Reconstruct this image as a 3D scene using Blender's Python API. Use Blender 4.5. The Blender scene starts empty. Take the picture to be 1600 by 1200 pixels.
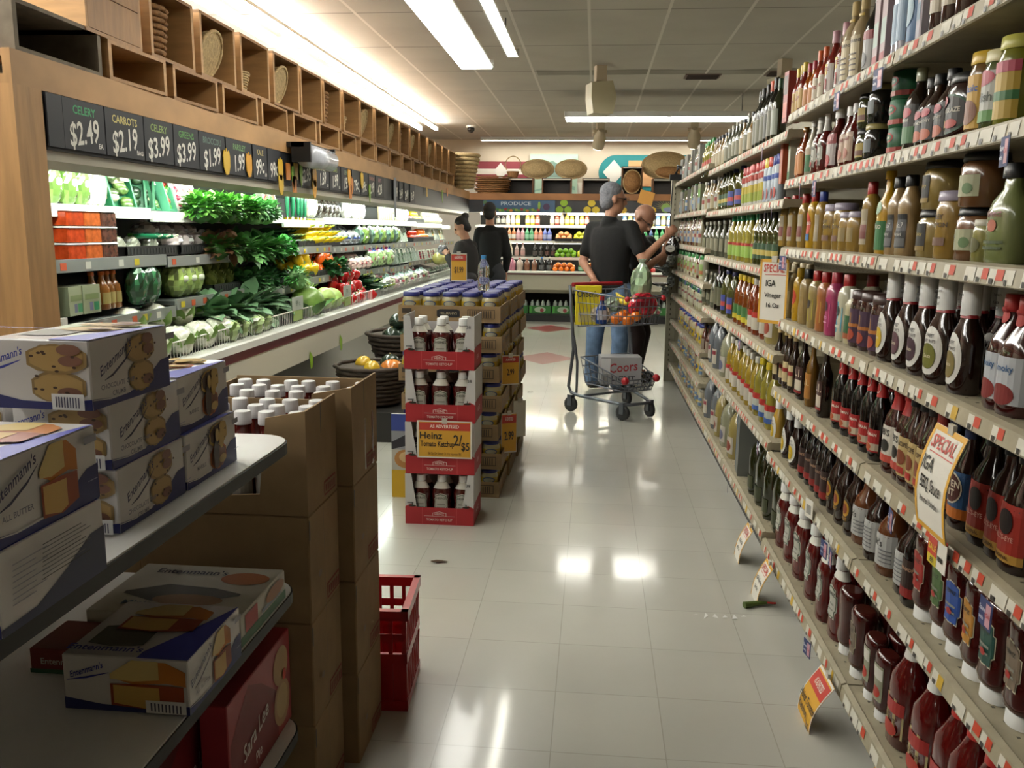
import bpy, math, random
from mathutils import Vector, Matrix
random.seed(7)
PI = math.pi
scn = bpy.context.scene
COL = scn.collection

# ---------------------------------------------------------------- camera, world, exposure
F_PX, CAM_H = 1340.0, 1.40
YAW, PITCH, ROLL = math.radians(5.35), math.radians(10.1687), math.radians(0.6)
cam_d = bpy.data.cameras.new('camera'); cam = bpy.data.objects.new('camera', cam_d); COL.objects.link(cam)
_f = Vector((-math.sin(YAW)*math.cos(PITCH), math.cos(YAW)*math.cos(PITCH), -math.sin(PITCH)))
_r = Vector((math.cos(YAW), math.sin(YAW), 0)); _u = _r.cross(_f)
_r2 = math.cos(ROLL)*_r + math.sin(ROLL)*_u; _u2 = math.cos(ROLL)*_u - math.sin(ROLL)*_r
cam.matrix_world = Matrix(((_r2.x, _u2.x, -_f.x, 0), (_r2.y, _u2.y, -_f.y, 0), (_r2.z, _u2.z, -_f.z, CAM_H), (0, 0, 0, 1)))
cam_d.sensor_width = 36; cam_d.lens = F_PX/1600*36; cam_d.clip_start = 0.05; cam_d.clip_end = 60
scn.camera = cam
w = bpy.data.worlds.new('store_air'); scn.world = w; w.use_nodes = True
w.node_tree.nodes['Background'].inputs[0].default_value = (0.9, 0.88, 0.8, 1)
w.node_tree.nodes['Background'].inputs[1].default_value = 0.05
scn.view_settings.view_transform = 'Standard'; scn.view_settings.look = 'None'
scn.view_settings.gamma = 1.0; scn.view_settings.use_curve_mapping = False
scn.view_settings.exposure = 1.1
TUBE = 16.0        # strength of the aisle tubes
CASE = 24.0         # strength of the tubes in the produce cases
try:
    scn.cycles.use_denoising = True
    scn.cycles.max_bounces = 6; scn.cycles.diffuse_bounces = 3; scn.cycles.glossy_bounces = 3
    scn.cycles.transmission_bounces = 5; scn.cycles.transparent_max_bounces = 6
    scn.cycles.caustics_reflective = False; scn.cycles.caustics_refractive = False
    scn.cycles.sample_clamp_indirect = 4.0
except Exception: pass

# ---------------------------------------------------------------- materials
def lin(h):
    h = h.lstrip('#'); c = [int(h[i:i+2], 16)/255 for i in (0, 2, 4)]
    return tuple(x/12.92 if x <= .04045 else ((x+.055)/1.055)**2.4 for x in c)
_M = {}
def mat(h, rough=.5, metal=0, trans=0, emit=0, coat=0, alpha=1, noise=0, scale=8, stretch=None, bump=0, spec=.5):
    k = (h, rough, metal, trans, emit, coat, alpha, noise, scale, stretch, bump, spec)
    if k in _M: return _M[k]
    m = bpy.data.materials.new('m_'+h.lstrip('#')); m.use_nodes = True
    nt = m.node_tree; b = nt.nodes['Principled BSDF']; c = lin(h)
    b.inputs['Base Color'].default_value = (*c, 1); b.inputs['Roughness'].default_value = rough
    b.inputs['Metallic'].default_value = metal; b.inputs['Transmission Weight'].default_value = trans
    b.inputs['Coat Weight'].default_value = coat; b.inputs['Alpha'].default_value = alpha
    b.inputs['Specular IOR Level'].default_value = spec
    if trans: b.inputs['IOR'].default_value = 1.2
    if emit:
        b.inputs['Emission Color'].default_value = (*c, 1); b.inputs['Emission Strength'].default_value = emit
    if noise or bump:
        tc = nt.nodes.new('ShaderNodeTexCoord'); mp = nt.nodes.new('ShaderNodeMapping'); n = nt.nodes.new('ShaderNodeTexNoise')
        nt.links.new(tc.outputs['Object'], mp.inputs[0]); nt.links.new(mp.outputs[0], n.inputs['Vector'])
        n.inputs['Scale'].default_value = scale; n.inputs['Detail'].default_value = 4
        if stretch: mp.inputs['Scale'].default_value = stretch
        if noise:
            r = nt.nodes.new('ShaderNodeValToRGB'); nt.links.new(n.outputs[0], r.inputs[0])
            r.color_ramp.elements[0].position = .3; r.color_ramp.elements[1].position = .7
            r.color_ramp.elements[0].color = (*[x*(1-noise) for x in c], 1)
            r.color_ramp.elements[1].color = (*[min(1, x*(1+noise*.6)) for x in c], 1)
            nt.links.new(r.outputs[0], b.inputs['Base Color'])
        if bump:
            bp = nt.nodes.new('ShaderNodeBump'); bp.inputs['Strength'].default_value = bump; bp.inputs['Distance'].default_value = .01
            nt.links.new(n.outputs[0], bp.inputs['Height']); nt.links.new(bp.outputs[0], b.inputs['Normal'])
    _M[k] = m; return m
def shade(h, k): return '#'+''.join('%02x' % max(0, min(255, int(int(h[i:i+2], 16)*k))) for i in (1, 3, 5))
def MM(x): return mat(x, .45) if isinstance(x, str) else x
def W(h='#c89a62', s=(1, 1, 8)): return mat(h, .6, noise=.22, scale=5, stretch=s, bump=.15)
CARD = mat('#8d7453', .85, noise=.12, scale=14, bump=.1)
STEEL = mat('#9a9a98', .3, metal=.85)
BLK = mat('#101012', .45)
WHT = mat('#e6e4dc', .4)
SHELFM = mat('#968d76', .5, noise=.15, scale=20)

# ---------------------------------------------------------------- mesh builder
_T = {}
def text_mesh(s):
    if s not in _T:
        cu = bpy.data.curves.new('t', 'FONT'); cu.body = s; cu.resolution_u = 2; cu.offset = .016; cu.align_x = 'CENTER'; cu.align_y = 'CENTER'
        ob = bpy.data.objects.new('t', cu); me = bpy.data.meshes.new_from_object(ob)
        _T[s] = ([(v.co.x, v.co.y) for v in me.vertices], [tuple(p.vertices) for p in me.polygons])
        bpy.data.meshes.remove(me); bpy.data.objects.remove(ob); bpy.data.curves.remove(cu)
    return _T[s]
class MB:
    def __init__(s): s.v = []; s.f = []; s.mi = []; s.ms = []; s.sm = []; s.M = None
    def m(s, x):
        x = MM(x)
        if x not in s.ms: s.ms.append(x)
        return s.ms.index(x)
    def add(s, vs, fs, m, smooth=False):
        o = len(s.v); i = s.m(m)
        s.v += [tuple(s.M @ Vector(v)) for v in vs] if s.M else [tuple(v) for v in vs]
        for f in fs: s.f.append(tuple(o+k for k in f)); s.mi.append(i); s.sm.append(smooth)
        return s
    def box(s, x0, x1, y0, y1, z0, z1, m, skip=''):
        v = [(x, y, z) for z in (z0, z1) for y in (y0, y1) for x in (x0, x1)]
        F = dict(b=(0, 2, 3, 1), t=(4, 5, 7, 6), f=(0, 1, 5, 4), k=(2, 6, 7, 3), l=(0, 4, 6, 2), r=(1, 3, 7, 5))
        s.add(v, [q for k, q in F.items() if k not in skip], m); return s
    def bbox(s, x0, x1, y0, y1, z0, z1, m, b=.004):
        # box with chamfered vertical edges and top
        r = [(x0+b, y0), (x1-b, y0), (x1, y0+b), (x1, y1-b), (x1-b, y1), (x0+b, y1), (x0, y1-b), (x0, y0+b)]
        cx, cy = (x0+x1)/2, (y0+y1)/2; sx = (x1-x0-2*b)/(x1-x0); sy = (y1-y0-2*b)/(y1-y0)
        top = [(cx+(x-cx)*sx, cy+(y-cy)*sy) for x, y in r]
        v = [(x, y, z0) for x, y in r]+[(x, y, z1-b) for x, y in r]+[(x, y, z1) for x, y in top]
        f = [(i, (i+1) % 8, 8+(i+1) % 8, 8+i) for i in range(8)]+[(8+i, 8+(i+1) % 8, 16+(i+1) % 8, 16+i) for i in range(8)]
        s.add(v, f+[tuple(range(16, 24)), tuple(range(7, -1, -1))], m); return s
    def quad(s, a, b, c, d, m): s.add([a, b, c, d], [(0, 1, 2, 3)], m); return s
    def prism(s, pts, z0, z1, m, axis='z'):
        n = len(pts)
        def p3(p, z): return {'z': (p[0], p[1], z), 'y': (p[0], z, p[1]), 'x': (z, p[0], p[1])}[axis]
        s.add([p3(p, z0) for p in pts]+[p3(p, z1) for p in pts],
              [(i, (i+1) % n, n+(i+1) % n, n+i) for i in range(n)]+[tuple(range(n, 2*n)), tuple(range(n-1, -1, -1))], m); return s
    def rings(s, R, m, close=True, smooth=True):
        n = len(R[0]); v = [p for r in R for p in r]
        f = [(k*n+i, k*n+(i+1) % n, (k+1)*n+(i+1) % n, (k+1)*n+i) for k in range(len(R)-1) for i in range(n)]
        s.add(v, f, m, smooth)
        if close: s.add(R[0], [tuple(range(n-1, -1, -1))], m); s.add(R[-1], [tuple(range(n))], m)
        return s
    def lathe(s, prof, m, n=16, c=(0, 0, 0), flat=1.0, e=2.0):
        # prof: (z, r); flat = depth / width; e = superellipse exponent
        s.rings([[(c[0]+x*r, c[1]+y*r*flat, c[2]+z) for x, y in sup(n, e)] for z, r in prof], m); return s
    def tube(s, pts, r, m, n=8, r2=None):
        pts = [Vector(p) for p in pts]; R = []
        up = Vector((0, 0, 1))
        for i, p in enumerate(pts):
            d = (pts[min(i+1, len(pts)-1)]-pts[max(i-1, 0)]).normalized()
            a = d.cross(up if abs(d.z) < .95 else Vector((1, 0, 0))).normalized(); b = d.cross(a)
            q = r if r2 is None else r+(r2-r)*i/(len(pts)-1)
            if isinstance(r, (list, tuple)): q = r[i]
            R.append([tuple(p+q*(math.cos(t)*a+math.sin(t)*b)) for t in [2*PI*k/n for k in range(n)]])
        s.rings(R, m); return s
    def ball(s, c, r, m, n=12, k=8, fn=None):
        rx, ry, rz = r if isinstance(r, (tuple, list)) else (r, r, r); R = []
        for j in range(k+1):
            ph = -PI/2+PI*j/k; q = max(math.cos(ph), .02); row = []
            for i in range(n):
                t = 2*PI*i/n; g = fn(t, ph) if fn else 1
                row.append((c[0]+rx*q*math.cos(t)*g, c[1]+ry*q*math.sin(t)*g, c[2]+rz*math.sin(ph)*g))
            R.append(row)
        s.rings(R, m); return s
    def paint(s, items, mp, off=.0006, lay=.0005, nv=1):
        # flat artwork laid on a surface; mp(u, v, offset) -> point
        for k, it in enumerate(items):
            o = off+k*lay; t = it[0]
            if t == 'r': cols = [(it[1]+(it[3]-it[1])*i/8, it[2], it[4]) for i in range(9)]; m = it[5]
            elif t == 'e':
                cols = [(it[1]-it[3]*math.cos(PI*i/10), it[2]-it[4]*math.sin(PI*i/10), it[2]+it[4]*math.sin(PI*i/10)) for i in range(11)]; m = it[5]
            elif t == 'f':     # free strip: list of (u, v0, v1)
                cols = it[1]; m = it[2]
            elif t == 't':
                vs, fs = text_mesh(it[1]); q = it[4]; asp = it[6] if len(it) > 6 else 1.0; sh = it[7] if len(it) > 7 else 0
                s.add([mp(it[2]+x*q*asp, it[3]+y*q+sh*x*q, o) for x, y in vs], fs, it[5]); continue
            v = []; f = []
            for i, (u, a, b) in enumerate(cols):
                v += [mp(u, a+(b-a)*j/nv, o) for j in range(nv+1)]
                if i: f += [((i-1)*(nv+1)+j, i*(nv+1)+j, i*(nv+1)+j+1, (i-1)*(nv+1)+j+1) for j in range(nv)]
            s.add(v, f, m)
        return s
    def mesh(s, name):
        me = bpy.data.meshes.new(name); me.from_pydata(s.v, [], s.f)
        for m in s.ms: me.materials.append(m)
        me.polygons.foreach_set('material_index', s.mi); me.polygons.foreach_set('use_smooth', s.sm); me.update(); return me
    def build(s, name, parent=None, loc=None, rot=None):
        return link(name, s.mesh(name), parent, loc, rot)
def sup(n, e):
    out = []
    for i in range(n):
        t = 2*PI*i/n; c, d = math.cos(t), math.sin(t)
        out.append((math.copysign(abs(c)**(2/e), c), math.copysign(abs(d)**(2/e), d)))
    return out
def link(name, me, parent=None, loc=None, rot=None):
    o = bpy.data.objects.new(name, me); COL.objects.link(o)
    if parent: o.parent = parent
    if loc: o.location = loc
    if rot is not None: o.rotation_euler = rot if isinstance(rot, (tuple, list)) else (0, 0, rot)
    return o
def tag(o, label, cat, group=None):
    o['label'] = label; o['category'] = cat
    if group: o['group'] = group
    return o
def thing(name, label, cat, loc=(0, 0, 0), rot=0, group=None):
    return tag(link(name, None, None, loc, rot), label, cat, group)
def struct(o): o['kind'] = 'structure'; return o
def flatmap(o, u, v):
    # artwork plane: origin o, u and v directions, normal = u x v
    o, u, v = Vector(o), Vector(u), Vector(v); n = u.cross(v).normalized()
    return lambda a, b, q=0: tuple(o+u*a+v*b+n*q)
def proto(name, parts, single=False):
    # parts: [(part name, MB, parent index or None)]; the first is the body
    if single:
        a = parts[0][1]
        for p in parts[1:]:
            o = len(a.v); a.v += p[1].v; mi = [a.m(x) for x in p[1].ms]
            a.f += [tuple(o+k for k in f) for f in p[1].f]; a.mi += [mi[i] for i in p[1].mi]; a.sm += p[1].sm
        parts = parts[:1]
    return [(n, b.mesh(n)) for n, b in [(name, parts[0][1])]+[(q[0], q[1]) for q in parts[1:]]]
def put(pr, label, cat, loc, rot=0, group=None, scale=None):
    root = tag(link(pr[0][0], pr[0][1], None, loc, rot), label, cat, group)
    if scale: root.scale = scale if isinstance(scale, (tuple, list)) else (scale,)*3
    for n, me in pr[1:]: link(n, me, root)
    return root
ORD = 'first second third fourth fifth sixth seventh eighth ninth tenth eleventh twelfth thirteenth fourteenth fifteenth sixteenth seventeenth eighteenth nineteenth twentieth'.split()
def od(i):
    if i < 20: return ORD[i]
    t = ['twenty', 'thirty', 'forty', 'fifty', 'sixty', 'seventy', 'eighty', 'ninety'][(i+1)//10-2]
    return t+'-'+ORD[(i+1) % 10-1] if (i+1) % 10 else t[:-1]+'ieth'
def jit(a): return random.uniform(-a, a)

# ---------------------------------------------------------------- the room
def grid_mat(name, base, seam, px, py, ox, oy, wx, wy, rough, noise=.08, seam2=None, coat=0, stain=False):
    m = bpy.data.materials.new(name); m.use_nodes = True; nt = m.node_tree; N = nt.nodes.new; L = nt.links.new
    b = nt.nodes['Principled BSDF']; g = N('ShaderNodeNewGeometry'); sp = N('ShaderNodeSeparateXYZ'); L(g.outputs['Position'], sp.inputs[0])
    def M(op, a, b_=None):
        n = N('ShaderNodeMath'); n.operation = op
        for i, x in enumerate((a, b_)):
            if x is None: continue
            if isinstance(x, (int, float)): n.inputs[i].default_value = x
            else: L(x, n.inputs[i])
        return n.outputs[0]
    def seamf(out, p, o, wd):
        t = M('FRACT', M('DIVIDE', M('SUBTRACT', out, o-100*p), p)); return M('LESS_THAN', t, wd/p)
    a = seamf(sp.outputs[0], px, ox, wx); c = seamf(sp.outputs[1], py, oy, wy)
    n = N('ShaderNodeTexNoise'); n.inputs['Scale'].default_value = 1.7; n.inputs['Detail'].default_value = 8; L(g.outputs['Position'], n.inputs['Vector'])
    r = N('ShaderNodeValToRGB'); L(n.outputs[0], r.inputs[0]); B = lin(base)
    r.color_ramp.elements[0].position = .35; r.color_ramp.elements[1].position = .65
    r.color_ramp.elements[0].color = (*[x*(1-noise) for x in B], 1); r.color_ramp.elements[1].color = (*[x*(1+noise) for x in B], 1)
    def mix(fac, A, Bc):
        x = N('ShaderNodeMix'); x.data_type = 'RGBA'; L(fac, x.inputs[0]); L(A, x.inputs[6]); x.inputs[7].default_value = (*lin(Bc), 1); return x.outputs[2]
    col = r.outputs[0]
    # each tile a slightly different shade
    cb = N('ShaderNodeCombineXYZ'); L(M('FLOOR', M('DIVIDE', M('SUBTRACT', sp.outputs[0], ox-100*px), px)), cb.inputs[0]); L(M('FLOOR', M('DIVIDE', M('SUBTRACT', sp.outputs[1], oy-100*py), py)), cb.inputs[1])
    wn = N('ShaderNodeTexWhiteNoise'); L(cb.outputs[0], wn.inputs['Vector'])
    hs = N('ShaderNodeHueSaturation'); L(col, hs.inputs['Color']); L(M('ADD', M('MULTIPLY', wn.outputs[0], .07), .965), hs.inputs['Value']); col = hs.outputs[0]
    if stain:
        n2 = N('ShaderNodeTexNoise'); n2.inputs['Scale'].default_value = 1.3; n2.inputs['Detail'].default_value = 6; L(g.outputs['Position'], n2.inputs['Vector'])
        band = M('LESS_THAN', M('ABSOLUTE', M('SUBTRACT', M('ADD', sp.outputs[1], M('MULTIPLY', n2.outputs[0], .25)), 8.8)), .13)
        st = M('MULTIPLY', M('MULTIPLY', band, M('GREATER_THAN', sp.outputs[0], -.6)), M('MULTIPLY', n2.outputs[0], 1.1)); col = mix(st, col, '#55503f')
    if seam2: col = mix(a, mix(c, col, seam2), seam)
    else: col = mix(M('MULTIPLY', M('MAXIMUM', a, c), .5), col, seam)
    L(col, b.inputs['Base Color']); b.inputs['Roughness'].default_value = rough; b.inputs['Coat Weight'].default_value = coat; b.inputs['Coat Roughness'].default_value = .09
    if coat:
        n3 = N('ShaderNodeTexNoise'); n3.inputs['Scale'].default_value = 2.5; n3.inputs['Detail'].default_value = 3; L(g.outputs['Position'], n3.inputs['Vector'])
        bp = N('ShaderNodeBump'); bp.inputs['Strength'].default_value = .06; bp.inputs['Distance'].default_value = .02; L(n3.outputs[0], bp.inputs['Height']); L(bp.outputs[0], b.inputs['Normal']); L(bp.outputs[0], b.inputs['Coat Normal'])
    return m
X0, X1, Y0, Y1, ZC = -3.6, 5.0, -4.0, 14.85, 2.9
FLOORM = grid_mat('floor_tiles', '#b2b0a6', '#77705f', .3125, .3125, -.085, 2.127, .003, .003, .3, .05, coat=.55)
CEILM = grid_mat('ceiling_tiles', '#bab7ad', '#d8d5cc', .55, 1.15, -.094, 6.29, .022, .012, .8, .06, seam2='#56524a', stain=True)
b = MB().quad((X0, Y0, 0), (X1, Y0, 0), (X1, Y1, 0), (X0, Y1, 0), FLOORM)
for cx, cy in ((-.52, 9.46), (-.63, 12.4)):
    b.add([(cx-.34, cy, .0006), (cx, cy-.47, .0006), (cx+.34, cy, .0006), (cx, cy+.47, .0006)], [(0, 1, 2, 3)], mat('#8c3a3e', .3, coat=.4))
struct(b.build('floor'))
struct(MB().quad((X0, Y0, ZC), (X0, Y1, ZC), (X1, Y1, ZC), (X1, Y0, ZC), CEILM).build('ceiling'))
CREAM = mat('#cfc2ad', .7, noise=.05, scale=3); MAROON = mat('#8a3440', .6); WALLW = mat('#ece6da', .6)
b = MB().box(X0, X1, Y1, Y1+.1, 0, ZC, CREAM)
def zst(z0, z1, x0, x1, m, y=Y1-.004): b.box(x0, x1, y, Y1, z0, z1, m)
zst(2.42, 2.54, X0, -.36, MAROON); zst(2.33, 2.42, X0, -.36, WALLW); zst(2.2, 2.33, X0, -.36, MAROON); zst(0, 2.2, X0, X1, WALLW)
TEAL = mat('#1f7f84', .6); PEACH = mat('#d9a878', .6)
n = 24; cz, cr = 2.36, .29
pts = [(.32-cr*math.sin(PI*i/n)*1.0-.0, cz+cr*math.cos(PI*i/n)) for i in range(n+1)]
b.prism([(2.4, cz+cr)]+pts+[(2.4, cz-cr)], Y1-.03, Y1-.004, TEAL, axis='y')
b.box(.52, 2.4, Y1-.04, Y1-.03, 2.14, 2.56, PEACH)
b.prism([(.28, 2.57), (.46, 2.37), (.28, 2.17), (.1, 2.37)], Y1-.04, Y1-.03, WHT, axis='y')
struct(b.build('wall_back'))
b = MB().box(X0-.1, X0, Y0, Y1, 0, ZC, CREAM)
b.box(X0, X0+.004, Y0, Y1, 2.42, 2.54, MAROON); b.box(X0, X0+.004, Y0, Y1, 2.2, 2.33, MAROON)
struct(b.build('wall_left'))
struct(MB().box(X1, X1+.1, Y0, Y1, 0, ZC, CREAM).build('wall_right'))
struct(MB().box(X0, X1, Y0-.1, Y0, 0, ZC, CREAM).build('wall_front'))
# ---------------------------------------------------------------- lamps
EM = mat('#fffdf2', .5, emit=TUBE); HOUS = mat('#d8d8d2', .35)
def strip_light(label, x, y0, y1, z, axis='y', wide=.3, tubes=2, em=EM, hang=.0, glass=True, group=None, bare=False):
    L = y1-y0; t = thing('ceiling_light', label, 'ceiling light', (x, (y0+y1)/2, z) if axis == 'y' else ((y0+y1)/2, x, z), 0 if axis == 'y' else -PI/2, group)
    h = MB()
    if bare:
        for q in (-.25, .25): h.box(wide*q-.02, wide*q+.02, -L/2, L/2, .035, .06, HOUS)
        for k in range(-4, 5): h.box(-wide/2, wide/2, k*L/9-.01, k*L/9+.01, .06, .07, HOUS)
    else: h.prism([(-wide/2, 0), (-wide/2+.03, .06), (wide/2-.03, .06), (wide/2, 0), (wide/2-.01, 0), (wide/2-.04, .05), (-wide/2+.04, .05), (-wide/2+.01, 0)], -L/2, L/2, HOUS, axis='y')
    if not bare: h.box(-wide/2, wide/2, -L/2-.01, -L/2, 0, .06, HOUS); h.box(-wide/2, wide/2, L/2, L/2+.01, 0, .06, HOUS)
    h.build('housing', t)
    for s in range(tubes):
        xx = (s-(tubes-1)/2)*wide*.5
        k = max(1, round(L/1.2))
        for j in range(k):
            a = -L/2+L*j/k; MB().box(xx-.018, xx+.018, a+.02, a+L/k-.02, .0, .03, em).build('tube', t)
    if hang:
        r = MB()
        for yy in (-L*.35, L*.35): r.tube([(0, yy, .06), (0, yy, hang)], .004, BLK, 6)
        r.build('hanger', t)
    if glass:
        g = MB().box(-wide/2+.012, wide/2-.012, -L/2, L/2, -.012, -.006, mat('#fffef6', .4, emit=TUBE*.35)); g.build('diffuser', t)
    return t
strip_light('bright two-tube strip light hanging over the aisle', -.98, 3.3, 7.15, 2.68, hang=.22, wide=.27)
strip_light('narrow strip light close beside the big aisle light, nearer the gondola', -.68, 3.3, 7.05, 2.74, hang=.16, wide=.1, tubes=1, glass=False)
strip_light('open two-tube light running across the aisle before the back wall', 9.95, -.36, 1.9, 2.62, axis='x', hang=.28, wide=.5, glass=False)
strip_light('thin strip light along the top of the back wall', 14.45, -1.9, 2.6, 2.84, axis='x', wide=.12, tubes=1, glass=False)
strip_light('long strip light above the wooden crates along the produce case', -2.42, 1.2, 12.6, 2.8, wide=.46, hang=.1, em=mat('#fffdf5', .5, emit=TUBE*2.2), glass=False, bare=True)
strip_light('strip light over the snack shelf behind the camera', -1.75, -1.9, 1.5, 2.72, hang=.18, wide=.3)
strip_light('strip light over the next aisle beyond the gondola', 3.6, 1.0, 8.0, 2.7, hang=.2, wide=.3, group=None)
BEIGE = mat('#a89a80', .5)
def spot(label, x, y, z, face, lit=True, rot=0):
    t = thing('spotlight', label, 'spotlight', (x, y, z), rot)
    MB().box(-.05, .05, -.05, .05, .1, ZC-z, BEIGE).box(-.09, .09, -.03, .03, .06, .1, BEIGE).build('bracket', t)
    h = MB(); h.M = Matrix.Rotation(face, 4, 'X'); h.lathe([(-.16, .075), (-.15, .085), (0, .085), (.1, .05), (.12, .04)], BEIGE, 16)
    h.build('lamp_head', t)
    l = MB(); l.M = Matrix.Rotation(face, 4, 'X'); l.lathe([(-.165, .07), (-.158, .07)], mat('#fff3d8', .4, emit=26) if lit else BEIGE, 16); l.build('lens' if lit else 'shade', t)
for i, (x, y, z, rr) in enumerate(((.03, 12.2, 2.66, .25), (1.28, 12.0, 2.66, -.1))):
    spot(('lit beige spotlight aimed at the teal banner diamond', 'lit beige spotlight above the far end of the gondola')[i], x, y, z, .75, True, rr)
for i, (x, y) in enumerate(((.01, 8.35), (1.62, 8.1))):
    t = thing('spotlight', ('unlit boxy beige spotlight on the stained ceiling strip', 'unlit boxy beige spotlight near the ceiling vents')[i], 'spotlight', (x, y, 2.6), .3)
    MB().box(-.05, .05, -.04, .04, .16, .3, BEIGE).build('bracket', t)
    MB().prism([(-.11, .14), (.09, .16), (.13, .02), (.1, -.13), (-.09, -.13), (-.11, .0)], -.1, .1, mat('#b0a88a', .5), axis='y').build('lamp_head', t)
t = thing('security_camera', 'small dark dome security camera on the ceiling', 'security camera', (-1.85, 12.9, ZC))
MB().lathe([(-.03, .07), (0, .075)], WHT, 16).build('base', t); MB().ball((0, 0, -.05), .055, mat('#1c1a1a', .2), 14, 8).build('dome', t)
for i, (x, y) in enumerate(((1.0, 8.9), (1.75, 8.75))):
    b = MB().box(-.17, .17, -.12, .12, -.01, 0, mat('#6b5a50', .6))
    for k in range(7): b.box(-.15, .15, -.11+k*.033, -.1+k*.033, -.02, -.01, mat('#3a2c28', .6))
    tag(b.build('ceiling_vent', None, (x, y, ZC)), ('dark slotted ceiling vent above the middle of the gondola', 'dark slotted ceiling vent beside the boxy spotlight')[i], 'vent')
t = thing('wall_picture', 'pale green canvas of a pavilion hanging on the back wall', 'picture', (-.72, Y1-.03, 2.33))
b = MB().box(-.4, .4, -.03, 0, -.32, .33, mat('#b4d4bf', .7))
mp = flatmap((0, -.03, 0), (1, 0, 0), (0, 0, 1))
b.paint([('f', [(-.3, .08, .08), (-.02, .08, .22), (.26, .06, .06)], '#6f8a80'), ('r', -.22, -.05, .2, .08, '#86a096'), ('f', [(-.38, -.3, -.28), (.1, -.2, -.14), (.36, -.26, -.2)], '#8db8a6'), ('e', .33, .1, .02, .07, '#7d978c')], mp)
b.build('canvas', t)

# ---------------------------------------------------------------- bottles, jars, cans and boxes for the shelves
PR = dict(
 sauce=([(0, .9), (.02, 1), (.5, 1), (.6, .93), (.7, .58), (.78, .38), (.9, .34)], .9, .4),
 hot=([(0, .9), (.02, 1), (.52, 1), (.62, .82), (.7, .5), (.85, .4)], .82, .46),
 squeeze=([(0, .94), (.02, 1), (.3, 1), (.45, .93), (.6, 1), (.72, .97), (.79, .75), (.83, .5)], .82, .5),
 ketch=([(0, .95), (.03, 1), (.3, .98), (.43, .86), (.55, .95), (.66, .98), (.78, .62), (.86, .42)], .86, .44),
 seal=([(0, .92), (.03, 1), (.42, 1), (.53, .86), (.62, .6), (.69, .48)], .68, .5),
 jar=([(0, .9), (.03, 1), (.74, 1), (.82, .9), (.86, .86)], .85, .93),
 squat=([(0, .93), (.03, 1), (.5, 1), (.62, .85), (.74, .45), (.86, .38)], .85, .42),
 oil=([(0, .94), (.02, 1), (.42, 1), (.48, .93), (.54, 1), (.68, .88), (.79, .5), (.89, .34)], .88, .38),
 jug=([(0, .95), (.03, 1), (.58, 1), (.74, .82), (.87, .36), (.92, .3)], .91, .34),
 can=([(0, .97), (.015, 1), (.985, 1), (1, .97)], None, 0),
 spray=([(0, 1), (.74, 1), (.79, .85)], .78, .86),
 wine=([(0, .95), (.02, 1), (.6, 1), (.7, .7), (.77, .36), (.95, .32)], .84, .37))
def rad(prof, t):
    for (a, r), (b_, q) in zip(prof, prof[1:]):
        if t <= b_: return r+(q-r)*(t-a)/max(b_-a, 1e-6)
    return prof[-1][1]
def product(name, shape, h, w, body, cap=None, art=(), flat=.7, e=2.3, n=18, single=False, handle=False, band=None, inv=False, capn='cap'):
    B, C, L = MB(), MB(), MB(); hw = w/2
    art = [tuple(shade(q, .88) if isinstance(q, str) and q[:1] == '#' else q for q in it) for it in art]
    if isinstance(body, str): body = shade(body, .88)
    if shape == 'box':
        d = w*flat; B.box(-hw, hw, 0, d, 0, h, body); mp = lambda u, v, o: (u*hw, -o, v*h); asp = h/hw
        L.paint([i if i[0] != 't' else (*i[:6], asp*(i[6] if len(i) > 6 else 1)) for i in art], mp, .0005, .0004)
        parts = [(name, B)]
        if L.v: parts.append(('front_print', L))
        return proto(name, parts, single)
    prof, ct, cr = PR[shape]; ry = hw*flat
    if inv:
        prof = [(1-t, r) for t, r in prof][::-1]; prof = [(.13, .66), (.17, .92), (.24, 1), (.42, .87), (.6, .92), (.84, 1), (.93, 1), (.985, .9), (1, .7)]; ct = None
        C.lathe([(0, hw*.68), (.12*h, hw*.66), (.13*h, hw*.62)], cap, n, (0, ry, 0), (flat+1)/2)
    B.lathe([(t*h, r*hw) for t, r in prof], body, n, (0, ry, 0), flat, e)
    if ct is not None and cap:
        k = (flat+1)/2 if shape in ('seal', 'jar', 'squeeze') else 1.0
        C.lathe([(ct*h, cr*hw), (ct*h+.002, cr*hw*1.02), (h*.99, cr*hw*.98), (h, cr*hw*.9)], cap, n, (0, ry, 0), flat if shape == 'jar' else k)
    if handle: B.tube([(hw*.55, ry, h*.82), (hw*.95, ry, h*.78), (hw*.98, ry, h*.6), (hw*.8, ry, h*.5)], .012, body, 8)
    def mp(u, v, o):
        ph = u*1.35; c, d = math.sin(ph), -math.cos(ph); r = rad(prof, v)
        if ct is not None and v > ct+.005: r = cr; fl = 1.0; ex = 2.0
        else: fl = flat; ex = e
        rx, ryy = r*hw, r*hw*fl
        return (math.copysign(abs(c)**(2/ex), c)*(rx+o), ry+math.copysign(abs(d)**(2/ex), d)*(ryy+o), v*h)
    asp = h/(hw*1.35)
    L.paint([i if i[0] != 't' else (*i[:6], asp*(i[6] if len(i) > 6 else 1)) for i in art], mp, .0011, nv=6 if n > 12 else 2)
    parts = [(name, B)]
    if C.v: parts.append((capn, C))
    if L.v: parts.append(('label', L))
    if band:
        N = MB(); z0, z1, c_ = band; N.lathe([(t*h, rad(prof, t)*hw+.0012) for t in (z0, (z0+z1)/2, z1)], c_, n, (0, ry, 0), flat, e); parts.append(('neck_band', N))
    return proto(name, parts, single)
def gl(h, r=.12, **k): return mat(shade(h, .84), r, coat=.5, **k)
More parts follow.
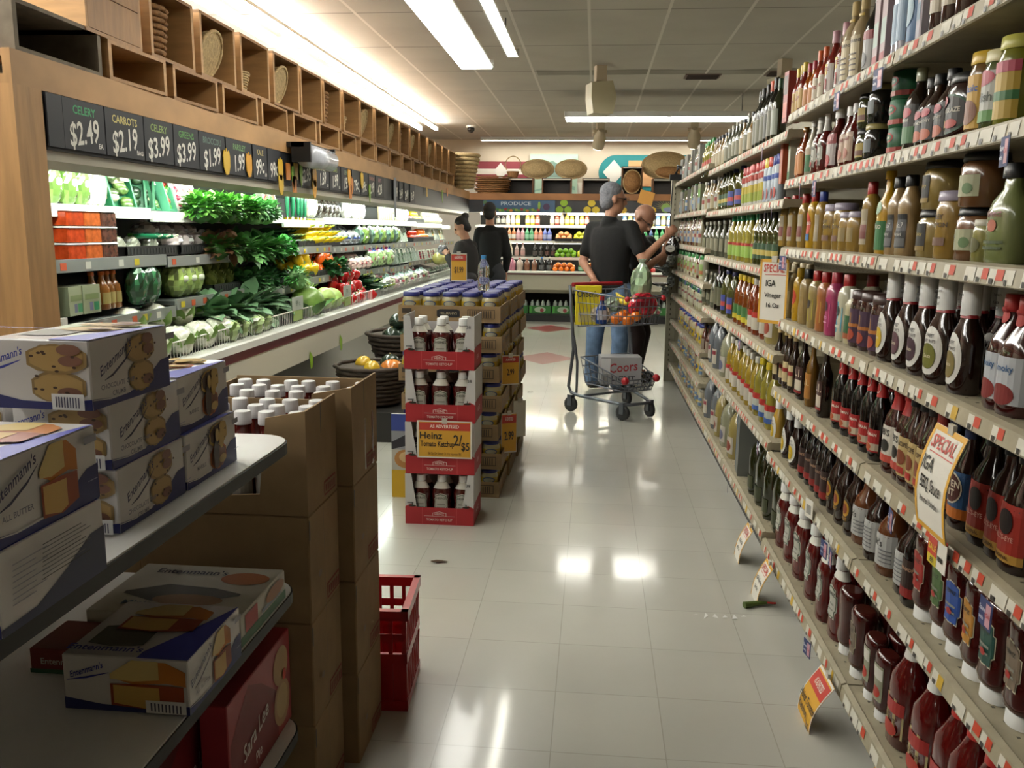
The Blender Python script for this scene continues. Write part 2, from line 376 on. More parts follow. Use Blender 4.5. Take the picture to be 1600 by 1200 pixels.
BBQ = gl('#24100b'); KET = gl('#5c0d0b'); KETD = gl('#46100e'); MUS = gl('#a5833a', .25); YEL = gl('#c99a12', .3); PALE = gl('#b39a62', .25); OLIVE = gl('#2a2c12'); OILY = gl('#9c8a2c', .1); SOY = gl('#0d0706')
WC = mat('#d9d9d6', .35); BC = mat('#101114', .35); RC = mat('#8f1414', .35); YC = mat('#c9a11a', .4)
R = lambda *a: ('r', *a)
def shield(u, v, ru, rv, c): return ('f', [(u-ru, v-rv*.5, v+rv*.45), (u-ru*.78, v-rv*.6, v+rv*.5), (u-ru*.76, v-rv, v+rv*.85), (u, v-rv, v+rv*1.05), (u+ru*.76, v-rv, v+rv*.85), (u+ru*.78, v-rv*.6, v+rv*.5), (u+ru, v-rv*.5, v+rv*.45)], c)
def heinz(c, v=.42, s=1.0, ru=.55, rv=.2, hz='#20201c', frame='#dedcd0'):
    return [shield(0, v, ru, rv, frame), shield(0, v, ru*.92, rv*.94, c), shield(0, v, ru*(.8 if hz == '#20201c' and frame == '#dedcd0' else .9), rv*(.84 if frame == '#dedcd0' else .93), '#bdbcb0' if frame == '#dedcd0' else c), ('t', 'HEINZ', 0, v+rv*.5, .062*s, hz), R(-ru*.5, v-rv*.2, ru*.5, v-rv*.08, '#8a8a80'), R(-ru*.5, v-rv*.5, ru*.5, v-rv*.4, '#8a8a80')]
def sbr(c): return [('e', 0, .3, .72, .23, '#dcdad2'), ('t', 'SWEET', 0, .44, .045, '#3a3436', .9), ('t', "BABY RAY'S", 0, .39, .042, '#3a3436', .8), ('e', 0, .25, .42, .12, c), ('t', 'Sauce', 0, .25, .05, '#e8dcc0', .8),
   ('t', "SWEET BABY RAY'S", 0, .86, .028, '#2c2c2c', .9), ('t', 'The Sauce', 0, .8, .045, '#2c2c2c', .9), ('t', 'is the Boss!', 0, .745, .042, '#2c2c2c', .9)]
S = {}
def reg(k, *a, **q): S[k] = (a, q)
def get(k, single=False):
    kk = (k, single)
    if kk not in _P:
        a, q = S[k]; q = dict(q, single=single)
        if single: q['n'] = min(q.get('n', 18), 10)
        _P[kk] = product(*a, **q)
    return _P[kk]
_P = {}
for i, c in enumerate(('#c7a518', '#54303c', '#3a1c2c', '#6a6a1a', '#7a6a34')):
    reg('sbr%d' % i, 'barbecue_sauce_bottle', 'seal', .24, .088, BBQ, WC, sbr(c), flat=.72, n=24, band=(.66, .69, '#8a1c20'), capn='seal')
reg('sbrs', 'barbecue_sauce_bottle', 'seal', .225, .075, BBQ, WC, sbr('#c7a518')[:5], flat=.72, capn='seal')
reg('sbry', 'honey_mustard_bottle', 'seal', .225, .075, gl('#c19a3c', .2), WC, sbr('#c7a518')[:5], flat=.72, capn='seal')
reg('redcap', 'soy_sauce_bottle', 'sauce', .25, .062, SOY, RC, [R(-.95, .1, .95, .36, '#a51c1c'), R(-.95, .12, .95, .2, '#c9b9a0'), ('t', 'KIKKOMAN', 0, .3, .05, '#e8e0d0'), ('e', 0, .16, .4, .04, '#a5502a'), ('e', 0, .82, .6, .06, '#d9c8c0'), ('e', 0, .82, .5, .048, '#a51c1c')], flat=.9, e=2.2, band=(.72, .9, mat('#a31a1a', .4)))
reg('a1', 'steak_sauce_bottle', 'sauce', .25, .065, gl('#1f0e08'), mat('#2a1210', .4), [R(-.8, .1, .8, .5, '#3c1c14'), R(-.7, .14, .7, .3, '#c3b8a4'), ('t', 'A.1.', 0, .4, .16, '#d8c8b4'), R(-.8, .1, .8, .13, '#8e1d1a')], flat=.7, e=3)
reg('steak', 'steak_sauce_bottle', 'sauce', .22, .05, gl('#2c170e'), mat('#b8a070', .4), [R(-.85, .12, .85, .48, '#c3b083'), R(-.85, .3, .85, .37, '#8e1d1a')], flat=.9)
reg('hp', 'mustard_glaze_bottle', 'sauce', .235, .055, gl('#7a5518', .2), mat('#27303c', .4), [R(-.85, .12, .85, .5, '#a8702a'), ('t', 'A.1.', 0, .36, .13, '#e8d8b4')], flat=.8)
reg('bulls', 'barbecue_sauce_bottle', 'squat', .235, .085, BBQ, BC, [R(-.9, .08, .9, .54, '#a22a1e'), R(-.9, .08, .9, .15, '#b98c3a'), ('t', 'ORIGINAL', 0, .115, .04, '#3a1010'), ('e', .1, .4, .3, .1, '#1a1010'), ('t', "BULL'S-EYE", 0, .27, .055, '#e3b2a0', .9), R(-1, .08, -.9, .54, '#b9a070')], flat=.8, n=24)
reg('pit', 'barbecue_sauce_bottle', 'squat', .225, .078, BBQ, mat('#1d2a4a', .4), [R(-.9, .1, .9, .54, '#1d4e7e'), R(-.9, .1, .9, .2, '#c26a1c'), ('e', 0, .38, .6, .15, '#e0d8c0'), ('e', 0, .38, .54, .135, '#4a1c14'), ('t', 'OPEN', 0, .42, .09, '#e8dcc0'), ('t', 'PIT', 0, .335, .09, '#e8dcc0')], flat=.85, n=24)
reg('bbred', 'barbecue_sauce_bottle', 'squat', .235, .078, gl('#3c120e'), RC, [R(-.9, .12, .9, .52, '#d0cabc'), ('t', "BB'S", 0, .44, .1, '#24201c'), ('e', .1, .3, .3, .07, '#24201c'), R(-.9, .12, .9, .2, '#b9483a')], flat=.85, band=(.7, .85, RC), n=24)
reg('cream', 'barbecue_sauce_bottle', 'squat', .23, .08, gl('#32130c'), BC, [R(-.9, .1, .9, .52, '#b89f68'), ('t', 'RECIPE', 0, .44, .07, '#4a3420', .9), ('e', 0, .3, .35, .08, '#7a3a1c'), R(-.3, .13, .3, .2, '#a52a20')], flat=.85, n=24)
reg('redjar', 'dipping_sauce_bottle', 'squat', .215, .078, gl('#5c1610'), mat('#7a1a14', .35), [R(-.9, .04, .9, .2, '#d8d2c6'), R(-.6, .3, .6, .48, '#4c4a30')], flat=.85)
reg('white', 'grilling_sauce_bottle', 'squat', .21, .085, BBQ, BC, [R(-1, .12, 1, .52, '#b7b7b4'), *[R(-.5, .17+.05*i, .6, .185+.05*i, '#77777a') for i in range(6)]], flat=.95, n=24)
reg('whiteb', 'grilling_sauce_bottle', 'squat', .21, .085, gl('#6a3a1c'), BC, [R(-1, .12, 1, .52, '#b7b7b4'), ('t', "Jack's", -.2, .4, .12, '#24201c'), *[R(.1, .17+.05*i, .8, .185+.05*i, '#77777a') for i in range(4)]], flat=.95, n=24)
reg('sun', 'hot_sauce_bottle', 'squat', .215, .078, BBQ, mat('#23304c', .4), [('e', 0, .34, .62, .17, '#20140c'), ('e', 0, .36, .4, .11, '#b98a1c'), ('e', 0, .36, .25, .07, '#7a2a14'), ('t', 'HOT', 0, .22, .06, '#b98a1c')], flat=.85, n=22)
reg('dark', 'marinade_bottle', 'sauce', .23, .06, SOY, BC, [R(-.9, .1, .9, .5, '#2c1612'), ('t', 'MARINADE', 0, .4, .05, '#c9a080'), R(-.9, .1, .9, .2, '#8e1d1a')], flat=.9)
reg('heinz', 'ketchup_bottle', 'ketch', .26, .1, KET, WC, heinz('#4e5e48', .45), flat=.62, n=24, band=(.75, .85, mat('#c9c7bd', .4)))
for k, c in dict(r='#a52a24', g='#4c6a3a', b='#2a4e9c', o='#b9802c', t='#1c4a40', w='#7a6a58').items():
    reg('inv'+k, 'ketchup_bottle', 'squeeze', .2, .095, KETD, WC, heinz(c, .58, 1.0, .55, .23, frame='#c9c1a8')+[('e', 0, .48, .14, .035, '#a52018')], flat=.72, n=24, inv=True)
reg('invp', 'ketchup_bottle', 'squeeze', .2, .095, KETD, WC, [], flat=.72, n=24, inv=True)
reg('invt', 'organic_ketchup_bottle', 'squeeze', .18, .08, KETD, WC, [R(-.5, .3, .5, .84, '#8f9078'), R(-.45, .62, .45, .8, '#d6d4c8'), ('e', 0, .42, .32, .08, '#b02c1c')], flat=.72, n=24, inv=True)
reg('iga', 'tall_ketchup_bottle', 'sauce', .3, .106, KET, WC, [('f', [(-.7, .1, .42), (-.2, .1, .44), (.3, .1, .43), (.75, .1, .4)], '#b8a878'), R(-.7, .3, .75, .41, '#a52420'), ('t', 'Ketchup', 0, .25, .06, '#5c4420'), ('e', .1, .16, .4, .06, '#b03020')], flat=.85, n=24, band=(.76, .86, mat('#d4d2cc', .4)))
reg('igab', 'tall_ketchup_bottle', 'sauce', .3, .106, KET, WC, [R(-.7, .1, .75, .3, '#b8a878'), R(-.7, .3, .75, .41, '#a52420'), ('e', .1, .16, .4, .06, '#b03020')], flat=.85, n=20, band=(.78, .86, mat('#a52420', .4)))
reg('mustr', 'mustard_bottle', 'squeeze', .2, .062, MUS, RC, [R(-.65, .12, .65, .62, '#a5987c'), R(-.6, .2, .6, .4, '#7a3a34')], flat=.8)
reg('musty', 'mustard_bottle', 'squeeze', .2, .065, YEL, RC, [('e', 0, .42, .7, .22, '#c23a22'), ('t', "French's", 0, .45, .09, '#e8e4dc'), R(-.6, .14, .6, .26, '#3a6a9c')], flat=.8)
reg('mustb', 'mustard_bottle', 'squeeze', .195, .062, MUS, mat('#1f2f7a', .35), [R(-.65, .14, .65, .6, '#9c8f74')], flat=.8)
reg('musj', 'mustard_jar', 'jar', .15, .078, MUS, mat('#8f8798', .35), [('t', 'GREY', 0, .62, .1, '#4a3a24'), ('t', 'POUPON', 0, .5, .1, '#4a3a24'), R(-.5, .2, .5, .32, '#7a5a4a')], flat=1, e=2)
reg('musjs', 'mustard_jar', 'jar', .12, .07, MUS, mat('#8f8798', .35), [R(-.6, .25, .6, .6, '#8f7a4c')], flat=1, e=2)
reg('point', 'mayonnaise_dressing_bottle', 'sauce', .25, .07, YEL, YC, [R(-.9, .05, .9, .4, '#1f6a30'), ('e', 0, .56, .5, .08, '#9fc0a0'), ('t', 'Duo', .1, .34, .1, '#d6d6c0')], flat=.8, n=22)
reg('jd', 'mustard_bottle', 'ketch', .2, .072, gl('#a08458', .3), BC, [R(-.65, .1, .65, .52, '#16161a'), R(-.6, .12, .6, .22, '#5a5a5c'), ('t', 'No.7', 0, .38, .09, '#c9c5bc'), ('t', 'Mustard', 0, .27, .055, '#c9c5bc')], flat=.75, n=22)
reg('bigj', 'spicy_mustard_jar', 'jar', .135, .1, gl('#a0894c', .2), BC, [R(-.35, .15, .35, .72, '#17130f'), ('t', 'Spicy', 0, .5, .1, '#b0983a'), R(-.35, .15, .35, .25, '#8a7028')], flat=1, e=2, n=24)
reg('brj', 'horseradish_jar', 'jar', .13, .095, gl('#7a5230', .2), BC, [R(-.8, .2, .8, .6, '#a9aa88'), ('t', 'Fina', -.2, .46, .1, '#5c5c44'), ('e', .4, .35, .2, .1, '#5c7a4a')], flat=1, e=2, n=24)
reg('smj', 'relish_jar', 'jar', .085, .055, gl('#8f8c4a', .2), mat('#b9b5a4', .35), [('e', 0, .4, .5, .18, '#5a5a2a')], flat=1, e=2)
reg('grn', 'green_dressing_bottle', 'squat', .19, .1, gl('#76804a', .25), BC, [('t', 'Select', 0, .5, .1, '#7a2a24'), ('e', 0, .38, .18, .06, '#b05a3a'), R(-.5, .2, .5, .23, '#3a4a1c'), R(-.45, .14, .45, .17, '#3a4a1c')], flat=.7, n=24)
reg('palem', 'mustard_squeeze_bottle', 'squeeze', .21, .072, PALE, mat('#a89a7a', .4), [R(-.6, .15, .6, .5, '#a88c4c'), ('e', 0, .3, .3, .08, '#8a3a24')], flat=.75)
reg('ylw', 'mustard_squeeze_bottle', 'squeeze', .2, .06, YEL, YC, [('e', 0, .45, .6, .14, '#b93a24'), R(-.5, .15, .5, .25, '#a8821c')], flat=.8)
reg('bgb', 'mustard_squeeze_bottle', 'squeeze', .2, .07, gl('#9c8450', .3), BC, [R(-.6, .15, .6, .5, '#8f7440')], flat=.8)
reg('goc', 'mustard_squeeze_bottle', 'squeeze', .2, .07, gl('#a5905a', .3), RC, [('f', [(-.6, .15, .5), (0, .12, .62), (.6, .15, .5)], '#b0a02c'), ('e', 0, .42, .25, .08, '#2c1c14')], flat=.8)
reg('orng', 'mayonnaise_bottle', 'squeeze', .2, .07, gl('#b06a3a', .3), RC, [('f', [(-.6, .15, .5), (0, .12, .62), (.6, .15, .5)], '#b98c3a')], flat=.8)
reg('pink', 'pink_mayonnaise_bottle', 'squeeze', .205, .078, gl('#b03868', .3), mat('#8f1a2c', .35), [('f', [(-.6, .14, .5), (0, .12, .6), (.6, .14, .5)], '#c04a80'), ('e', 0, .46, .3, .08, '#4a1c24'), ('t', 'MAYO', 0, .28, .07, '#e0a8c0'), R(-.4, .2, .4, .22, '#e0a8c0')], flat=.8)
reg('wblu', 'mayonnaise_bottle', 'squeeze', .205, .078, gl('#cac6ac', .3), RC, [('f', [(-.6, .14, .5), (0, .12, .6), (.6, .14, .5)], '#3aa0c0'), ('e', 0, .45, .28, .08, '#2c3a3c'), R(-.3, .2, .4, .24, '#d9d9c8')], flat=.8)
reg('wgrn', 'horseradish_sauce_bottle', 'squeeze', .165, .062, gl('#c8bf9a', .3), WC, [R(-.8, .1, .8, .52, '#2a5a34'), R(-.8, .1, .8, .2, '#a85a34')], flat=.8)
reg('salsa', 'salsa_jar', 'jar', .165, .082, gl('#38100c'), mat('#3a2420', .35), [R(-1, .08, 1, .68, '#3c1c3a'), ('f', [(-.5, .4, .42), (0, .38, .62), (.5, .4, .42)], '#b0803a'), ('e', 0, .22, .4, .1, '#a5442a'), R(-1, .36, 1, .42, '#b06a24')], flat=1, e=2, n=22)
reg('zw', 'zesty_sauce_bottle', 'squat', .22, .09, gl('#3a0e0c'), RC, [R(-.9, .1, .9, .5, '#b4b8bc'), ('e', 0, .18, .5, .09, '#7a1c18'), ('t', 'Smoky', 0, .4, .08, '#2c5a8a'), ('e', 0, .82, .6, .07, '#a51c1c')], flat=.85, n=22)
# eye level and above
reg('redbox', 'hot_sauce_gift_box', 'box', .2, .06, '#8f2c22', None, [R(-.8, .55, .8, .92, '#3c1c1c'), R(-.8, .1, .8, .4, '#c2563a')], flat=1)
reg('gold', 'hot_sauce_bottle', 'hot', .19, .045, gl('#7a1c10'), mat('#b8a034', .35), [R(-.9, .12, .9, .5, '#b08a34'), ('t', 'Hot', 0, .34, .1, '#7a1414')], flat=1, e=2)
reg('orcap', 'hot_sauce_bottle', 'hot', .19, .045, gl('#8f2a14'), mat('#b8501c', .35), [R(-.9, .12, .9, .5, '#c0b49c'), ('t', 'Hot', 0, .34, .12, '#8f1c14')], flat=1, e=2)
reg('orbot', 'hot_sauce_bottle', 'hot', .17, .042, gl('#b05a14'), mat('#8f1c28', .35), [R(-.9, .12, .9, .45, '#b8742c')], flat=1, e=2)
reg('pete', 'wing_sauce_bottle', 'hot', .22, .058, gl('#7a1c12'), mat('#a57a84', .35), [R(-.95, .1, .95, .52, '#c9c0b8'), ('f', [(-.9, .5, .52), (-.3, .36, .52), (0, .34, .52), (.3, .36, .52), (.9, .5, .52)], '#c9a51c'), ('t', 'PETE', 0, .44, .09, '#8f1414'), R(-.4, .14, -.2, .3, '#a52018'), R(.2, .14, .4, .3, '#a52018')], flat=1, e=2)
reg('wor', 'worcestershire_bottle', 'wine', .26, .07, gl('#9a8458', .6), mat('#a89260', .6), [R(-.75, .1, .75, .55, '#b8a67c'), ('t', 'LEA & PERRINS', 0, .49, .05, '#1c1814', .9), *[R(-.6, .16+.06*i, .6, .175+.06*i, '#4a3c28') for i in range(4)], R(-.75, .06, .75, .1, '#24201c'), R(-.9, .77, .9, .8, '#c9a53a')], flat=1, e=2, n=20)
reg('blk', 'browning_sauce_bottle', 'sauce', .25, .068, SOY, mat('#7a1420', .35), [R(-.9, .1, .9, .5, '#a8a6a4'), R(-.9, .42, .9, .52, '#8a2028'), ('e', 0, .2, .4, .09, '#3a3a3c')], flat=1, e=2, n=20)
reg('pinkb', 'cooking_spray_box', 'box', .2, .05, '#b0989c', None, [R(-.9, .3, .9, .62, '#a9bdb4'), R(-.9, 0, .9, .18, '#a5303c')], flat=1)
reg('silver', 'shiny_seasoning_bottle', 'can', .2, .045, mat('#a8acb8', .2, metal=.7), None, [R(-.8, .2, .8, .7, '#8fa8c0')], flat=1, e=2)
reg('blucan', 'blue_seasoning_can', 'can', .2, .07, '#3a6a98', None, [R(-.9, 0, .9, .12, '#5c1c14'), ('e', 0, .5, .5, .2, '#8fb0c0'), R(-.9, .82, .9, .96, '#a9a9ac')], flat=1, e=2)
reg('whvio', 'white_seasoning_carton', 'box', .2, .055, '#aca8b4', None, [R(.3, 0, 1, 1, '#4a1c34'), R(-.9, .3, .2, .5, '#8098b0')], flat=1)
reg('brnc', 'brown_marinade_bottle', 'sauce', .24, .062, gl('#341410'), mat('#5a1c14', .4), [R(-.9, .22, .9, .52, '#a89a80'), R(-.9, .34, .9, .37, '#8e1d1a')], flat=1, e=2)
reg('gwbox', 'green_and_white_box', 'box', .16, .06, '#b3b5a2', None, [R(-1, 0, 1, .25, '#1c6a2c'), R(-1, .8, 1, 1, '#1c6a2c'), R(.2, .8, 1, 1, '#a8702a')], flat=.6)
reg('rwbox', 'orange_and_white_box', 'box', .16, .05, '#b4502c', None, [R(-.2, 0, .2, 1, '#c9b8a8')], flat=.6)
reg('orb', 'orange_marinade_bottle', 'sauce', .19, .06, gl('#8a3c12'), gl('#8a5a1c'), [R(-.9, .1, .9, .5, '#b8742c')], flat=.8)
reg('hk', 'ketchup_bottle', 'sauce', .2, .055, KET, WC, heinz('#c8c6bc', .36, 1.1, .7, .22)+[('e', 0, .2, .3, .05, '#a52018')], flat=1, e=2, band=(.72, .9, mat('#b4b2aa', .4)))
reg('whr', 'horseradish_bottle', 'sauce', .2, .05, gl('#b5ad98', .3), WC, [R(-.9, .1, .9, .52, '#2f6a3a'), R(-.9, .4, .9, .52, '#b8a890')], flat=1, e=2)
reg('ckt', 'cocktail_sauce_bottle', 'squat', .2, .08, gl('#4e100e'), WC, [R(-.85, .1, .85, .6, '#b9aeac'), R(-.85, .44, .85, .6, '#8a2428'), ('e', 0, .18, .45, .1, '#a51c18')], flat=.9, n=20)
reg('shr', 'seafood_sauce_bottle', 'squat', .19, .07, gl('#5c1610'), WC, [R(-.85, .1, .85, .55, '#b59a84'), ('t', 'Cocktail', 0, .45, .08, '#8a1c1c'), ('e', 0, .22, .5, .09, '#a8604a')], flat=.9)
reg('olv', 'olive_jar', 'jar', .11, .07, gl('#1c1c18', .1), mat('#8f8450', .35), [R(-.5, .25, .5, .6, '#5c6468')], flat=1, e=2, n=20)
reg('olvg', 'olive_jar', 'jar', .1, .065, gl('#3a3c1c', .1), BC, [R(-.6, .2, .6, .6, '#a89038'), R(-.6, .25, .6, .4, '#6a3a20')], flat=1, e=2, n=20)
reg('gcan', 'green_tomato_can', 'can', .078, .078, '#135e38', None, [('e', 0, .66, .45, .18, '#a52c20'), ('e', 0, .66, .36, .12, '#135e38'), ('t', 'Roland', 0, .66, .13, '#c9c9b8', .8), R(-1.3, .12, 1.3, .3, '#a5301f')], flat=1, e=2, n=20)
reg('mint', 'dark_chutney_bottle', 'wine', .2, .07, gl('#22160e'), gl('#a8ac8c', .4), [R(-.8, .1, .8, .56, '#16120e'), R(-.8, .1, .8, .3, '#2a6a30'), ('e', 0, .47, .4, .06, '#a52a3a'), ('t', 'Mint', 0, .38, .07, '#c8c4b4')], flat=.9, n=20)
reg('chut', 'chutney_jar', 'squat', .165, .072, gl('#2c1408'), BC, [R(-.75, .1, .75, .56, '#120e0c'), ('e', 0, .18, .5, .08, '#b04a1c'), R(-.75, .1, -.55, .56, '#1c4a34'), ('e', 0, .48, .4, .06, '#a52a3a'), ('t', 'CHUTNEY', 0, .36, .055, '#c8c4b4')], flat=.9, n=20)
reg('glaz', 'ham_glaze_jar', 'jar', .14, .1, gl('#2c0e0a'), BC, [('e', 0, .4, .95, .3, '#1c4a34'), ('e', 0, .4, .85, .27, '#14100e'), ('t', 'HAM GLAZE', 0, .45, .1, '#c8c4b4'), ('e', -.3, .25, .25, .08, '#b8a040'), ('e', .2, .25, .3, .07, '#a52a20'), ('e', -.3, .6, .35, .09, '#a52a3a')], flat=.9, e=2, n=24)
reg('yjar', 'pickled_pepper_jar', 'jar', .165, .075, gl('#6a4c1c'), mat('#b8982c', .35), [R(-.9, .08, .9, .72, '#c2951c'), ('t', 'Vlasic', 0, .56, .12, '#2a5a9c'), ('e', 0, .28, .5, .15, '#7a4420')], flat=1, e=2, n=22)
reg('relj', 'relish_jar', 'jar', .155, .075, gl('#4a5424'), mat('#c2bb94', .35), [R(-.9, .12, .9, .74, '#b5b8b0'), ('e', 0, .66, .6, .1, '#b03a50'), ('t', 'Relish', 0, .42, .16, '#24301c'), R(-.9, .12, .9, .26, '#4c8a34')], flat=1, e=2, n=22)
reg('rely', 'sweet_pepper_jar', 'jar', .17, .075, gl('#7a7a1c'), mat('#a8a44c', .35), [R(-.9, .1, .9, .72, '#b8982c'), R(-.9, .3, .9, .4, '#2a6a30'), R(-.9, .6, .9, .72, '#b03a50')], flat=1, e=2, n=22)
# the far oils and vinegars
for k, (nm, shp, h, wd, bd, cp, ar, fl, hd) in dict(
 vin=('vinegar_bottle', 'wine', .29, .07, gl('#0e0c08'), '#161410', [R(-.9, .12, .9, .5, '#5c5a44')], 1, 0),
 vino=('vinegar_bottle', 'wine', .29, .07, gl('#10100a'), '#b0401c', [R(-.9, .12, .9, .5, '#3a3c30')], 1, 0),
 ving=('olive_oil_bottle', 'wine', .27, .065, gl('#252a10'), '#1c3a20', [R(-.9, .12, .9, .52, '#8a9080')], 1, 0),
 clr=('clear_vinegar_bottle', 'sauce', .22, .06, gl('#5c5f4e', .15), '#8a887c', [R(-.9, .15, .9, .5, '#7f7c66')], 1, 0),
 grc=('cooking_oil_bottle', 'oil', .24, .07, gl('#8f8840', .12), '#1f7a34', [R(-.9, .12, .9, .42, '#a8b060'), R(-.9, .3, .9, .42, '#a52c20')], .85, 0),
 tan=('dressing_bottle', 'sauce', .21, .06, gl('#8a6a3a', .2), '#20242c', [R(-.9, .12, .9, .5, '#a89a7a')], .9, 0),
 sred=('cooking_spray_can', 'spray', .2, .05, '#b8b4ac', '#a01c1c', [R(-1, .1, 1, .32, '#8f9c2c'), R(-1, .32, 1, .5, '#b8a42c'), R(-1, .6, 1, .74, '#a5301f')], 1, 0),
 sblu=('cooking_spray_can', 'spray', .2, .05, '#a8b4c0', '#1f2f8a', [R(-1, .5, 1, .6, '#2a4a9c'), ('e', 0, .2, .4, .12, '#a5301f')], 1, 0),
 syel=('cooking_spray_can', 'spray', .2, .05, '#a8b4c0', '#c2a51c', [R(-1, .5, 1, .6, '#2a4a9c'), ('e', 0, .2, .4, .12, '#a5301f')], 1, 0),
 sora=('cooking_spray_can', 'spray', .2, .05, '#a8b4c0', '#b5341c', [R(-1, .5, 1, .6, '#2a4a9c'), ('e', 0, .2, .4, .12, '#a5301f')], 1, 0),
 evoo=('olive_oil_bottle', 'oil', .24, .075, gl('#3a3c14', .1), '#101410', [R(-.9, .12, .9, .42, '#2a4a2c'), R(-.9, .2, .9, .3, '#b8a450')], .9, 0),
 evob=('olive_oil_jug', 'jug', .26, .1, gl('#4a4a1c', .1), '#2a2c5a', [R(-.8, .1, .8, .45, '#34408a'), R(-.8, .2, .8, .3, '#b04038')], .8, 1),
 corn=('vegetable_oil_bottle', 'oil', .26, .085, gl('#a0862c', .1), '#b8b4a8', [R(-.95, .1, .95, .42, '#c0b8a8'), R(-.95, .34, .95, .42, '#a5241c')], .85, 0),
 corg=('vegetable_oil_bottle', 'oil', .24, .075, gl('#9c8f3a', .1), '#1c8a5c', [R(-.95, .1, .95, .4, '#8fb04a'), R(-.95, .34, .95, .4, '#a5241c')], .85, 0),
 amb=('cider_vinegar_bottle', 'oil', .26, .09, gl('#7a3c10', .1), '#c2a51c', [R(-.95, .1, .95, .4, '#3a6a34'), R(-.95, .1, .95, .2, '#c2b02c')], .85, 0),
 ambr=('cider_vinegar_bottle', 'oil', .26, .09, gl('#7a3010', .1), '#b8b4a8', [R(-.95, .1, .95, .42, '#b8b0a0'), R(-.95, .32, .95, .42, '#a5241c')], .85, 0),
 wjug=('white_vinegar_jug', 'jug', .29, .13, gl('#97977c', .2), '#b0aea4', [R(-.6, .1, .6, .42, '#b8b0a0'), ('e', 0, .24, .4, .1, '#5a5a7a')], .85, 1),
 yjug=('cider_vinegar_jug', 'jug', .29, .13, gl('#a09054', .2), '#b0aea4', [R(-.6, .1, .6, .42, '#b8b0a0'), ('e', 0, .24, .4, .1, '#8a3a24')], .85, 1),
 gjug=('grey_vinegar_jug', 'jug', .29, .12, gl('#6c7076', .2), '#b0aea4', [R(-.6, .1, .6, .42, '#b8b0a0'), R(-.5, .3, .5, .38, '#8a2a3a')], .85, 1),
 corb=('corn_oil_bottle', 'oil', .27, .09, gl('#8f8430', .08), '#b8a41c', [R(-.95, .1, .95, .4, '#b0b4a8'), R(-.95, .3, .95, .4, '#a5241c'), R(-.95, .1, .95, .18, '#3a5a9c')], .85, 0),
 dkol=('olive_oil_flagon', 'jug', .3, .12, gl('#23260e', .08), '#0f100c', [R(-.6, .1, .6, .3, '#34381c')], .9, 0),
 tin=('olive_oil_tin', 'box', .3, .16, '#6a6e68', None, [R(-1, 0, -.8, 1, '#1f4a9c'), R(-.7, 0, -.6, 1, '#1f6a3c')], .7, 0),
 mayo=('mayonnaise_jar', 'jar', .15, .085, gl('#c9bd98', .25), '#1f2f7a', [R(-.95, .12, .95, .5, '#c2a51c'), ('e', 0, .36, .6, .13, '#2a4a7a')], .85, 0),
 mayw=('mayonnaise_jar', 'jar', .13, .08, gl('#c4baa0', .25), '#b8b4a8', [R(-.95, .12, .95, .55, '#5c7a9c'), R(-.95, .3, .95, .4, '#c2b48a')], .85, 0),
 mayr=('salad_dressing_jar', 'jar', .13, .075, gl('#a89878', .25), '#7a2a2c', [R(-.95, .12, .95, .55, '#8a6a5c'), R(-.95, .3, .95, .4, '#c2b48a')], .85, 0),
 wbag=('rice_bag', 'box', .2, .1, '#84837a', None, [R(-.8, .1, .8, .4, '#7a8a8c'), R(-.6, .6, .6, .7, '#5c5a60')], .5, 0),
 gbag=('seasoned_crouton_bag', 'box', .2, .08, '#7d8262', None, [R(-.9, .55, .9, .8, '#5c9a34'), R(-.9, .3, .9, .5, '#5c7a9c')], .5, 0),
 gsh=('grated_cheese_shaker', 'spray', .18, .07, '#b0aa92', '#1c7a34', [R(-.95, .15, .95, .6, '#8aa860'), R(-.95, .2, .95, .35, '#a5603a')], 1, 0),
 gsl=('salad_topping_jar', 'spray', .16, .07, '#8f8a6a', '#1c5a34', [R(-.95, .15, .95, .6, '#a8a890'), R(-.95, .4, .95, .5, '#7a3a34')], 1, 0),
 bsl=('salad_topping_jar', 'spray', .16, .07, '#8f8a6a', '#1f2a6a', [R(-.95, .15, .95, .6, '#a8a890'), R(-.95, .4, .95, .5, '#3a3a54')], 1, 0),
 dres=('salad_dressing_bottle', 'sauce', .22, .06, gl('#a59c80', .2), '#b0aea4', [R(-.95, .12, .95, .52, '#a8a89a'), R(-.95, .3, .95, .42, '#8a3a34')], .9, 0),
 dreb=('salad_dressing_bottle', 'sauce', .22, .06, gl('#7a5a3a', .2), '#2a6a3a', [R(-.95, .12, .95, .52, '#5c78a0'), R(-.95, .3, .95, .42, '#c2b9a0')], .9, 0),
 dred=('salad_dressing_bottle', 'sauce', .22, .06, gl('#5a2a1c', .2), '#2a2428', [R(-.95, .12, .95, .52, '#8a7a6a')], .9, 0)).items():
    if shp == 'box': reg(k, nm, shp, h, wd, bd, None, ar, flat=fl)
    else: reg(k, nm, shp, h, wd, bd, mat(cp, .35), ar, flat=fl, handle=bool(hd), n=12)
AB = [1.845, 1.60, 1.345, 1.07, .795, .525, .155]
CZ = [1.79, 1.53, 1.25, .92, .56, .18]
DZ = [1.84, 1.55, 1.295, 1.06, .835, .60, .39, .18]
def headroom(z):
    # clear height above the shelf at z, up to the shelf over it
    for L_ in (AB, CZ, DZ):
        for i, q in enumerate(L_):
            if abs(q-z) < .002: return (L_[i-1]-q-.034) if i else 9
    return 9
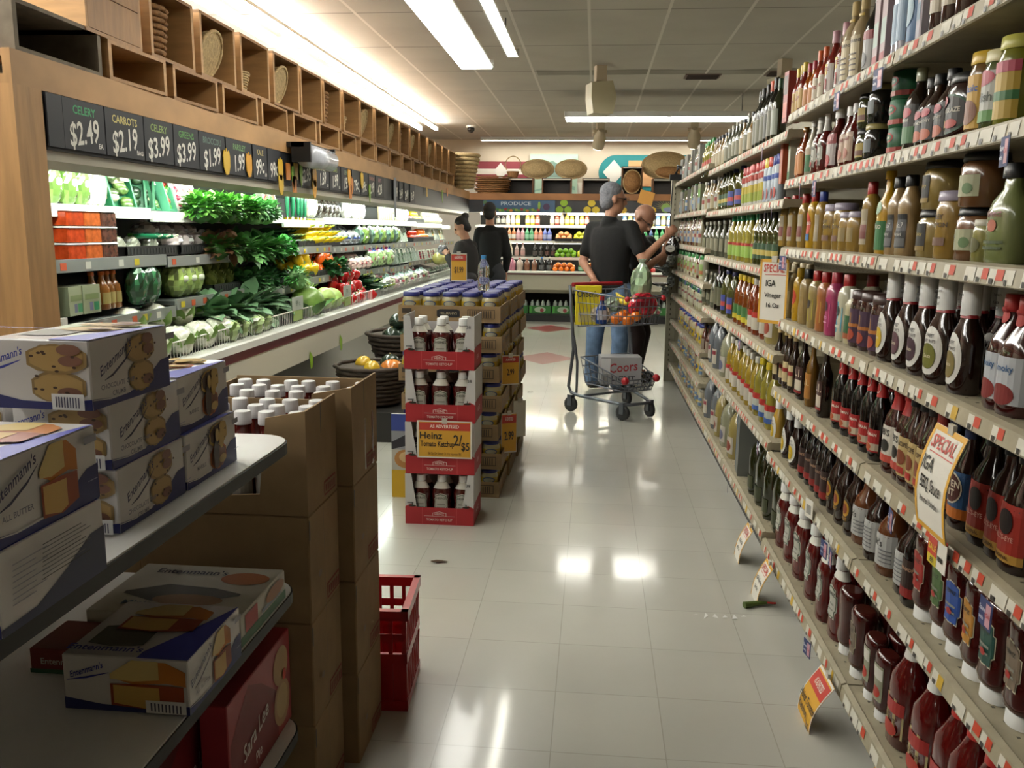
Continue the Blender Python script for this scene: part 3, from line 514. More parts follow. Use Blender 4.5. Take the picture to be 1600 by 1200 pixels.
def shelf_run(kinds, n, ya, yb, z, desc, row, deep=1, single=False, up=1, xf=.758, dx=.0):
    # n facings from ya (near) to yb (far) along the gondola, deep rows behind, up stacked layers; fronts at x = xf
    kinds = kinds.split(); g = desc+' '+row; k = 0
    for i in range(n):
        y = ya+(yb-ya)*i/max(n-1, 1)
        for d in range(deep):
            for u in range(up):
                key = kinds[i % len(kinds)]; pr = get(key, single or d > 0); a, q = S[key]
                dp = a[3]*q.get('flat', .7); room = headroom(z-.001); sz = min(1, room/(up*(a[2]+.0005)))
                lab = desc+', '+row+', '+(od(i)+' from near end' if d == 0 else 'behind the '+od(i)+' one' if d == 1 else 'at back behind '+od(i)+' one')
                if up > 1: lab += (', lower', ', upper', ', topmost')[u] if up > 2 or u == 0 else ', upper'
                put(pr, lab, 'jar' if 'jar' in a[0] else 'can' if 'can' in a[0] else 'box' if 'box' in a[0] or 'carton' in a[0] or 'tin' in a[0] else 'bag' if 'bag' in a[0] else 'bottle',
                    (xf+dx+jit(.004)+d*(dp+.006), y+jit(.003), z+u*(a[2]+.0005)*sz), -PI/2+jit(.12), g, (1, 1, sz) if sz < 1 else None)

reg('invn', 'ketchup_bottle', 'squeeze', .2, .095, KETD, WC, heinz('#1c4a40', .58, 1.0, .55, .23, frame='#c9c1a8')+[('e', 0, .48, .14, .035, '#a52018')], flat=.72, n=24, inv=True)
# ---------------------------------------------------------------- the gondola
GX = .737
STK = [mat('#b03a1c', .6), mat('#c4c0b2', .6), mat('#b8952c', .6)]
def bay(label, y0, y1, shelves, name='gondola_shelving', post=True):
    t = thing(name, label, 'shelving', (GX, y0, 0)); L = y1-y0
    MB().box(.431, .46, 0.001, L-.001, .06, 2.05, mat('#8d8773', .6)).build('back_panel', t)
    MB().box(.05, .42, 0.003, L-.003, 0, .1, BLK).build('kick_plate', t)
    p = MB(); p.box(.40, .43, .001, .024, 0, 2.08, SHELFM)
    p.build('upright', t)
    for j, z in enumerate(shelves):
        s = MB(); base = j == len(shelves)-1
        s.box(.0, .43, .004, L-.004, z-.03, z, SHELFM)
        if z < 1.3:      # perforated deck
            dk = mat('#4e493c', .6)
            for a in range(int(L/.05)):
                for q in range(6): s.box(.03+q*.065, .036+q*.065, .03+a*.05, .036+a*.05, z, z+.0006, dk)
        so = s.build('shelf', t)
        r = MB(); h = .034 if not base else .04
        r.prism([(0, z+.004), (-.014, z-.001), (-.019, z-h), (-.015, z-h-.003), (0, z-h)], .004, L-.004, SHELFM, axis='y')
        rnd = random.Random(int(z*100+y0*10)); yy = .02
        while yy < L-.05:
            wd = rnd.uniform(.034, .06); c = rnd.choice(STK[:1]*4+STK[1:2]*3+STK[2:]*1) if z < 1.2 else rnd.choice(STK[:1]*5+STK[1:2]*4)
            def q(y, k): return (-.014-.005*k-.0012, y, z-.002-(h-.002)*k)
            hh = .72 if c is STK[0] else .9
            for (ya, yb, k0, k1, cc) in ((yy, yy+wd*.5, .1, hh, c), (yy+wd*.5, yy+wd, .1, .95, STK[1])):
                r.add([q(ya, k0), q(yb, k0), q(yb, k1), q(ya, k1)], [(0, 1, 2, 3)], cc)
            r.add([(-.0205, yy+wd*.6, z-h+.012), (-.0205, yy+wd*.85, z-h+.012), (-.021, yy+wd*.85, z-h+.002), (-.021, yy+wd*.6, z-h+.002)], [(0, 1, 2, 3)], '#3a3630')
            yy += wd+rnd.choice((.004, .01, .03, .05))
        r.build('price_rail', so)
    return t
bay('gondola bay with barbecue sauces and tall ketchups, closest bay', 1.08, 2.30, AB)
bay('gondola bay with mustards, soy sauces and squeeze ketchups', 2.30, 3.47, AB)
bay('gondola bay with vinegars, cooking sprays and oil jugs, its nearer half', 3.47, 4.64, CZ)
bay('gondola bay with clear vinegars and grey jugs, its farther half', 4.64, 5.81, CZ)
bay('gondola bay with mayonnaise jars beside the oil bays', 5.81, 6.98, DZ)
bay('last gondola bay with mayonnaise jars next to the end post', 6.98, 8.15, DZ)
t = thing('gondola_end_panel', 'beige slotted end post and panel closing the far gondola end', 'shelving end', (GX, 8.15, 0))
MB().box(.031, .46, 0.005, .05, 0, 1.86, mat('#9c9780', .55)).build('panel', t)
b = MB().box(-.05, .03, .005, .06, 0, 1.9, mat('#a8a38e', .5))
for k in range(36): b.box(-.02, -.01, -.001, 0, .1+k*.048, .12+k*.048, mat('#5a5646', .6))
b.build('post', t)
RUNS = 0
RUNS = [
 ('brnc', 3, 2.033, 2.177, 1.845, 'brown marinade bottle with cream label', 'top shelf', 1, False, 1, 0),
 ('whvio', 1, 2.256, 2.256, 1.845, 'white and violet carton', 'top shelf', 1, False, 1, 0),
 ('blucan', 1, 2.333, 2.333, 1.845, 'pale blue seasoning can', 'top shelf', 1, False, 1, 0),
 ('silver', 2, 2.402, 2.447, 1.845, 'shiny silver seasoning bottle', 'top shelf', 1, False, 1, 0),
 ('pinkb', 2, 2.509, 2.58, 1.845, 'pink and teal spray box', 'top shelf', 1, False, 1, 0),
 ('blk', 1, 2.705, 2.705, 1.845, 'black bottle with grey label and red neck', 'top shelf', 1, False, 1, 0),
 ('wor', 2, 2.832, 2.917, 1.845, 'paper wrapped sauce bottle', 'top shelf', 1, False, 1, 0),
 ('pete', 2, 3.001, 3.12, 1.845, 'wing sauce bottle with yellow and white label', 'top shelf', 1, False, 1, 0),
 ('orcap', 2, 3.217, 3.285, 1.845, 'orange capped hot sauce bottle', 'top shelf', 1, False, 1, 0),
 ('orbot', 2, 3.356, 3.411, 1.845, 'orange hot sauce bottle', 'top shelf', 1, False, 1, 0),
 ('gold', 3, 3.498, 3.621, 1.845, 'gold capped hot sauce bottle', 'top shelf', 2, False, 1, 0),
 ('redbox', 1, 3.742, 3.742, 1.845, 'red hot sauce gift box', 'top shelf', 1, False, 1, 0),
 ('rely', 1, 1.791, 1.791, 1.6, 'yellow labelled pepper jar', 'second shelf', 1, False, 1, 0),
 ('relj', 1, 1.85, 1.85, 1.6, 'pickle relish jar with green label', 'second shelf', 1, False, 1, 0),
 ('yjar', 1, 1.917, 1.917, 1.6, 'yellow lidded pepper jar', 'second shelf', 1, False, 1, 0),
 ('glaz', 1, 2.018, 2.018, 1.6, 'round ham glaze jar with green oval', 'second shelf', 1, False, 1, 0),
 ('chut', 3, 2.102, 2.222, 1.6, 'chutney bottle with black label', 'second shelf', 1, False, 1, 0),
 ('mint', 1, 2.283, 2.283, 1.6, 'long necked mint sauce bottle', 'second shelf', 1, False, 1, 0),
 ('gcan', 1, 2.403, 2.403, 1.6, 'green tomato can of a stack', 'second shelf', 1, False, 3, 0),
 ('olv', 1, 2.607, 2.607, 1.6, 'black olive jar with olive lid', 'second shelf', 1, False, 2, 0),
 ('olvg', 1, 2.699, 2.699, 1.6, 'green olive jar with yellow label', 'second shelf', 1, False, 2, 0),
 ('shr', 2, 2.811, 2.884, 1.6, 'seafood cocktail sauce bottle', 'second shelf', 1, False, 1, 0),
 ('ckt', 1, 3.014, 3.014, 1.6, 'stout cocktail sauce bottle with white cap', 'second shelf', 2, False, 1, 0),
 ('hk', 2, 3.131, 3.223, 1.6, 'small ketchup bottle with neck band', 'second shelf', 2, False, 1, 0),
 ('whr', 1, 3.322, 3.322, 1.6, 'green labelled horseradish bottle', 'second shelf', 1, False, 1, 0),
 ('orb', 2, 3.426, 3.496, 1.6, 'orange marinade bottle', 'second shelf', 1, False, 1, 0),
 ('gwbox', 1, 3.613, 3.613, 1.6, 'green and white box', 'second shelf', 1, False, 1, 0),
 ('rwbox', 1, 3.75, 3.75, 1.6, 'orange and white box', 'second shelf', 1, False, 1, 0),
 ('mustr', 3, 3.381, 3.708, 1.345, 'mustard bottle with red cap and plain label', 'third shelf', 2, False, 1, 0),
 ('musty', 1, 3.23, 3.23, 1.345, 'yellow mustard bottle with red disc', 'third shelf', 1, False, 1, 0),
 ('mustb', 1, 3.1, 3.1, 1.345, 'mustard bottle with blue cap', 'third shelf', 1, False, 1, 0),
 ('musj', 2, 2.884, 3.004, 1.345, 'mustard jar with mauve lid', 'third shelf', 1, False, 1, 0),
 ('musjs', 2, 2.716, 2.801, 1.345, 'small mustard jar with mauve lid', 'third shelf', 1, False, 1, 0),
 ('mustr', 1, 2.59, 2.59, 1.345, 'fat mustard bottle with red cap', 'third shelf', 1, False, 1, 0),
 ('point', 1, 2.449, 2.449, 1.345, 'yellow and green bottle with pointed cap', 'third shelf', 1, False, 1, 0),
 ('jd', 2, 2.278, 2.37, 1.345, 'mustard bottle with black label and cap', 'third shelf', 1, False, 1, 0),
 ('bigj', 1, 2.138, 2.138, 1.345, 'wide spicy mustard jar of a pair', 'third shelf', 2, False, 2, 0),
 ('musj', 1, 2.036, 2.036, 1.345, 'slim mustard jar between the stacked jars', 'third shelf', 1, False, 1, 0),
 ('brj', 1, 1.924, 1.924, 1.345, 'horseradish jar of a stack', 'third shelf', 1, False, 2, 0),
 ('smj', 1, 1.841, 1.841, 1.345, 'tiny relish jar', 'third shelf', 1, False, 1, 0),
 ('grn', 1, 1.763, 1.763, 1.345, 'squat green dressing bottle with red script', 'third shelf', 1, False, 1, 0),
 ('palem', 3, 3.488, 3.735, 1.07, 'pale mustard squeeze bottle', 'fourth shelf', 2, False, 1, 0),
 ('ylw', 1, 3.371, 3.371, 1.07, 'bright yellow mustard bottle', 'fourth shelf', 1, False, 1, 0),
 ('bgb', 1, 3.252, 3.252, 1.07, 'beige mustard bottle with black cap', 'fourth shelf', 1, False, 1, 0),
 ('goc', 1, 3.115, 3.115, 1.07, 'mustard bottle with yellow shield label', 'fourth shelf', 1, False, 1, 0),
 ('orng', 1, 3.014, 3.014, 1.07, 'orange mayonnaise bottle with red cap', 'fourth shelf', 1, False, 1, 0),
 ('pink', 1, 2.896, 2.896, 1.07, 'bright pink mayonnaise bottle', 'fourth shelf', 1, False, 1, 0),
 ('wblu', 1, 2.76, 2.76, 1.07, 'cream mayonnaise bottle with blue shield', 'fourth shelf', 2, False, 1, 0),
 ('wgrn', 1, 2.674, 2.674, 1.07, 'short bottle with green label', 'fourth shelf', 1, False, 1, 0),
 ('salsa', 3, 2.429, 2.611, 1.07, 'salsa jar with purple label', 'fourth shelf', 2, False, 1, 0),
 ('sbr4 sbr3 sbr2 sbr1 sbr0', 5, 1.879, 2.347, 1.07, 'dark barbecue sauce bottle with tall white seal', 'fourth shelf', 3, False, 1, 0),
 ('zw', 2, 1.644, 1.711, 1.07, 'sauce bottle with blue and red label', 'fourth shelf', 1, False, 1, 0),
 ('steak', 4, 3.341, 3.625, 0.795, 'slender brown steak sauce bottle', 'fifth shelf', 1, False, 1, 0),
 ('a1', 1, 3.211, 3.211, 0.795, 'large steak sauce bottle beside slender ones', 'fifth shelf', 1, False, 1, 0),
 ('hp', 1, 3.081, 3.081, 0.795, 'golden mustard glaze bottle', 'fifth shelf', 1, False, 1, 0),
 ('a1', 1, 2.912, 2.912, 0.795, 'large steak sauce bottle beside golden one', 'fifth shelf', 1, False, 1, 0),
 ('redcap', 5, 2.352, 2.733, 0.795, 'soy sauce bottle with red sunburst neck', 'fifth shelf', 2, False, 1, 0),
 ('bbred', 2, 2.164, 2.233, 0.795, 'barbecue sauce bottle with red neck', 'fifth shelf', 1, False, 1, 0),
 ('cream', 3, 2.008, 2.108, 0.795, 'barbecue sauce bottle with cream label', 'fifth shelf', 2, False, 1, 0),
 ('redjar', 1, 1.956, 1.956, 0.795, 'red sauce bottle with white foot', 'fifth shelf', 1, False, 1, 0),
 ('pit', 2, 1.809, 1.887, 0.795, 'barbecue sauce bottle with blue oval label', 'fifth shelf', 2, False, 1, 0),
 ('bulls', 3, 1.572, 1.712, 0.795, 'barbecue sauce bottle with red bull label', 'fifth shelf', 2, False, 1, 0),
 ('sbry', 1, 3.604, 3.604, 0.525, 'honey mustard bottle with white seal', 'sixth shelf', 1, False, 1, 0),
 ('sbrs', 2, 3.241, 3.391, 0.525, 'small barbecue bottle with oval label', 'sixth shelf', 2, False, 1, 0),
 ('dark', 5, 2.782, 3.094, 0.525, 'dark marinade bottle', 'sixth shelf', 2, False, 1, 0),
 ('sun', 3, 2.507, 2.708, 0.525, 'hot sauce bottle with golden sun', 'sixth shelf', 2, False, 1, 0),
 ('white whiteb white whiteb', 4, 2.091, 2.446, 0.525, 'grilling sauce bottle with grey fact label', 'sixth shelf', 1, False, 1, 0),
 ('dark', 1, 2.015, 2.015, 0.525, 'dark marinade bottle beside ketchup', 'sixth shelf', 2, False, 1, 0),
 ('invw invn invo invb invg invr', 6, 1.508, 1.948, 0.525, 'upside down ketchup bottle with coloured shield', 'sixth shelf', 2, False, 1, 0),
 ('heinz', 4, 2.905, 3.405, 0.155, 'squeeze ketchup bottle with white cap', 'bottom shelf', 2, False, 1, 0),
 ('heinz', 2, 2.598, 2.739, 0.155, 'large squeeze ketchup bottle with white cap', 'bottom shelf', 2, False, 1, 0),
 ('invp', 1, 2.496, 2.496, 0.155, 'upside down ketchup bottle turned backwards', 'bottom shelf', 1, False, 1, 0),
 ('invw', 1, 2.365, 2.365, 0.155, 'upside down ketchup bottle with brown shield', 'bottom shelf', 2, False, 1, 0),
 ('invt', 2, 2.134, 2.241, 0.155, 'upside down ketchup bottle with tomato label', 'bottom shelf', 2, False, 1, 0),
 ('iga', 2, 1.874, 2.027, 0.155, 'tall ketchup bottle with harvest label', 'bottom shelf', 2, False, 1, 0),
 ('igab', 5, 1.44, 1.756, 0.155, 'tall ketchup bottle with red neck band', 'bottom shelf', 2, False, 1, 0),
 ('ving vin vino vin vin vin', 6, 3.995, 4.486, 1.79, 'tall dark vinegar bottle', 'top shelf', 1, True, 1, 0),
 ('tan clr tan clr', 4, 4.589, 5.013, 1.79, 'golden dressing bottle', 'top shelf', 1, True, 1, 0),
 ('clr', 3, 5.099, 5.425, 1.79, 'clear vinegar bottle', 'top shelf', 1, True, 1, 0),
 ('tan', 5, 5.526, 6.004, 1.79, 'dressing bottle with black cap', 'top shelf', 1, True, 1, 0),
 ('grc', 4, 6.097, 6.502, 1.79, 'green capped oil bottle', 'top shelf', 1, True, 1, 0),
 ('sblu sblu sora syel', 4, 3.851, 4.093, 1.53, 'white cooking spray with bright cap', 'second shelf', 1, True, 1, 0),
 ('sred', 7, 4.166, 4.704, 1.53, 'cooking spray with red cap', 'second shelf', 1, True, 1, 0),
 ('evob', 2, 4.882, 5.142, 1.53, 'olive oil jug with blue label', 'second shelf', 1, True, 1, 0),
 ('evoo', 3, 5.283, 5.537, 1.53, 'dark olive oil bottle', 'second shelf', 1, True, 1, 0),
 ('tan dres', 6, 5.618, 6.4, 1.53, 'mixed dressing bottle', 'second shelf', 1, True, 1, 0),
 ('evoo', 5, 3.829, 4.261, 1.25, 'olive oil bottle with gold label', 'third shelf', 1, True, 1, 0),
 ('corg', 6, 4.343, 5.044, 1.25, 'yellow oil bottle with green cap', 'third shelf', 1, True, 1, 0),
 ('clr', 6, 5.184, 6.254, 1.25, 'clear cooking vinegar bottle', 'third shelf', 1, True, 1, 0),
 ('yjug', 1, 3.845, 3.845, 0.92, 'pale vinegar jug with handle', 'fourth shelf', 1, True, 1, 0),
 ('ambr', 3, 4.016, 4.303, 0.92, 'amber vinegar bottle with red label', 'fourth shelf', 1, True, 1, 0),
 ('amb', 4, 4.372, 4.755, 0.92, 'amber vinegar bottle with green label', 'fourth shelf', 1, True, 1, 0),
 ('evob', 2, 4.973, 5.212, 0.92, 'oil jug with violet label', 'fourth shelf', 1, True, 1, 0),
 ('vin', 2, 5.394, 5.503, 0.92, 'slim black vinegar bottle', 'fourth shelf', 1, True, 1, 0),
 ('clr', 3, 5.676, 6.125, 0.92, 'clear bottle with white label', 'fourth shelf', 1, True, 1, 0),
 ('corb', 3, 3.733, 4.022, 0.56, 'corn oil bottle with red band', 'fifth shelf', 1, True, 1, 0),
 ('corn', 7, 4.134, 4.892, 0.56, 'vegetable oil bottle', 'fifth shelf', 1, True, 1, 0),
 ('wjug', 1, 5.108, 5.108, 0.56, 'milky vinegar jug', 'fifth shelf', 1, True, 1, 0),
 ('gjug', 2, 5.426, 5.691, 0.56, 'grey vinegar jug', 'fifth shelf', 1, True, 1, 0),
 ('dred', 2, 5.85, 6.018, 0.56, 'dark red vinegar bottle', 'fifth shelf', 1, True, 1, 0),
 ('dkol', 4, 3.485, 4.026, 0.18, 'dark olive oil flagon', 'bottom shelf', 1, True, 1, 0),
 ('tin', 1, 4.382, 4.382, 0.18, 'silver oil tin with blue edge', 'bottom shelf', 1, True, 1, 0),
 ('yjug wjug', 3, 4.669, 5.202, 0.18, 'large vinegar jug', 'bottom shelf', 1, True, 1, 0),
 ('gjug', 2, 5.397, 5.735, 0.18, 'large grey vinegar jug', 'bottom shelf', 1, True, 1, 0),
 ('wbag dred dres wbag', 12, 6.707, 8.08, 1.84, 'light packet or bottle', 'top shelf', 1, True, 1, 0),
 ('gbag dred wbag dreb', 12, 6.591, 8.08, 1.55, 'salad packet or bottle', 'second shelf', 1, True, 1, 0),
 ('dres dreb dred', 16, 6.489, 8.08, 1.295, 'salad dressing bottle', 'third shelf', 1, True, 1, 0),
 ('gsh dred gsh dres', 13, 6.396, 7.976, 1.06, 'cheese shaker or dressing', 'fourth shelf', 1, True, 1, 0),
 ('gsl bsl gsl dred', 14, 6.306, 7.874, 0.835, 'salad topping jar', 'fifth shelf', 1, True, 1, 0),
 ('mayo mayo mayr', 12, 6.212, 7.767, 0.6, 'mayonnaise jar with blue lid', 'sixth shelf', 1, True, 1, 0),
 ('mayw mayo mayr mayw', 13, 6.128, 7.672, 0.39, 'mayonnaise jar', 'seventh shelf', 1, True, 1, 0),
 ('mayw mayo mayw mayr', 14, 6.044, 7.576, 0.18, 'low mayonnaise jar', 'bottom shelf', 1, True, 1, 0),
]

for (kinds, n, ya, yb, z, desc, row, deep, single, up, dx) in RUNS: shelf_run(kinds, n, ya, yb, z+.001, desc, row, deep, single, up, dx=dx)

# ---------------------------------------------------------------- paper signs on the gondola
PAP = mat('#cfcbc0', .7); SYEL = mat('#c7952a', .6); SRED = '#b3382c'
def sign_items(w, h, kind):
    a = [R(-w/2, 0, w/2, h, SYEL if kind != 'white' else PAP)]
    if kind == 'special':
        a += [R(-w*.42, .05*h, w*.42, h*.96, PAP), ('t', 'SPECIAL', 0, h*.84, h*.2, SRED, w/(h*.2)/5.0), R(-w*.3, h*.74, w*.42, h*.75, SRED)]
    return a
def paper_sign(label, loc, rot, w, h, kind, lines, bend=0.02, tilt=0, name='shelf_sign', yaw=0):
    # a slightly bowed sheet hanging from its top edge
    t = thing(name, label, 'sign', loc, rot); b = MB(); n = 6
    def mp(u, v, o=0): return (u, -bend*math.sin(PI*(v/h))*1.0-o+(h-v)*math.tan(tilt), v-h)
    fr = [[mp(-w/2+w*i/4, h*j/n) for i in range(5)] for j in range(n+1)]
    vs = [p for r in fr for p in r]+[(p[0], p[1]+.0012, p[2]) for r in fr for p in r]; o = 5*(n+1)
    fs = [(j*5+i, j*5+i+1, j*5+i+6, j*5+i+5) for j in range(n) for i in range(4)]; fs += [tuple(o+k for k in f[::-1]) for f in fs]
    b.add(vs, fs, PAP if kind != 'adv' else SYEL, True)
    def rect(u0, v0, u1, v1, c, lv):
        for j in range(n):
            a, q = max(v0, h*j/n), min(v1, h*(j+1)/n)
            if q > a: b.add([mp(u0, a, lv), mp(u1, a, lv), mp(u1, q, lv), mp(u0, q, lv)], [(0, 1, 2, 3)], c)
    if kind == 'special':
        for r in ((-w/2, 0, w/2, h*.05), (-w/2, h*.95, w/2, h), (-w/2, 0, -w*.43, h), (w*.43, 0, w/2, h)): rect(*r, SYEL, .0006)
        rect(-w*.32, h*.755, w*.42, h*.765, SRED, .001)
        b.paint([('t', 'SPECIAL', 0, h*.85, h*.17, SRED, 1.05*w/h*1.15)], mp, .0012)
    elif kind == 'adv':
        for r in ((-w/2, 0, w/2, h*.035), (-w/2, 0, -w*.47, h), (w*.47, 0, w/2, h), (-w/2, h*.97, w/2, h)): rect(*r, PAP, .0008)
        rect(-w*.46, h*.75, w*.46, h*.95, SRED, .001)
        b.paint([('t', 'AS ADVERTISED', 0, h*.85, h*.12, '#e0d8cc', .62*w/(h*1.0))], mp, .0016)
    for i, L in enumerate(lines):
        s, u, v, q, c = L[:5]; b.paint([('t', s, u*w, v*h, q*h, c, L[5] if len(L) > 5 else 1)], mp, .002)
    b.build('sheet', t)
    MB().box(-.012, .012, -.004, .004, -.012, .012, mat('#b8b4a8', .3)).build('clip', t)
    return t
K = '#24221e'
paper_sign('yellow bordered special sign for barbecue sauce hanging on the fifth shelf rail', (GX-.035, 1.70, 1.025), -PI/2, .15, .21, 'special', [('IGA', -.22, .64, .19, K, .8), ('BBQ Sauce', .0, .46, .17, K, .62), ('Assorted Varieties', 0, .3, .09, K, .62)], tilt=-.1)
paper_sign('yellow ketchup price sign curling down at the bottom shelf by upside down bottles', (GX-.035, 2.36, .145), -PI/2, .14, .2, 'adv', [('Heinz Tomato', -.02, .58, .15, K, .8), ('Ketchup', -.12, .44, .15, K, .8), ('2/$5', .28, .32, .15, K, .6), ('36 Oz Or Simply 21 Oz', 0, .16, .07, K, .7)], bend=.03, tilt=-.25)
paper_sign('special sign for squeeze ketchup at the bottom shelf beneath tall ketchup bottles', (GX-.035, 1.86, .145), -PI/2, .15, .2, 'special', [('IGA', -.22, .62, .18, K, .8), ('Squeeze', -.05, .44, .14, K, .8), ('Ketchup', -.05, .28, .14, K, .8)], bend=.02, tilt=-.35)
paper_sign('narrow orange bordered special sign standing out at the fourth shelf among mustards', (GX-.04, 3.44, 1.3), -PI/2+.75, .13, .25, 'special', [('IGA', -.1, .62, .14, K, .8), ('Vinegar', 0, .44, .1, K), ('16 Oz', 0, .28, .1, K)], bend=0)
paper_sign('orange bordered special sign at the bottom shelf beside the dark flagons', (GX-.035, 3.62, .15), -PI/2, .12, .17, 'special', [('IGA Oil', 0, .6, .12, K), ('48 Oz', 0, .42, .12, K)], bend=.015, tilt=-.3)
paper_sign('special sign at the bottom shelf where the ketchups meet the flagons', (GX-.035, 3.2, .15), -PI/2, .12, .17, 'special', [('IGA Syrup', 0, .6, .12, K), ('24 Oz', 0, .42, .12, K)], bend=.015, tilt=-.3)
TBL = mat('#2a3560', .6)
def shelf_tag(y, z, desc, w=.052, h=.052, white=False):
    t = link('shelf_tag', None, None, (GX-.03, y, z), -PI/2+jit(.25)); b = MB().box(-w/2, w/2, 0, .001, -h, 0, PAP if white else TBL)
    mp = flatmap((0, 0, -h), (1, 0, 0), (0, 0, 1))
    if white: b.paint([R(-w*.3, h*.2, w*.3, h*.7, '#8a8880')], mp, .0008)
    else: b.paint([R(w*.05, h*.1, w*.42, h*.9, '#b88a94'), ('t', 'Save', -w*.22, h*.62, h*.26, '#c8c8d4'), ('t', 'with', -w*.22, h*.3, h*.2, '#c8c8d4'), ('t', 'IGA', w*.24, h*.5, h*.22, '#a52a30')], mp, .0008)
    b.build('card', t); tag(t, desc, 'shelf tag')
_tg = [(1.62, AB[1], 'second shelf under the yellow lidded jar'), (1.5, AB[4], 'fifth shelf beneath the blue and red label bottle'), (2.37, AB[0], 'top shelf under the black bottle'), (2.75, AB[0], 'top shelf under the paper wrapped bottles'),
 (3.15, AB[1], 'second shelf under the orange box'), (2.95, AB[1], 'second shelf under the small ketchup'), (3.36, AB[2], 'third shelf under the red capped mustards'), (3.3, AB[2], 'third shelf beside the other tag there'),
 (2.0, AB[4], 'fifth shelf beside the white foot bottle'), (2.45, AB[5], 'sixth shelf above the golden sun bottles'), (2.52, AB[5], 'sixth shelf over the dark marinades'), (2.62, AB[6], 'bottom shelf by the large ketchups'), (3.62, CZ[1], 'oil bay second shelf under bright caps'), (3.75, CZ[1], 'oil bay second shelf under red caps'), (3.9, CZ[0], 'oil bay top shelf under dark vinegars'),
 (3.6, CZ[4], 'oil bay fifth shelf above the flagons'), (4.2, CZ[3], 'oil bay fourth shelf under amber bottles'), (4.5, CZ[2], 'oil bay third shelf under green caps'), (5.0, CZ[2], 'oil bay third shelf under clear bottles'), (4.3, CZ[5], 'oil bay bottom shelf by the tin')]
for y, z, d in _tg: shelf_tag(y, z-.03, 'small blue save tag on the '+d)
t = link('shelf_tag', None, None, (GX-.032, 1.72, .785), -PI/2); b = MB().box(-.045, .045, 0, .001, -.05, .01, PAP)
b.paint([R(-.045, 0, .0, .05, '#c7b22a'), R(-.045, .02, -.0, .058, SRED), ('t', 'SALE', -.022, .036, .018, '#d8c23a'), ('t', '.88', -.022, .01, .016, K), R(.01, .02, .03, .03, K)], flatmap((0, 0, -.05), (1, 0, 0), (0, 0, 1)), .0008)
b.build('card', t); tag(t, 'red and yellow sale tag sticking out over the upside down ketchups', 'shelf tag')
shelf_tag(2.72, .56, 'small yellow flag tag hanging before the dark marinades', .05, .06, True)

# ---------------------------------------------------------------- the produce case along the left
CX, CY0, CY1 = -1.9, 2.92, 13.1
LW = W('#aa8254', (6, .6, 1)); LWV = W('#aa8254', (6, 6, .6))
case = thing('produce_case', 'long open refrigerated produce case with wooden fascia and maroon bumper', 'produce case', (CX, CY0, 0)); L = CY1-CY0
DARK = mat('#15191a', .5); CWHT = mat('#dcdcd4', .35); CGRY = mat('#8f9390', .35, metal=.3)
MB().box(-.95, -.9, -.02, L, .2, 1.95, DARK).build('back_panel', case)
MB().box(-.95, -.03, -.02, 0, .1, 1.95, mat('#8e8e8a', .4)).build('side_panel', case)
MB().box(-1.2, -.03, -.17, L, 1.855, 1.885, LW).box(-.03, 0, -.17, L, 1.855, 1.965, LW).box(-1.2, -.03, -.17, L, 1.94, 1.963, LW).build('wooden_fascia', case)
MB().box(-.17, 0, -.17, -.02, 0, 1.855, LWV).build('end_post', case)
MB().box(-.03, -.01, 0, L, 1.66, 1.855, mat('#22242a', .5)).build('price_board', case)
b = MB().prism([(-.02, 1.66), (-.02, 1.625), (-.07, 1.595), (-.3, 1.64), (-.3, 1.66)], 0, L, mat('#9c9686', .4), axis='x')
b.M = Matrix.Identity(4); b = MB(); b.add([(-.02, 0, 1.66), (-.02, 0, 1.625), (-.07, 0, 1.598), (-.12, 0, 1.64), (-.02, L, 1.66), (-.02, L, 1.625), (-.07, L, 1.598), (-.12, L, 1.64)], [(0, 1, 5, 4), (1, 2, 6, 5), (2, 3, 7, 6), (0, 3, 2, 1)], mat('#9c9686', .4))
b.box(-.9, -.1, 0, L, 1.66, 1.67, CWHT); b.build('canopy_bezel', case)
CE = mat('#f4fff4', .5, emit=CASE)
for j in range(8):
    MB().box(-.19, -.16, .05+j*1.27, .05+j*1.27+1.2, 1.632, 1.655, CE).build('tube', case)
SH = ((1.48, -.3, .62), (1.255, -.25, .65), (1.03, -.2, .7))
for r, (z, x, dpt) in enumerate(SH):
    y = .02; rnd = random.Random(r+3); k = 0
    while y < L-.1:
        w_ = .3 if k == 0 else rnd.choice((.9, .93)); y2 = min(y+w_, L-.01); dz = rnd.choice((0, 0, -.012, -.03)) if k else 0
        s = MB().box(-.9, x, y+.008, y2-.008, z-.02+dz, z+dz, CWHT if r == 0 else mat('#454a48', .5))
        s.box(x-.004, x+.012, y+.008, y2-.008, z-.045+dz, z+.008+dz, CWHT if r == 0 or k == 0 else CGRY)
        so = s.build('shelf', case)
        if r or k == 0:
            g = MB(); q = y+.05
            while q < y2-.07:
                g.box(x+.012, x+.0135, q, q+.04, z-.035+dz, z-.005+dz, rnd.choice(('#b8502c', '#c7b52a', '#c9c9c0')) if rnd.random() < .7 else '#c9c9c0'); q += rnd.uniform(.09, .3)
            if g.v: g.build('price_trim', so)
        y = y2; k += 1
MB().add([(.0, 0, .72), (-.05, 0, .72), (-.9, 0, .9), (-.9, 0, .86), (0, L, .72), (-.05, L, .72), (-.9, L, .9), (-.9, L, .86)], [(1, 5, 6, 2), (0, 1, 2, 3), (0, 3, 7, 4)], DARK) .build('deck', case)
b = MB().bbox(-.06, .03, 0, L, .745, .79, CWHT, .008); b.box(-.04, .005, 0, L, .69, .745, mat('#6e2430', .4))
b.build('bumper_rail', case)
MB().box(-.06, .0, 0, L, .53, .69, mat('#c5bfae', .4)).build('lower_panel', case)
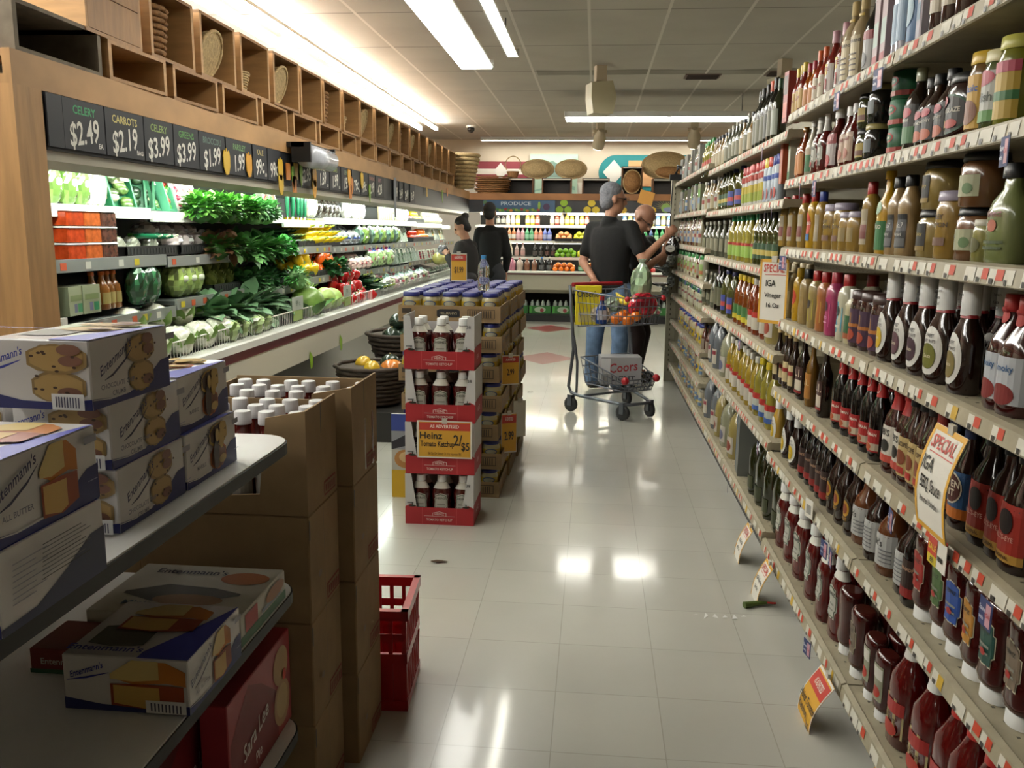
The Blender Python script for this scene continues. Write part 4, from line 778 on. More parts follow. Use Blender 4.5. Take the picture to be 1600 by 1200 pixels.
MB().add([(-.02, 0, .53), (-.14, 0, .08), (-.02, L, .53), (-.14, L, .08)], [(0, 1, 3, 2)], mat('#77746a', .3, metal=.5)).box(-.9, -.2, 0, L, 0, .1, BLK).build('base', case)
b = MB(); q = .3
while q < L-.5:       # low wire and clear fence on the rail
    b.tube([(-.03, q, .87), (-.03, q+.8, .87)], .004, WHT, 6)
    for i in range(27): b.tube([(-.03, q+i*.8/26, .79), (-.03, q+i*.8/26, .87)], .0016, WHT, 4)
    q += .83
b.build('wire_fence', case)

def fr(s): return flatmap(s, (0, 1, 0), (0, 0, 1))   # artwork facing +X, u along +Y is drawn from near to far
CHK = mat('#1c1e24', .6)
def card(y0, y1, title, tc, price, unit, desc):
    w_ = y1-y0; b = MB().box(-.0, .006, -w_/2+.001, w_/2-.001, 0, .18, CHK)
    mp = fr((.006, 0, 0)); it = []
    if title: it.append(('t', title, 0, .142, .042, tc, min(1, w_/(.042*len(title)*.62))))
    if price: it.append(('t', price, -.005, .062, .118, '#d8d6cc', min(.72, w_*.98/(.118*len(price)*.52)), .12))
    if unit: it.append(('t', unit, w_*.36, .025, .026, '#d8d6cc'))
    if it: b.paint(it, mp)
    tag(b.build('price_card', None, (CX, (y0+y1)/2, 1.672)), desc, 'price sign')
CARDS = [
  (2.911, 3.002, '', '', '', '', 'blank black chalk card at the near end of the board') ,
  (3.002, 3.265, 'CELERY', '#2f9a5c', '$2.49', 'EA', 'black chalk price card reading 2.49 for celery, first priced card') ,
  (3.27, 3.557, 'CARROTS', '#c2b46a', '$2.19', 'BAG', 'black chalk price card reading 2.19 for carrots, second priced card') ,
  (3.562, 3.813, 'CELERY', '#7f9a4c', '$3.99', '', 'black chalk price card reading 3.99 for celery, third priced card') ,
  (3.819, 4.066, 'GREENS', '#4c8a3c', '$3.99', '', 'black chalk price card reading 3.99 for greens, fourth priced card') ,
  (4.072, 4.361, 'BROCCOLI', '#4a6a5c', '$1.99', '', 'black chalk price card reading 1.99 for broccoli, fifth priced card') ,
  (4.377, 4.71, 'PARSLEY', '#5c8a4c', '1.99', 'EA', 'black chalk price card reading 1.99 for parsley, sixth priced card') ,
  (4.728, 4.936, 'KALE', '#b8a86a', '99c', 'LB', 'black chalk price card reading 99 cents for kale, seventh priced card') ,
  (4.946, 5.151, '', '', '99c', 'LB', 'black chalk price card reading 99 cents, eighth priced card') ,
  (5.432, 5.799, 'SQUASH', '#b8923c', '$2.95', '', 'black chalk price card reading 2.95 for squash, ninth priced card') ,
  (5.826, 6.111, 'PLUMS', '#8a5a7a', '1.69', 'LB', 'black chalk price card reading 1.69 for plums, tenth priced card') ,
  (6.126, 6.391, 'LIMES', '#7a8a3c', '1.99', 'LB', 'black chalk price card reading 1.99 for limes, eleventh priced card') ,
  (6.408, 6.663, 'LEEKS', '#7a8a6a', '1.99', '', 'black chalk price card reading 1.99 for leeks, twelfth priced card') ,
  (6.699, 6.94, '', '', '79c', 'LB', 'black chalk price card reading 79 cents, thirteenth priced card') ,
  (6.959, 7.177, '', '', '99c', '', 'black chalk price card reading 99 cents, fourteenth priced card') ,
  (7.198, 7.41, 'ONIONS', '#9a5a4a', '2.99', '', 'black chalk price card reading 2.99 for onions, fifteenth priced card') ,
  (7.432, 7.728, 'BEETS', '#9a5a6a', '4.28', '', 'black chalk price card reading 4.28 for beets, sixteenth priced card') ,
  (8.1, 8.287, '', '', '2.49', '', 'black chalk price card reading 2.49, seventeenth priced card') ,
  (8.341, 8.51, '', '', '3.49', '', 'black chalk price card reading 3.49, eighteenth priced card') ,
  (8.568, 8.776, '', '', '2.49', '', 'black chalk price card reading 2.49, nineteenth priced card') ,
  (8.837, 9.091, '', '', '3.49', '', 'black chalk price card reading 3.49, twentieth priced card') ,
]
CUTS = [
  (4.361, 1.738, 'p', '#c9a22a') ,
  (4.652, 1.744, 'p', '#c98f1c') ,
  (5.129, 1.754, 'p', '#c9a22a') ,
  (5.131, 1.668, 'p', '#c9a22a') ,
  (5.26, 1.74, 'r', '#b9702a') ,
  (5.349, 1.719, 'l', '#7aa52a') ,
  (5.399, 1.75, 'r', '#b8922a') ,
  (5.367, 1.669, 'r', '#b9702a') ,
  (5.495, 1.748, 'l', '#7aa52a') ,
  (5.764, 1.745, 'p', '#c98f1c') ,
  (5.757, 1.673, 'p', '#c98f1c') ,
  (6.597, 1.796, 'p', '#c98f1c') ,
  (6.663, 1.737, 'p', '#b9702a') ,
  (6.623, 1.677, 'r', '#b9702a') ,
  (6.966, 1.793, 'p', '#c9a22a') ,
  (7.201, 1.702, 'l', '#7aa52a') ,
  (9.693, 1.811, 'r', '#b8922a') ,
  (10.681, 1.815, 'l', '#7aa52a') ,
  (11.057, 1.87, 'r', '#b9702a') ,
]

for i, (y0, y1, title, tc, price, unit, desc) in enumerate(CARDS): card(y0, y1, title, tc, price, unit, desc)
def cutout(y, z, kind, col, desc):
    b = MB()
    if kind == 'p': pts = [(-.03, .05), (-.04, .02), (-.035, -.04), (-.01, -.075), (.02, -.07), (.038, -.03), (.04, .02), (.03, .05), (.01, .04), (0, .06), (-.01, .04)]
    elif kind == 'r': pts = [(-.035, -.05), (.035, -.05), (.035, .05), (-.035, .05)]
    else: pts = [(-.02, .06), (-.03, .01), (-.01, -.06), (.005, -.09), (.02, -.05), (.03, .02), (.015, .06)]
    b.prism(pts, .008, .012, mat(col, .5), axis='x')
    tag(b.build('fruit_cutout', None, (CX+.003, y, z)), desc, 'price sign')
for i, (y, z, kd, col) in enumerate(CUTS): cutout(y, z, kd, col, ('pale yellow', 'amber', 'orange', 'lime green', 'golden')[('#c9a22a', '#c98f1c', '#b9702a', '#7aa52a', '#b8922a').index(col)]+' paper cutout on the price board, '+od(i)+' along it')
# grey banner hanging from the board and the bag dispenser
b = MB().box(.02, .024, -.04, .04, -.36, 0, mat('#7d8088', .6)); tag(b.build('hanging_banner', None, (CX+.01, 8.05, 1.87)), 'long narrow grey banner hanging over the price board', 'sign')
t = thing('bag_dispenser', 'roll of clear produce bags in a black holder on the fascia', 'bag dispenser', (CX+.05, 5.55, 1.86))
MB().box(-.05, .06, -.27, .25, .03, .06, BLK).box(-.02, .1, -.27, -.25, -.06, .06, BLK).box(-.02, .1, .23, .25, -.06, .06, BLK).build('holder', t)
b = MB(); b.M = Matrix.Translation((.06, 0, -.02)) @ Matrix.Rotation(PI/2, 4, 'X'); b.lathe([(-.22, .02), (-.22, .07), (.22, .07), (.22, .02)], mat('#b9bcc4', .25, coat=.5, noise=.1, scale=30), 20); b.build('bag_roll', t)

# ---------------------------------------------------------------- wooden crates and baskets on the case
CRW = [W('#9c7448', (1, 7, 1)), W('#916a40', (1, 7, 1)), W('#866036', (1, 7, 1))]
def crate(label, y, z, w_, h, d=.34, m=None, closed=False, grp=None, dark=False):
    m = m or random.choice(CRW); t = .014; th = thing('wooden_crate', label, 'crate', (CX, y, z), jit(.03), grp)
    b = MB(); b.box(-d, 0, 0, w_, 0, t, m); b.box(-d, 0, 0, w_, h-t, h, m)
    e = m if dark else W('#ab8252', (1, 1, 6)); 
    MB().box(-d, 0, 0, t+.008, t, h-t, e).build('end_board', th); MB().box(-d, 0, w_-t-.008, w_, t, h-t, e).build('end_board', th)
    for i in range(3): b.box(-d, -d+t, .0, w_, t+i*(h-2*t)/3+.003, t+(i+1)*(h-2*t)/3-.003, m)
    if closed:
        for i in range(2): b.box(-t, 0.001, t, w_-t, t+i*(h-2*t)/2+.002, t+(i+1)*(h-2*t)/2-.002, m)
    if dark:
        b.box(-d+.05, -d+.051, w_*.6, w_*.6+.03, h*.3, h*.6, BLK)
    b.build('body', th); return th
GRY = mat('#6e6353', .8, noise=.3, scale=14)
crate('weathered dark crate with hand hole at the fascia corner above the end post', 2.78, 1.965, .52, .165, .5, GRY, dark=True)
y = 3.34; k = 0
while y < 12.3:
    crate('low wooden crate of lower row, '+od(k)+' after the weathered one', y, 1.964, .44, .15); 
    y += .52; k += 1
NCL = k
crate('upright wooden crate with boarded face, first of the upper row', 3.2, 2.116, .42, .3, .34, closed=True)
y = 3.68; k = 0; UC = []
while y < 11.9:
    crate('upright open wooden crate of upper row, '+od(k)+' after the boarded one', y, 2.116, .42, .3); UC.append(y)
    y += .475; k += 1
WK = mat('#8a6238', .8, noise=.35, scale=60, bump=.5); WKL = mat('#b39a6e', .8, noise=.3, scale=60, bump=.5)
def weave(b, z0, z1, r0, r1, m, n=22, rows=9, flat=1):
    for j in range(rows):
        q = j/(rows-1); r = r0+(r1-r0)*q; z = z0+(z1-z0)*q
        b.tube([(r*(1+.03*(-1)**(i+j))*math.cos(2*PI*i/n), r*flat*(1+.03*(-1)**(i+j))*math.sin(2*PI*i/n), z) for i in range(n+1)], (z1-z0)/rows*.55, m, 5)
def basket(label, loc, r0, r1, h, m=None, handle=False, rot=0, tiltm=None, grp=None, name='wicker_basket'):
    t = thing(name, label, 'basket', loc, rot, grp); b = MB(); m = m or WK
    if tiltm: b.M = tiltm
    weave(b, .01, h, r0, r1, m); b.lathe([(0, r0*.98), (.01, r0*.98)], m, 20); b.lathe([(.005, r0*.9), (h-.01, r1*.93)], m, 20)
    b.build('body', t)
    if handle:
        q = MB(); 
        if tiltm: q.M = tiltm
        q.tube([(0, r1*math.cos(PI*i/10), h+r1*.9*math.sin(PI*i/10)) for i in range(11)], .008, m, 6); q.build('handle', t)
    return t
def hoop(label, y, z, m, sz=.13):
    t = thing('rim_basket', label, 'basket', (CX-.1, y, z)); b = MB(); M_ = Matrix.Rotation(.35, 4, 'Y')
    b.M = M_
    b.tube([(0, sz*math.cos(2*PI*i/20), sz*1.05+sz*math.sin(2*PI*i/20)) for i in range(21)], .009, m, 6); b.build('rim', t)
    q = MB(); q.M = M_; R_ = []
    for j in range(6): R_.append([(-.09*math.sin(PI/2*j/5), sz*math.cos(PI/2*j/5*.98)*math.cos(2*PI*i/16), sz*1.05+sz*math.cos(PI/2*j/5*.98)*math.sin(2*PI*i/16)) for i in range(16)])
    q.rings(R_, m); q.build('bowl', t)
for k, y in enumerate(UC):
    if k % 5 == 0: basket('woven basket standing in the '+od(k)+' open upper crate', (CX-.14, y+.2, 2.131), .08, .1, .22)
    elif k % 2 == 1: hoop('shallow rim basket leaning in the '+od(k)+' open upper crate', y+.22, 2.132, WKL, .12)
    elif k % 4 == 2: basket('small handled basket in the '+od(k)+' open upper crate', (CX-.12, y+.18, 2.131), .06, .085, .11, WKL, True)
for k, y in ((3, 3.34+3*.52), (5, 3.34+5*.52), (7, 3.34+7*.52), (10, 3.34+10*.52)):
    tag(MB().lathe([(0, .05), (.1, .065), (.1, .058), (.01, .045)], BLK, 14).build('flower_pot', None, (CX-.12, y+.12, 1.979)), 'small black pot in the '+od(k)+' low crate', 'pot')
basket('tall burlap coloured basket at the far crate corner', (-1.8, 11.9, 1.97), .12, .2, .42, WKL)
b = MB()
for i, zz in enumerate((0, .06, .12, .18)):
    t = thing('bushel_basket', 'flat woven bushel basket, '+('lowest', 'second', 'third', 'topmost')[i]+' of the pile in the corner', 'basket', (-1.62+.01*i, 13.6, 1.97+zz), jit(.3)); q = MB(); weave(q, .0, .055, .22, .27, WK, 22, 3); q.lathe([(0, .2), (.02, .22), (.04, .25)], WK, 20); q.build('body', t)

# ---------------------------------------------------------------- produce
def leafm(c): return mat(c, .5, coat=.15)
def leaf(b, c, d, L_, w_, m, curl=.5, up=0):
    d = d.normalized(); s = d.cross(Vector((0, 0, 1)))
    if s.length < .1: s = Vector((1, 0, 0))
    s.normalize(); nrm = s.cross(d); v = []
    for i, t in enumerate((0, .35, .7, 1)):
        ww = w_*(.35, 1, .85, .12)[i]; p = Vector(c)+d*L_*t-nrm*(curl*L_*t*t)*.5
        rip = jit(.12)*w_
        v += [tuple(p-s*ww+nrm*(rip+.1*w_)), tuple(p+nrm*-.12*w_), tuple(p+s*ww+nrm*(-rip+.1*w_))]
    f = []
    for i in range(3):
        for j in range(2): f.append((i*3+j, i*3+j+1, i*3+j+4, i*3+j+3))
    b.add(v, f, m, True)
def bunch_mesh(name, n, dims, L_, w_, cols, seed, outward=1.0, curl=.6):
    st = random.getstate(); random.seed(seed); b = MB(); ms = [leafm(c) for c in cols]
    b.ball((0, 0, dims[2]*.4), (dims[0]*.7, dims[1]*.7, dims[2]*.42), leafm(cols[-1]), 8, 5)
    for i in range(n):
        th = random.uniform(-PI, PI); ph = math.asin(random.uniform(-.3, 1)); q = random.uniform(.55, 1)
        d = Vector((math.cos(th)*math.cos(ph), math.sin(th)*math.cos(ph), math.sin(ph)))
        c = (d.x*dims[0]*q*.8, d.y*dims[1]*q*.8, dims[2]*.4+d.z*dims[2]*.5*q)
        dd = d*outward+Vector((jit(.6), jit(.6), jit(.5))); leaf(b, c, dd, L_*random.uniform(.6, 1.2), w_*random.uniform(.6, 1.2), random.choice(ms), curl)
    random.setstate(st); return b.mesh(name)
def lump(r, seed, amp=.12, k=3):
    ph = [random.Random(seed+i).uniform(0, 6) for i in range(4)]
    return lambda t, p: 1+amp*math.sin(k*t+ph[0]+2*p)+amp*.6*math.sin(2*k*t+ph[1]-3*p)
def fruit(name, r, col, stemc='#3a5a24', fl=.92, bumpy=0, n=12, lobes=0):
    b = MB(); fn = (lambda t, p: 1+.1*abs(math.cos(lobes*t/2))-.05) if lobes else (lump(r, 3, bumpy) if bumpy else None)
    b.ball((0, 0, r*fl), (r, r, r*fl), mat(col, .25, coat=.4), n, 8, fn)
    parts = [(name, b)]
    if stemc:
        s = MB(); s.tube([(0, 0, r*fl*1.85), (.004, 0, r*fl*2.15)], r*.1, stemc, 6); parts.append(('stem', s))
    return proto(name, parts)
def pepper(c): 
    b = MB(); R_ = []
    for z, r in ((0, .25), (.006, .5), (.02, .72), (.04, .9), (.06, 1), (.075, 1), (.087, .85), (.093, .55), (.086, .2)):
        R_.append([(r*.04*(1+.1*math.cos(3*t))*math.cos(t), r*.04*(1+.1*math.cos(3*t))*math.sin(t), z) for t in [2*PI*i/20 for i in range(20)]])
    b.rings(R_, mat(c, .15, coat=.7)); s = MB(); s.tube([(0, 0, .085), (.004, .002, .1), (.012, .004, .115)], .006, '#4a6a24', 6); return proto('bell_pepper', [('bell_pepper', b), ('stem', s)])
def long_veg(name, L_, r, col, bend=.15, tip='#8a9a4a', bulb=1.0, n=10):
    b = MB(); pts = [((t-.5)*L_, 0, r+bend*L_*((t-.5)**2)*1.2) for t in [i/8 for i in range(9)]]
    b.tube([(p[1], p[0], p[2]) for p in pts], [r*q for q in (.35, .75, .8, .85, .95*bulb**.5, bulb, bulb, .85*bulb, .3)], mat(col, .25, coat=.4), n)
    s = MB(); s.tube([(0, -L_*.5-.0, pts[0][2]), (0, -L_*.5-.025, pts[0][2]+.008)], r*.28, tip, 6); return proto(name, [(name, b), ('stem', s)])
def baggy(name, dims, cols, seed, top=True, art=None):
    # a crinkled film bag over lumpy contents with a gathered top
    rn = random.Random(seed); b = MB(); pal = [mat(cols[0], .2, coat=.7), mat(shade(cols[0], 1.35), .15, coat=.8), mat(shade(cols[0], .7), .25, coat=.6), mat(cols[1], .12, coat=.9)]
    n, k = 16, 10; R_ = []
    for j in range(k+1):
        ph = -PI/2+PI*j/k; q = max(math.cos(ph), .04)**.7; pinch = 1 if j < 8 or not top else (.75, .5, .3)[j-8]
        R_.append([(dims[0]/2*q*pinch*math.cos(t)*rn.uniform(.88, 1.1), dims[1]/2*q*pinch*math.sin(t)*rn.uniform(.88, 1.1), dims[2]*(.48+.48*math.sin(ph))*rn.uniform(.97, 1.03)) for t in [2*PI*i/n for i in range(n)]])
    colc = [rn.choice(pal[:3]+pal[:1]) for _ in range(n)]
    for j in range(k):
        for i in range(n):
            i2 = (i+1) % n; m = pal[3] if (top and j >= 8) else (colc[i] if rn.random() < .6 else rn.choice(pal[:3]+pal[:1]))
            b.add([R_[j][i], R_[j][i2], R_[j+1][i2], R_[j+1][i]], [(0, 1, 2), (0, 2, 3)], m)
    parts = [(name, b)]
    if top:
        f = MB()
        for i in range(7): a = 2*PI*i/7; leaf(f, (0, 0, dims[2]*.93), Vector((math.cos(a)*.7, math.sin(a)*.7, 1)), dims[2]*.16, dims[0]*.13, pal[3], .3)
        parts.append(('bag_top', f))
    if art:
        a = MB(); a.ball((0, -dims[1]*.1, dims[2]*.5), (dims[0]*.34, dims[1]*.5, dims[2]*.17), mat(art, .3, coat=.5), 10, 5); parts.append(('label', a))
    return proto(name, parts)
def wrap_tray(name, w_, h, d, cols, seed, tray='#1f6a44', sticker=True, n=9):
    # a tray standing on edge, film wrapped, leaning back; local front -Y
    T, C_, S_ = MB(), MB(), MB(); rnd = random.Random(seed); M_ = Matrix.Rotation(-.25, 4, 'X')
    for q in (T, C_, S_): q.M = M_
    T.box(-w_/2, w_/2, 0, d, 0, .012, tray).box(-w_/2, w_/2, 0, d, h-.012, h, tray).box(-w_/2, -w_/2+.01, 0, d, .012, h-.012, tray).box(w_/2-.01, w_/2, 0, d, .012, h-.012, tray).box(-w_/2, w_/2, d-.008, d, .0, h, tray)
    for i in range(n):
        c = cols[i % len(cols)]; C_.ball((rnd.uniform(-.3, .3)*w_, d*.45, h*(.12+.76*i/(n-1))), (w_*.26, d*.42, h*.12), mat(c, .4, coat=.5, noise=.3, scale=60, bump=.5), 8, 5)
    parts = [(name, T), ('contents', C_)]
    if sticker: S_.box(.0, w_*.34, -.012, -.008, h*.66, h*.9, PAP); parts.append(('price_sticker', S_))
    return proto(name, parts)
def black_tray(y0, y1, x0, x1, z, desc):
    b = MB(); t = .008; b.box(x0, x1, y0, y1, z, z+t, BLK)
    for a in ((x0, x0+t, y0, y1), (x1-t, x1, y0, y1), (x0, x1, y0, y0+t), (x0, x1, y1-t, y1)): b.box(*a, z+t, z+.05, BLK)
    for i in range(int((y1-y0)/.03)): b.box(x1, x1+.002, y0+.01+i*.03, y0+.022+i*.03, z+.012, z+.04, mat('#2a2c2c', .5))
    tag(b.build('display_tray'), desc, 'tray')
_V = {}
def V(k, f):
    if k not in _V: _V[k] = f()
    return _V[k]
def line(pr, cat, desc, n, y0, y1, x, z, rot=PI/2, rj=.15, xj=.01, zj=0, sc=None, deep=1, dx=-.12, dz=0, where=''):
    # n things along the case, front row at x, more rows behind
    prs = pr if isinstance(pr, list) and isinstance(pr[0], list) else [pr]
    for i in range(n):
        for d in range(deep):
            y = y0+(y1-y0)*i/max(n-1, 1); lab = desc+(', ' if d == 0 else ', behind the ')+(od(i)+' from near end' if d == 0 else od(i)+' from near end') if n > 1 or d else desc
            put(prs[(i+d) % len(prs)], lab, cat, (x+jit(xj)+d*dx, y+jit(.006), z+zj*i+d*dz), rot+jit(rj), desc if n > 1 else None, sc)
def heap(pr, cat, desc, ny, nx, layers, y0, x0, z, r, dzx=0, tilt=0):
    c = 0; s = 2*r*1.02; names = ('bottom', 'second', 'third', 'top')
    for l in range(layers):
        i = 0
        for a in range(ny-l):
            for q in range(nx-l):
                i += 1; c += 1
                put(pr, desc+', '+names[l]+' layer, '+od(i-1)+' from near end', cat, (x0-(q+l*.5)*s+jit(r*.08), y0+(a+l*.5)*s+jit(r*.08), z+l*s*.72+(q+l*.5)*s*dzx), (jit(tilt), jit(tilt), jit(3)), desc)

# ---------------------------------------------------------------- filling the produce case
PY = PI/2
CEL = V('cel', lambda: baggy('celery_bag', (.1, .09, .2), ('#5d7a3c', '#e4e6dc'), 3, art='#cfe0d8'))
CEL2 = V('cel2', lambda: baggy('celery_heart_bag', (.11, .09, .2), ('#dfe3c4', '#eef0e8'), 8))
line(CEL, 'bag', 'clear bag of green celery standing on top shelf', 3, 3.46, 3.68, -2.27, 1.481)
line(CEL2, 'bag', 'bag of white celery hearts leaning beside green celery', 2, 3.78, 3.86, -2.3, 1.481)
BRO = V('bro', lambda: wrap_tray('vegetable_tray', .17, .2, .05, ('#4d6a2c', '#5c7a34', '#b9b894', '#3c5424'), 2))
DKT = V('dkt', lambda: wrap_tray('vegetable_tray', .12, .2, .05, ('#1f3a24', '#2c4a2c'), 3, sticker=False))
PEP = V('pep', lambda: wrap_tray('vegetable_tray', .13, .19, .05, ('#4fa52a', '#4fa52a', '#c0201a', '#c0201a', '#5cb02f'), 4, '#4f9a7a'))
line(BRO, 'tray', 'film wrapped broccoli tray leaning on top shelf', 1, 4.0, 4, -2.24, 1.481, rot=PY-.3)
line(DKT, 'tray', 'dark green vegetable tray turned edgewise on top shelf', 2, 4.13, 4.2, -2.27, 1.481, rot=PY-1.0)
line(BRO, 'tray', 'narrow broccoli tray beside the red and green peppers', 1, 4.33, 4, -2.24, 1.481, rot=PY+.3)
line(PEP, 'tray', 'tray of red and green peppers under film', 1, 4.47, 4, -2.24, 1.481, rot=PY+.2)
RAD = V('rad', lambda: wrap_tray('radish_pack', .1, .16, .05, ('#d8d4c8', '#b02c48', '#e0dcd4'), 5, '#d8d6ce', sticker=False))
line(RAD, 'pack', 'white pack with red radishes next to the herbs', 3, 4.58, 4.74, -2.24, 1.481)
def bunches(key, cat, desc, n, y0, y1, x, z, dims, L_, w_, cols, m=130, curl=.6, sc=None, name='parsley_bunch'):
    global _s; ms = [V((key, i), lambda i=i: [(name, bunch_mesh(name, m, dims, L_, w_, cols, i*7+len(key), curl=curl))]) for i in range(3)]
    line(ms, cat, desc, n, y0*.955, y1*.955, x, z, rot=0, rj=.8, xj=.02, sc=sc or .88)
GR = ('#4f9430', '#3c7a26', '#66a83e', '#86bc5c', '#2c6420')
bunches('par', 'greens', 'curly bright parsley bunch spilling off the top shelf', 5, 4.78, 5.4, -2.14, 1.42, (.12, .11, .2), .05, .02, GR, 260)
bunches('cil', 'greens', 'flat leaved cilantro bunch beside curly parsley', 3, 5.5, 5.8, -2.14, 1.42, (.12, .11, .19), .055, .022, ('#66b060', '#4c9648', '#3c7f3a', '#92cc8a'), 220)
bunches('parb', 'greens', 'parsley bunch at the back of the herb pile', 5, 4.85, 5.75, -2.36, 1.46, (.13, .11, .17), .05, .02, GR, 200)
line(V('tomp', lambda: wrap_tray('tomato_pack', .1, .17, .05, ('#b82418', '#c23a2a', '#d8d4c8'), 6, '#d8d6ce', sticker=False)), 'pack', 'red tomato pack between herbs and leeks', 2, 5.92, 6.06, -2.26, 1.481)
LEEK = V('leek', lambda: long_veg('leek', .22, .016, '#1f6a48', 0, '#e0e4c8', 1))
for i in range(9):
    a = put(LEEK, 'dark green leek standing upright in the leek bundle, '+od(i)+' from near end', 'leek', (-2.22+jit(.02), 6.2+i*.045, 1.59), (PI/2+jit(.1), 0, jit(.15)), 'upright leeks')
line(CEL2, 'bag', 'white stalk bag beside the leeks', 2, 6.66, 6.76, -2.24, 1.481)
MUSH = V('mush', lambda: baggy('mushroom_bag', (.13, .1, .15), ('#2c2620', '#4a4034'), 12))
line(MUSH, 'bag', 'dark mushroom bag on the top shelf', 5, 6.95, 7.45, -2.26, 1.481)
WB = V('wb', lambda: baggy('garlic_bag', (.14, .11, .19), ('#dcdad2', '#ece9e4'), 14))
line(WB, 'bag', 'puffy white garlic bag on the top shelf', 3, 7.7, 8.2, -2.24, 1.481)
PSN = V('psn', lambda: long_veg('parsnip', .2, .02, '#dcc9a4', 0, '#b9a06a', 1.1))
for i in range(7): put(PSN, 'pale parsnip standing upright, '+od(i)+' from near end', 'parsnip', (-2.22, 8.85+i*.09, 1.58), (PI/2+jit(.1), 0, 0), 'upright parsnips')
line(V('wp', lambda: baggy('white_vegetable_bag', (.1, .09, .17), ('#d4d8c0', '#e8e8e0'), 15)), 'bag', 'white vegetable bag below the grey banner', 5, 9.5, 10.0, -2.22, 1.481)
black_tray(10.05, 11.1, -2.5, -2.2, 1.481, 'black tray of red apples and lemons on top shelf')
APP = V('app', lambda: fruit('apple', .042, '#a01c1c')); LEM = V('lem', lambda: fruit('lemon', .036, '#c8c02a', None, 1.1)); ORA = V('ora', lambda: fruit('orange', .042, '#d86f14', '#5a6a24')); GAP = V('gap', lambda: fruit('apple', .042, '#6fa522')); YAP = V('yap', lambda: fruit('apple', .042, '#c2c22a')); TOM = V('tom', lambda: fruit('tomato', .04, '#c23018', '#3a6a24', .8)); PEA = V('pea', lambda: fruit('peach', .042, '#d8905c'))
heap(APP, 'apple', 'red apple in the black top shelf tray', 5, 2, 2, 10.12, -2.25, 1.49, .042)
heap(LEM, 'lemon', 'lemon beside the red apples', 6, 2, 2, 10.6, -2.25, 1.49, .036)
heap(V('wht', lambda: fruit('turnip', .042, '#d8d4b8')), 'turnip', 'pale turnip at the far top shelf', 14, 2, 2, 11.2, -2.22, 1.485, .042)
# second shelf
TUBC = ('#b5401c', '#c2602c', '#5c3a30')
def tub(c):
    b = MB(); b.bbox(-.06, .06, -.05, .05, 0, .06, mat(c, .2, coat=.6, noise=.35, scale=40), .006); l = MB(); l.bbox(-.063, .063, -.053, .053, .06, .067, WHT, .006); return proto('fruit_tub', [('fruit_tub', b), ('lid', l)])
for u in range(3):
    for i in range(3):
        put(V(('tub', i), lambda: tub(TUBC[i])), ('orange red', 'orange', 'brown')[i]+' cut fruit tub, '+('bottom', 'middle', 'top')[u]+' of its stack by the end post', 'tub', (-2.2, 3.44+i*.125, 1.262+u*.069), PY, 'stacked fruit tubs')
black_tray(3.85, 4.35, -2.5, -2.17, 1.256, 'black tray of bok choy and leeks on second shelf')
black_tray(4.38, 4.95, -2.5, -2.17, 1.256, 'black tray of white turnip bags on second shelf')
BOK = V('bok', lambda: baggy('bok_choy', (.09, .16, .09), ('#dfe3cc', '#4a8a2c'), 21))
line(BOK, 'vegetable', 'white and green bok choy in black tray', 3, 3.92, 4.25, -2.27, 1.27, rot=.5)
for i in range(3): put(LEEK, 'leek lying across the black tray, '+od(i)+' from near end', 'leek', (-2.22, 4.1+i*.06, 1.335), 1.2+i*.1, 'lying leeks')
TUR = V('tur', lambda: baggy('turnip_bag', (.15, .13, .11), ('#d9c9c8', '#e8e2dc'), 24))
line(TUR, 'bag', 'white and pink turnip bag in black tray', 4, 4.44, 4.88, -2.27, 1.27, rot=.4, deep=2, dz=.05)
RL = ('#3c6a24', '#5c3a24', '#4a7a2c', '#6a4a30', '#2c5a1c')
bunches('rl', 'greens', 'red tipped lettuce head on second shelf', 2, 5.0, 5.2, -2.17, 1.21, (.14, .13, .16), .08, .04, RL, 110, name='leafy_lettuce')
bunches('gl', 'greens', 'dark romaine head hanging over second shelf', 3, 5.35, 5.75, -2.14, 1.19, (.14, .13, .17), .1, .04, ('#3f7c38', '#549048', '#2c5f2a', '#6ca45c'), 110, name='romaine_lettuce')
bunches('wc', 'greens', 'bright watercress bunch by the zucchini', 2, 5.9, 6.1, -2.14, 1.2, (.12, .11, .16), .045, .024, ('#4fb04a', '#6cc85c', '#2f8a34'), 200, name='watercress_bunch')
black_tray(6.15, 7.2, -2.5, -2.15, 1.256, 'black tray of zucchini and yellow squash')
ZUC = V('zuc', lambda: long_veg('zucchini', .2, .022, '#1f4a24')); YSQ = V('ysq', lambda: long_veg('yellow_squash', .2, .027, '#d8b814', .25, '#8a9a34', 1.3)); CUC = V('cuc', lambda: long_veg('cucumber', .19, .024, '#16361c'))
for i in range(9): put(ZUC, 'dark zucchini in the black tray, '+od(i)+' from near end', 'zucchini', (-2.25-(i % 3)*.05, 6.2+(i//3)*.1, 1.275+(i % 3)*.04), PI/2+.2+jit(.2), 'zucchini in tray')
for i in range(16): put(YSQ, 'yellow squash in the black tray, '+od(i)+' from near end', 'squash', (-2.19-(i % 4)*.055, 6.55+(i//4)*.17, 1.275+(i % 4)*.045), PI/2+.2+jit(.3), 'yellow squash in tray', 1.15)
line(V('bw', lambda: baggy('mushroom_pack', (.14, .12, .12), ('#a8aeb4', '#e0e0dc'), 31, art='#2c4a9c')), 'bag', 'blue and white mushroom pack past the squash', 4, 7.3, 7.8, -2.2, 1.257, deep=2, dz=.05)
BRB = V('brb', lambda: baggy('broccoli_bag', (.13, .11, .18), ('#6a8a7a', '#d8e0d8'), 33, art='#3a6a5a')); LTB = V('ltb', lambda: baggy('lettuce_bag', (.13, .11, .17), ('#7a9a4c', '#dfe6c8'), 35))
line([BRB, LTB], 'bag', 'bagged broccoli or lettuce on second shelf', 10, 7.95, 9.5, -2.2, 1.257)
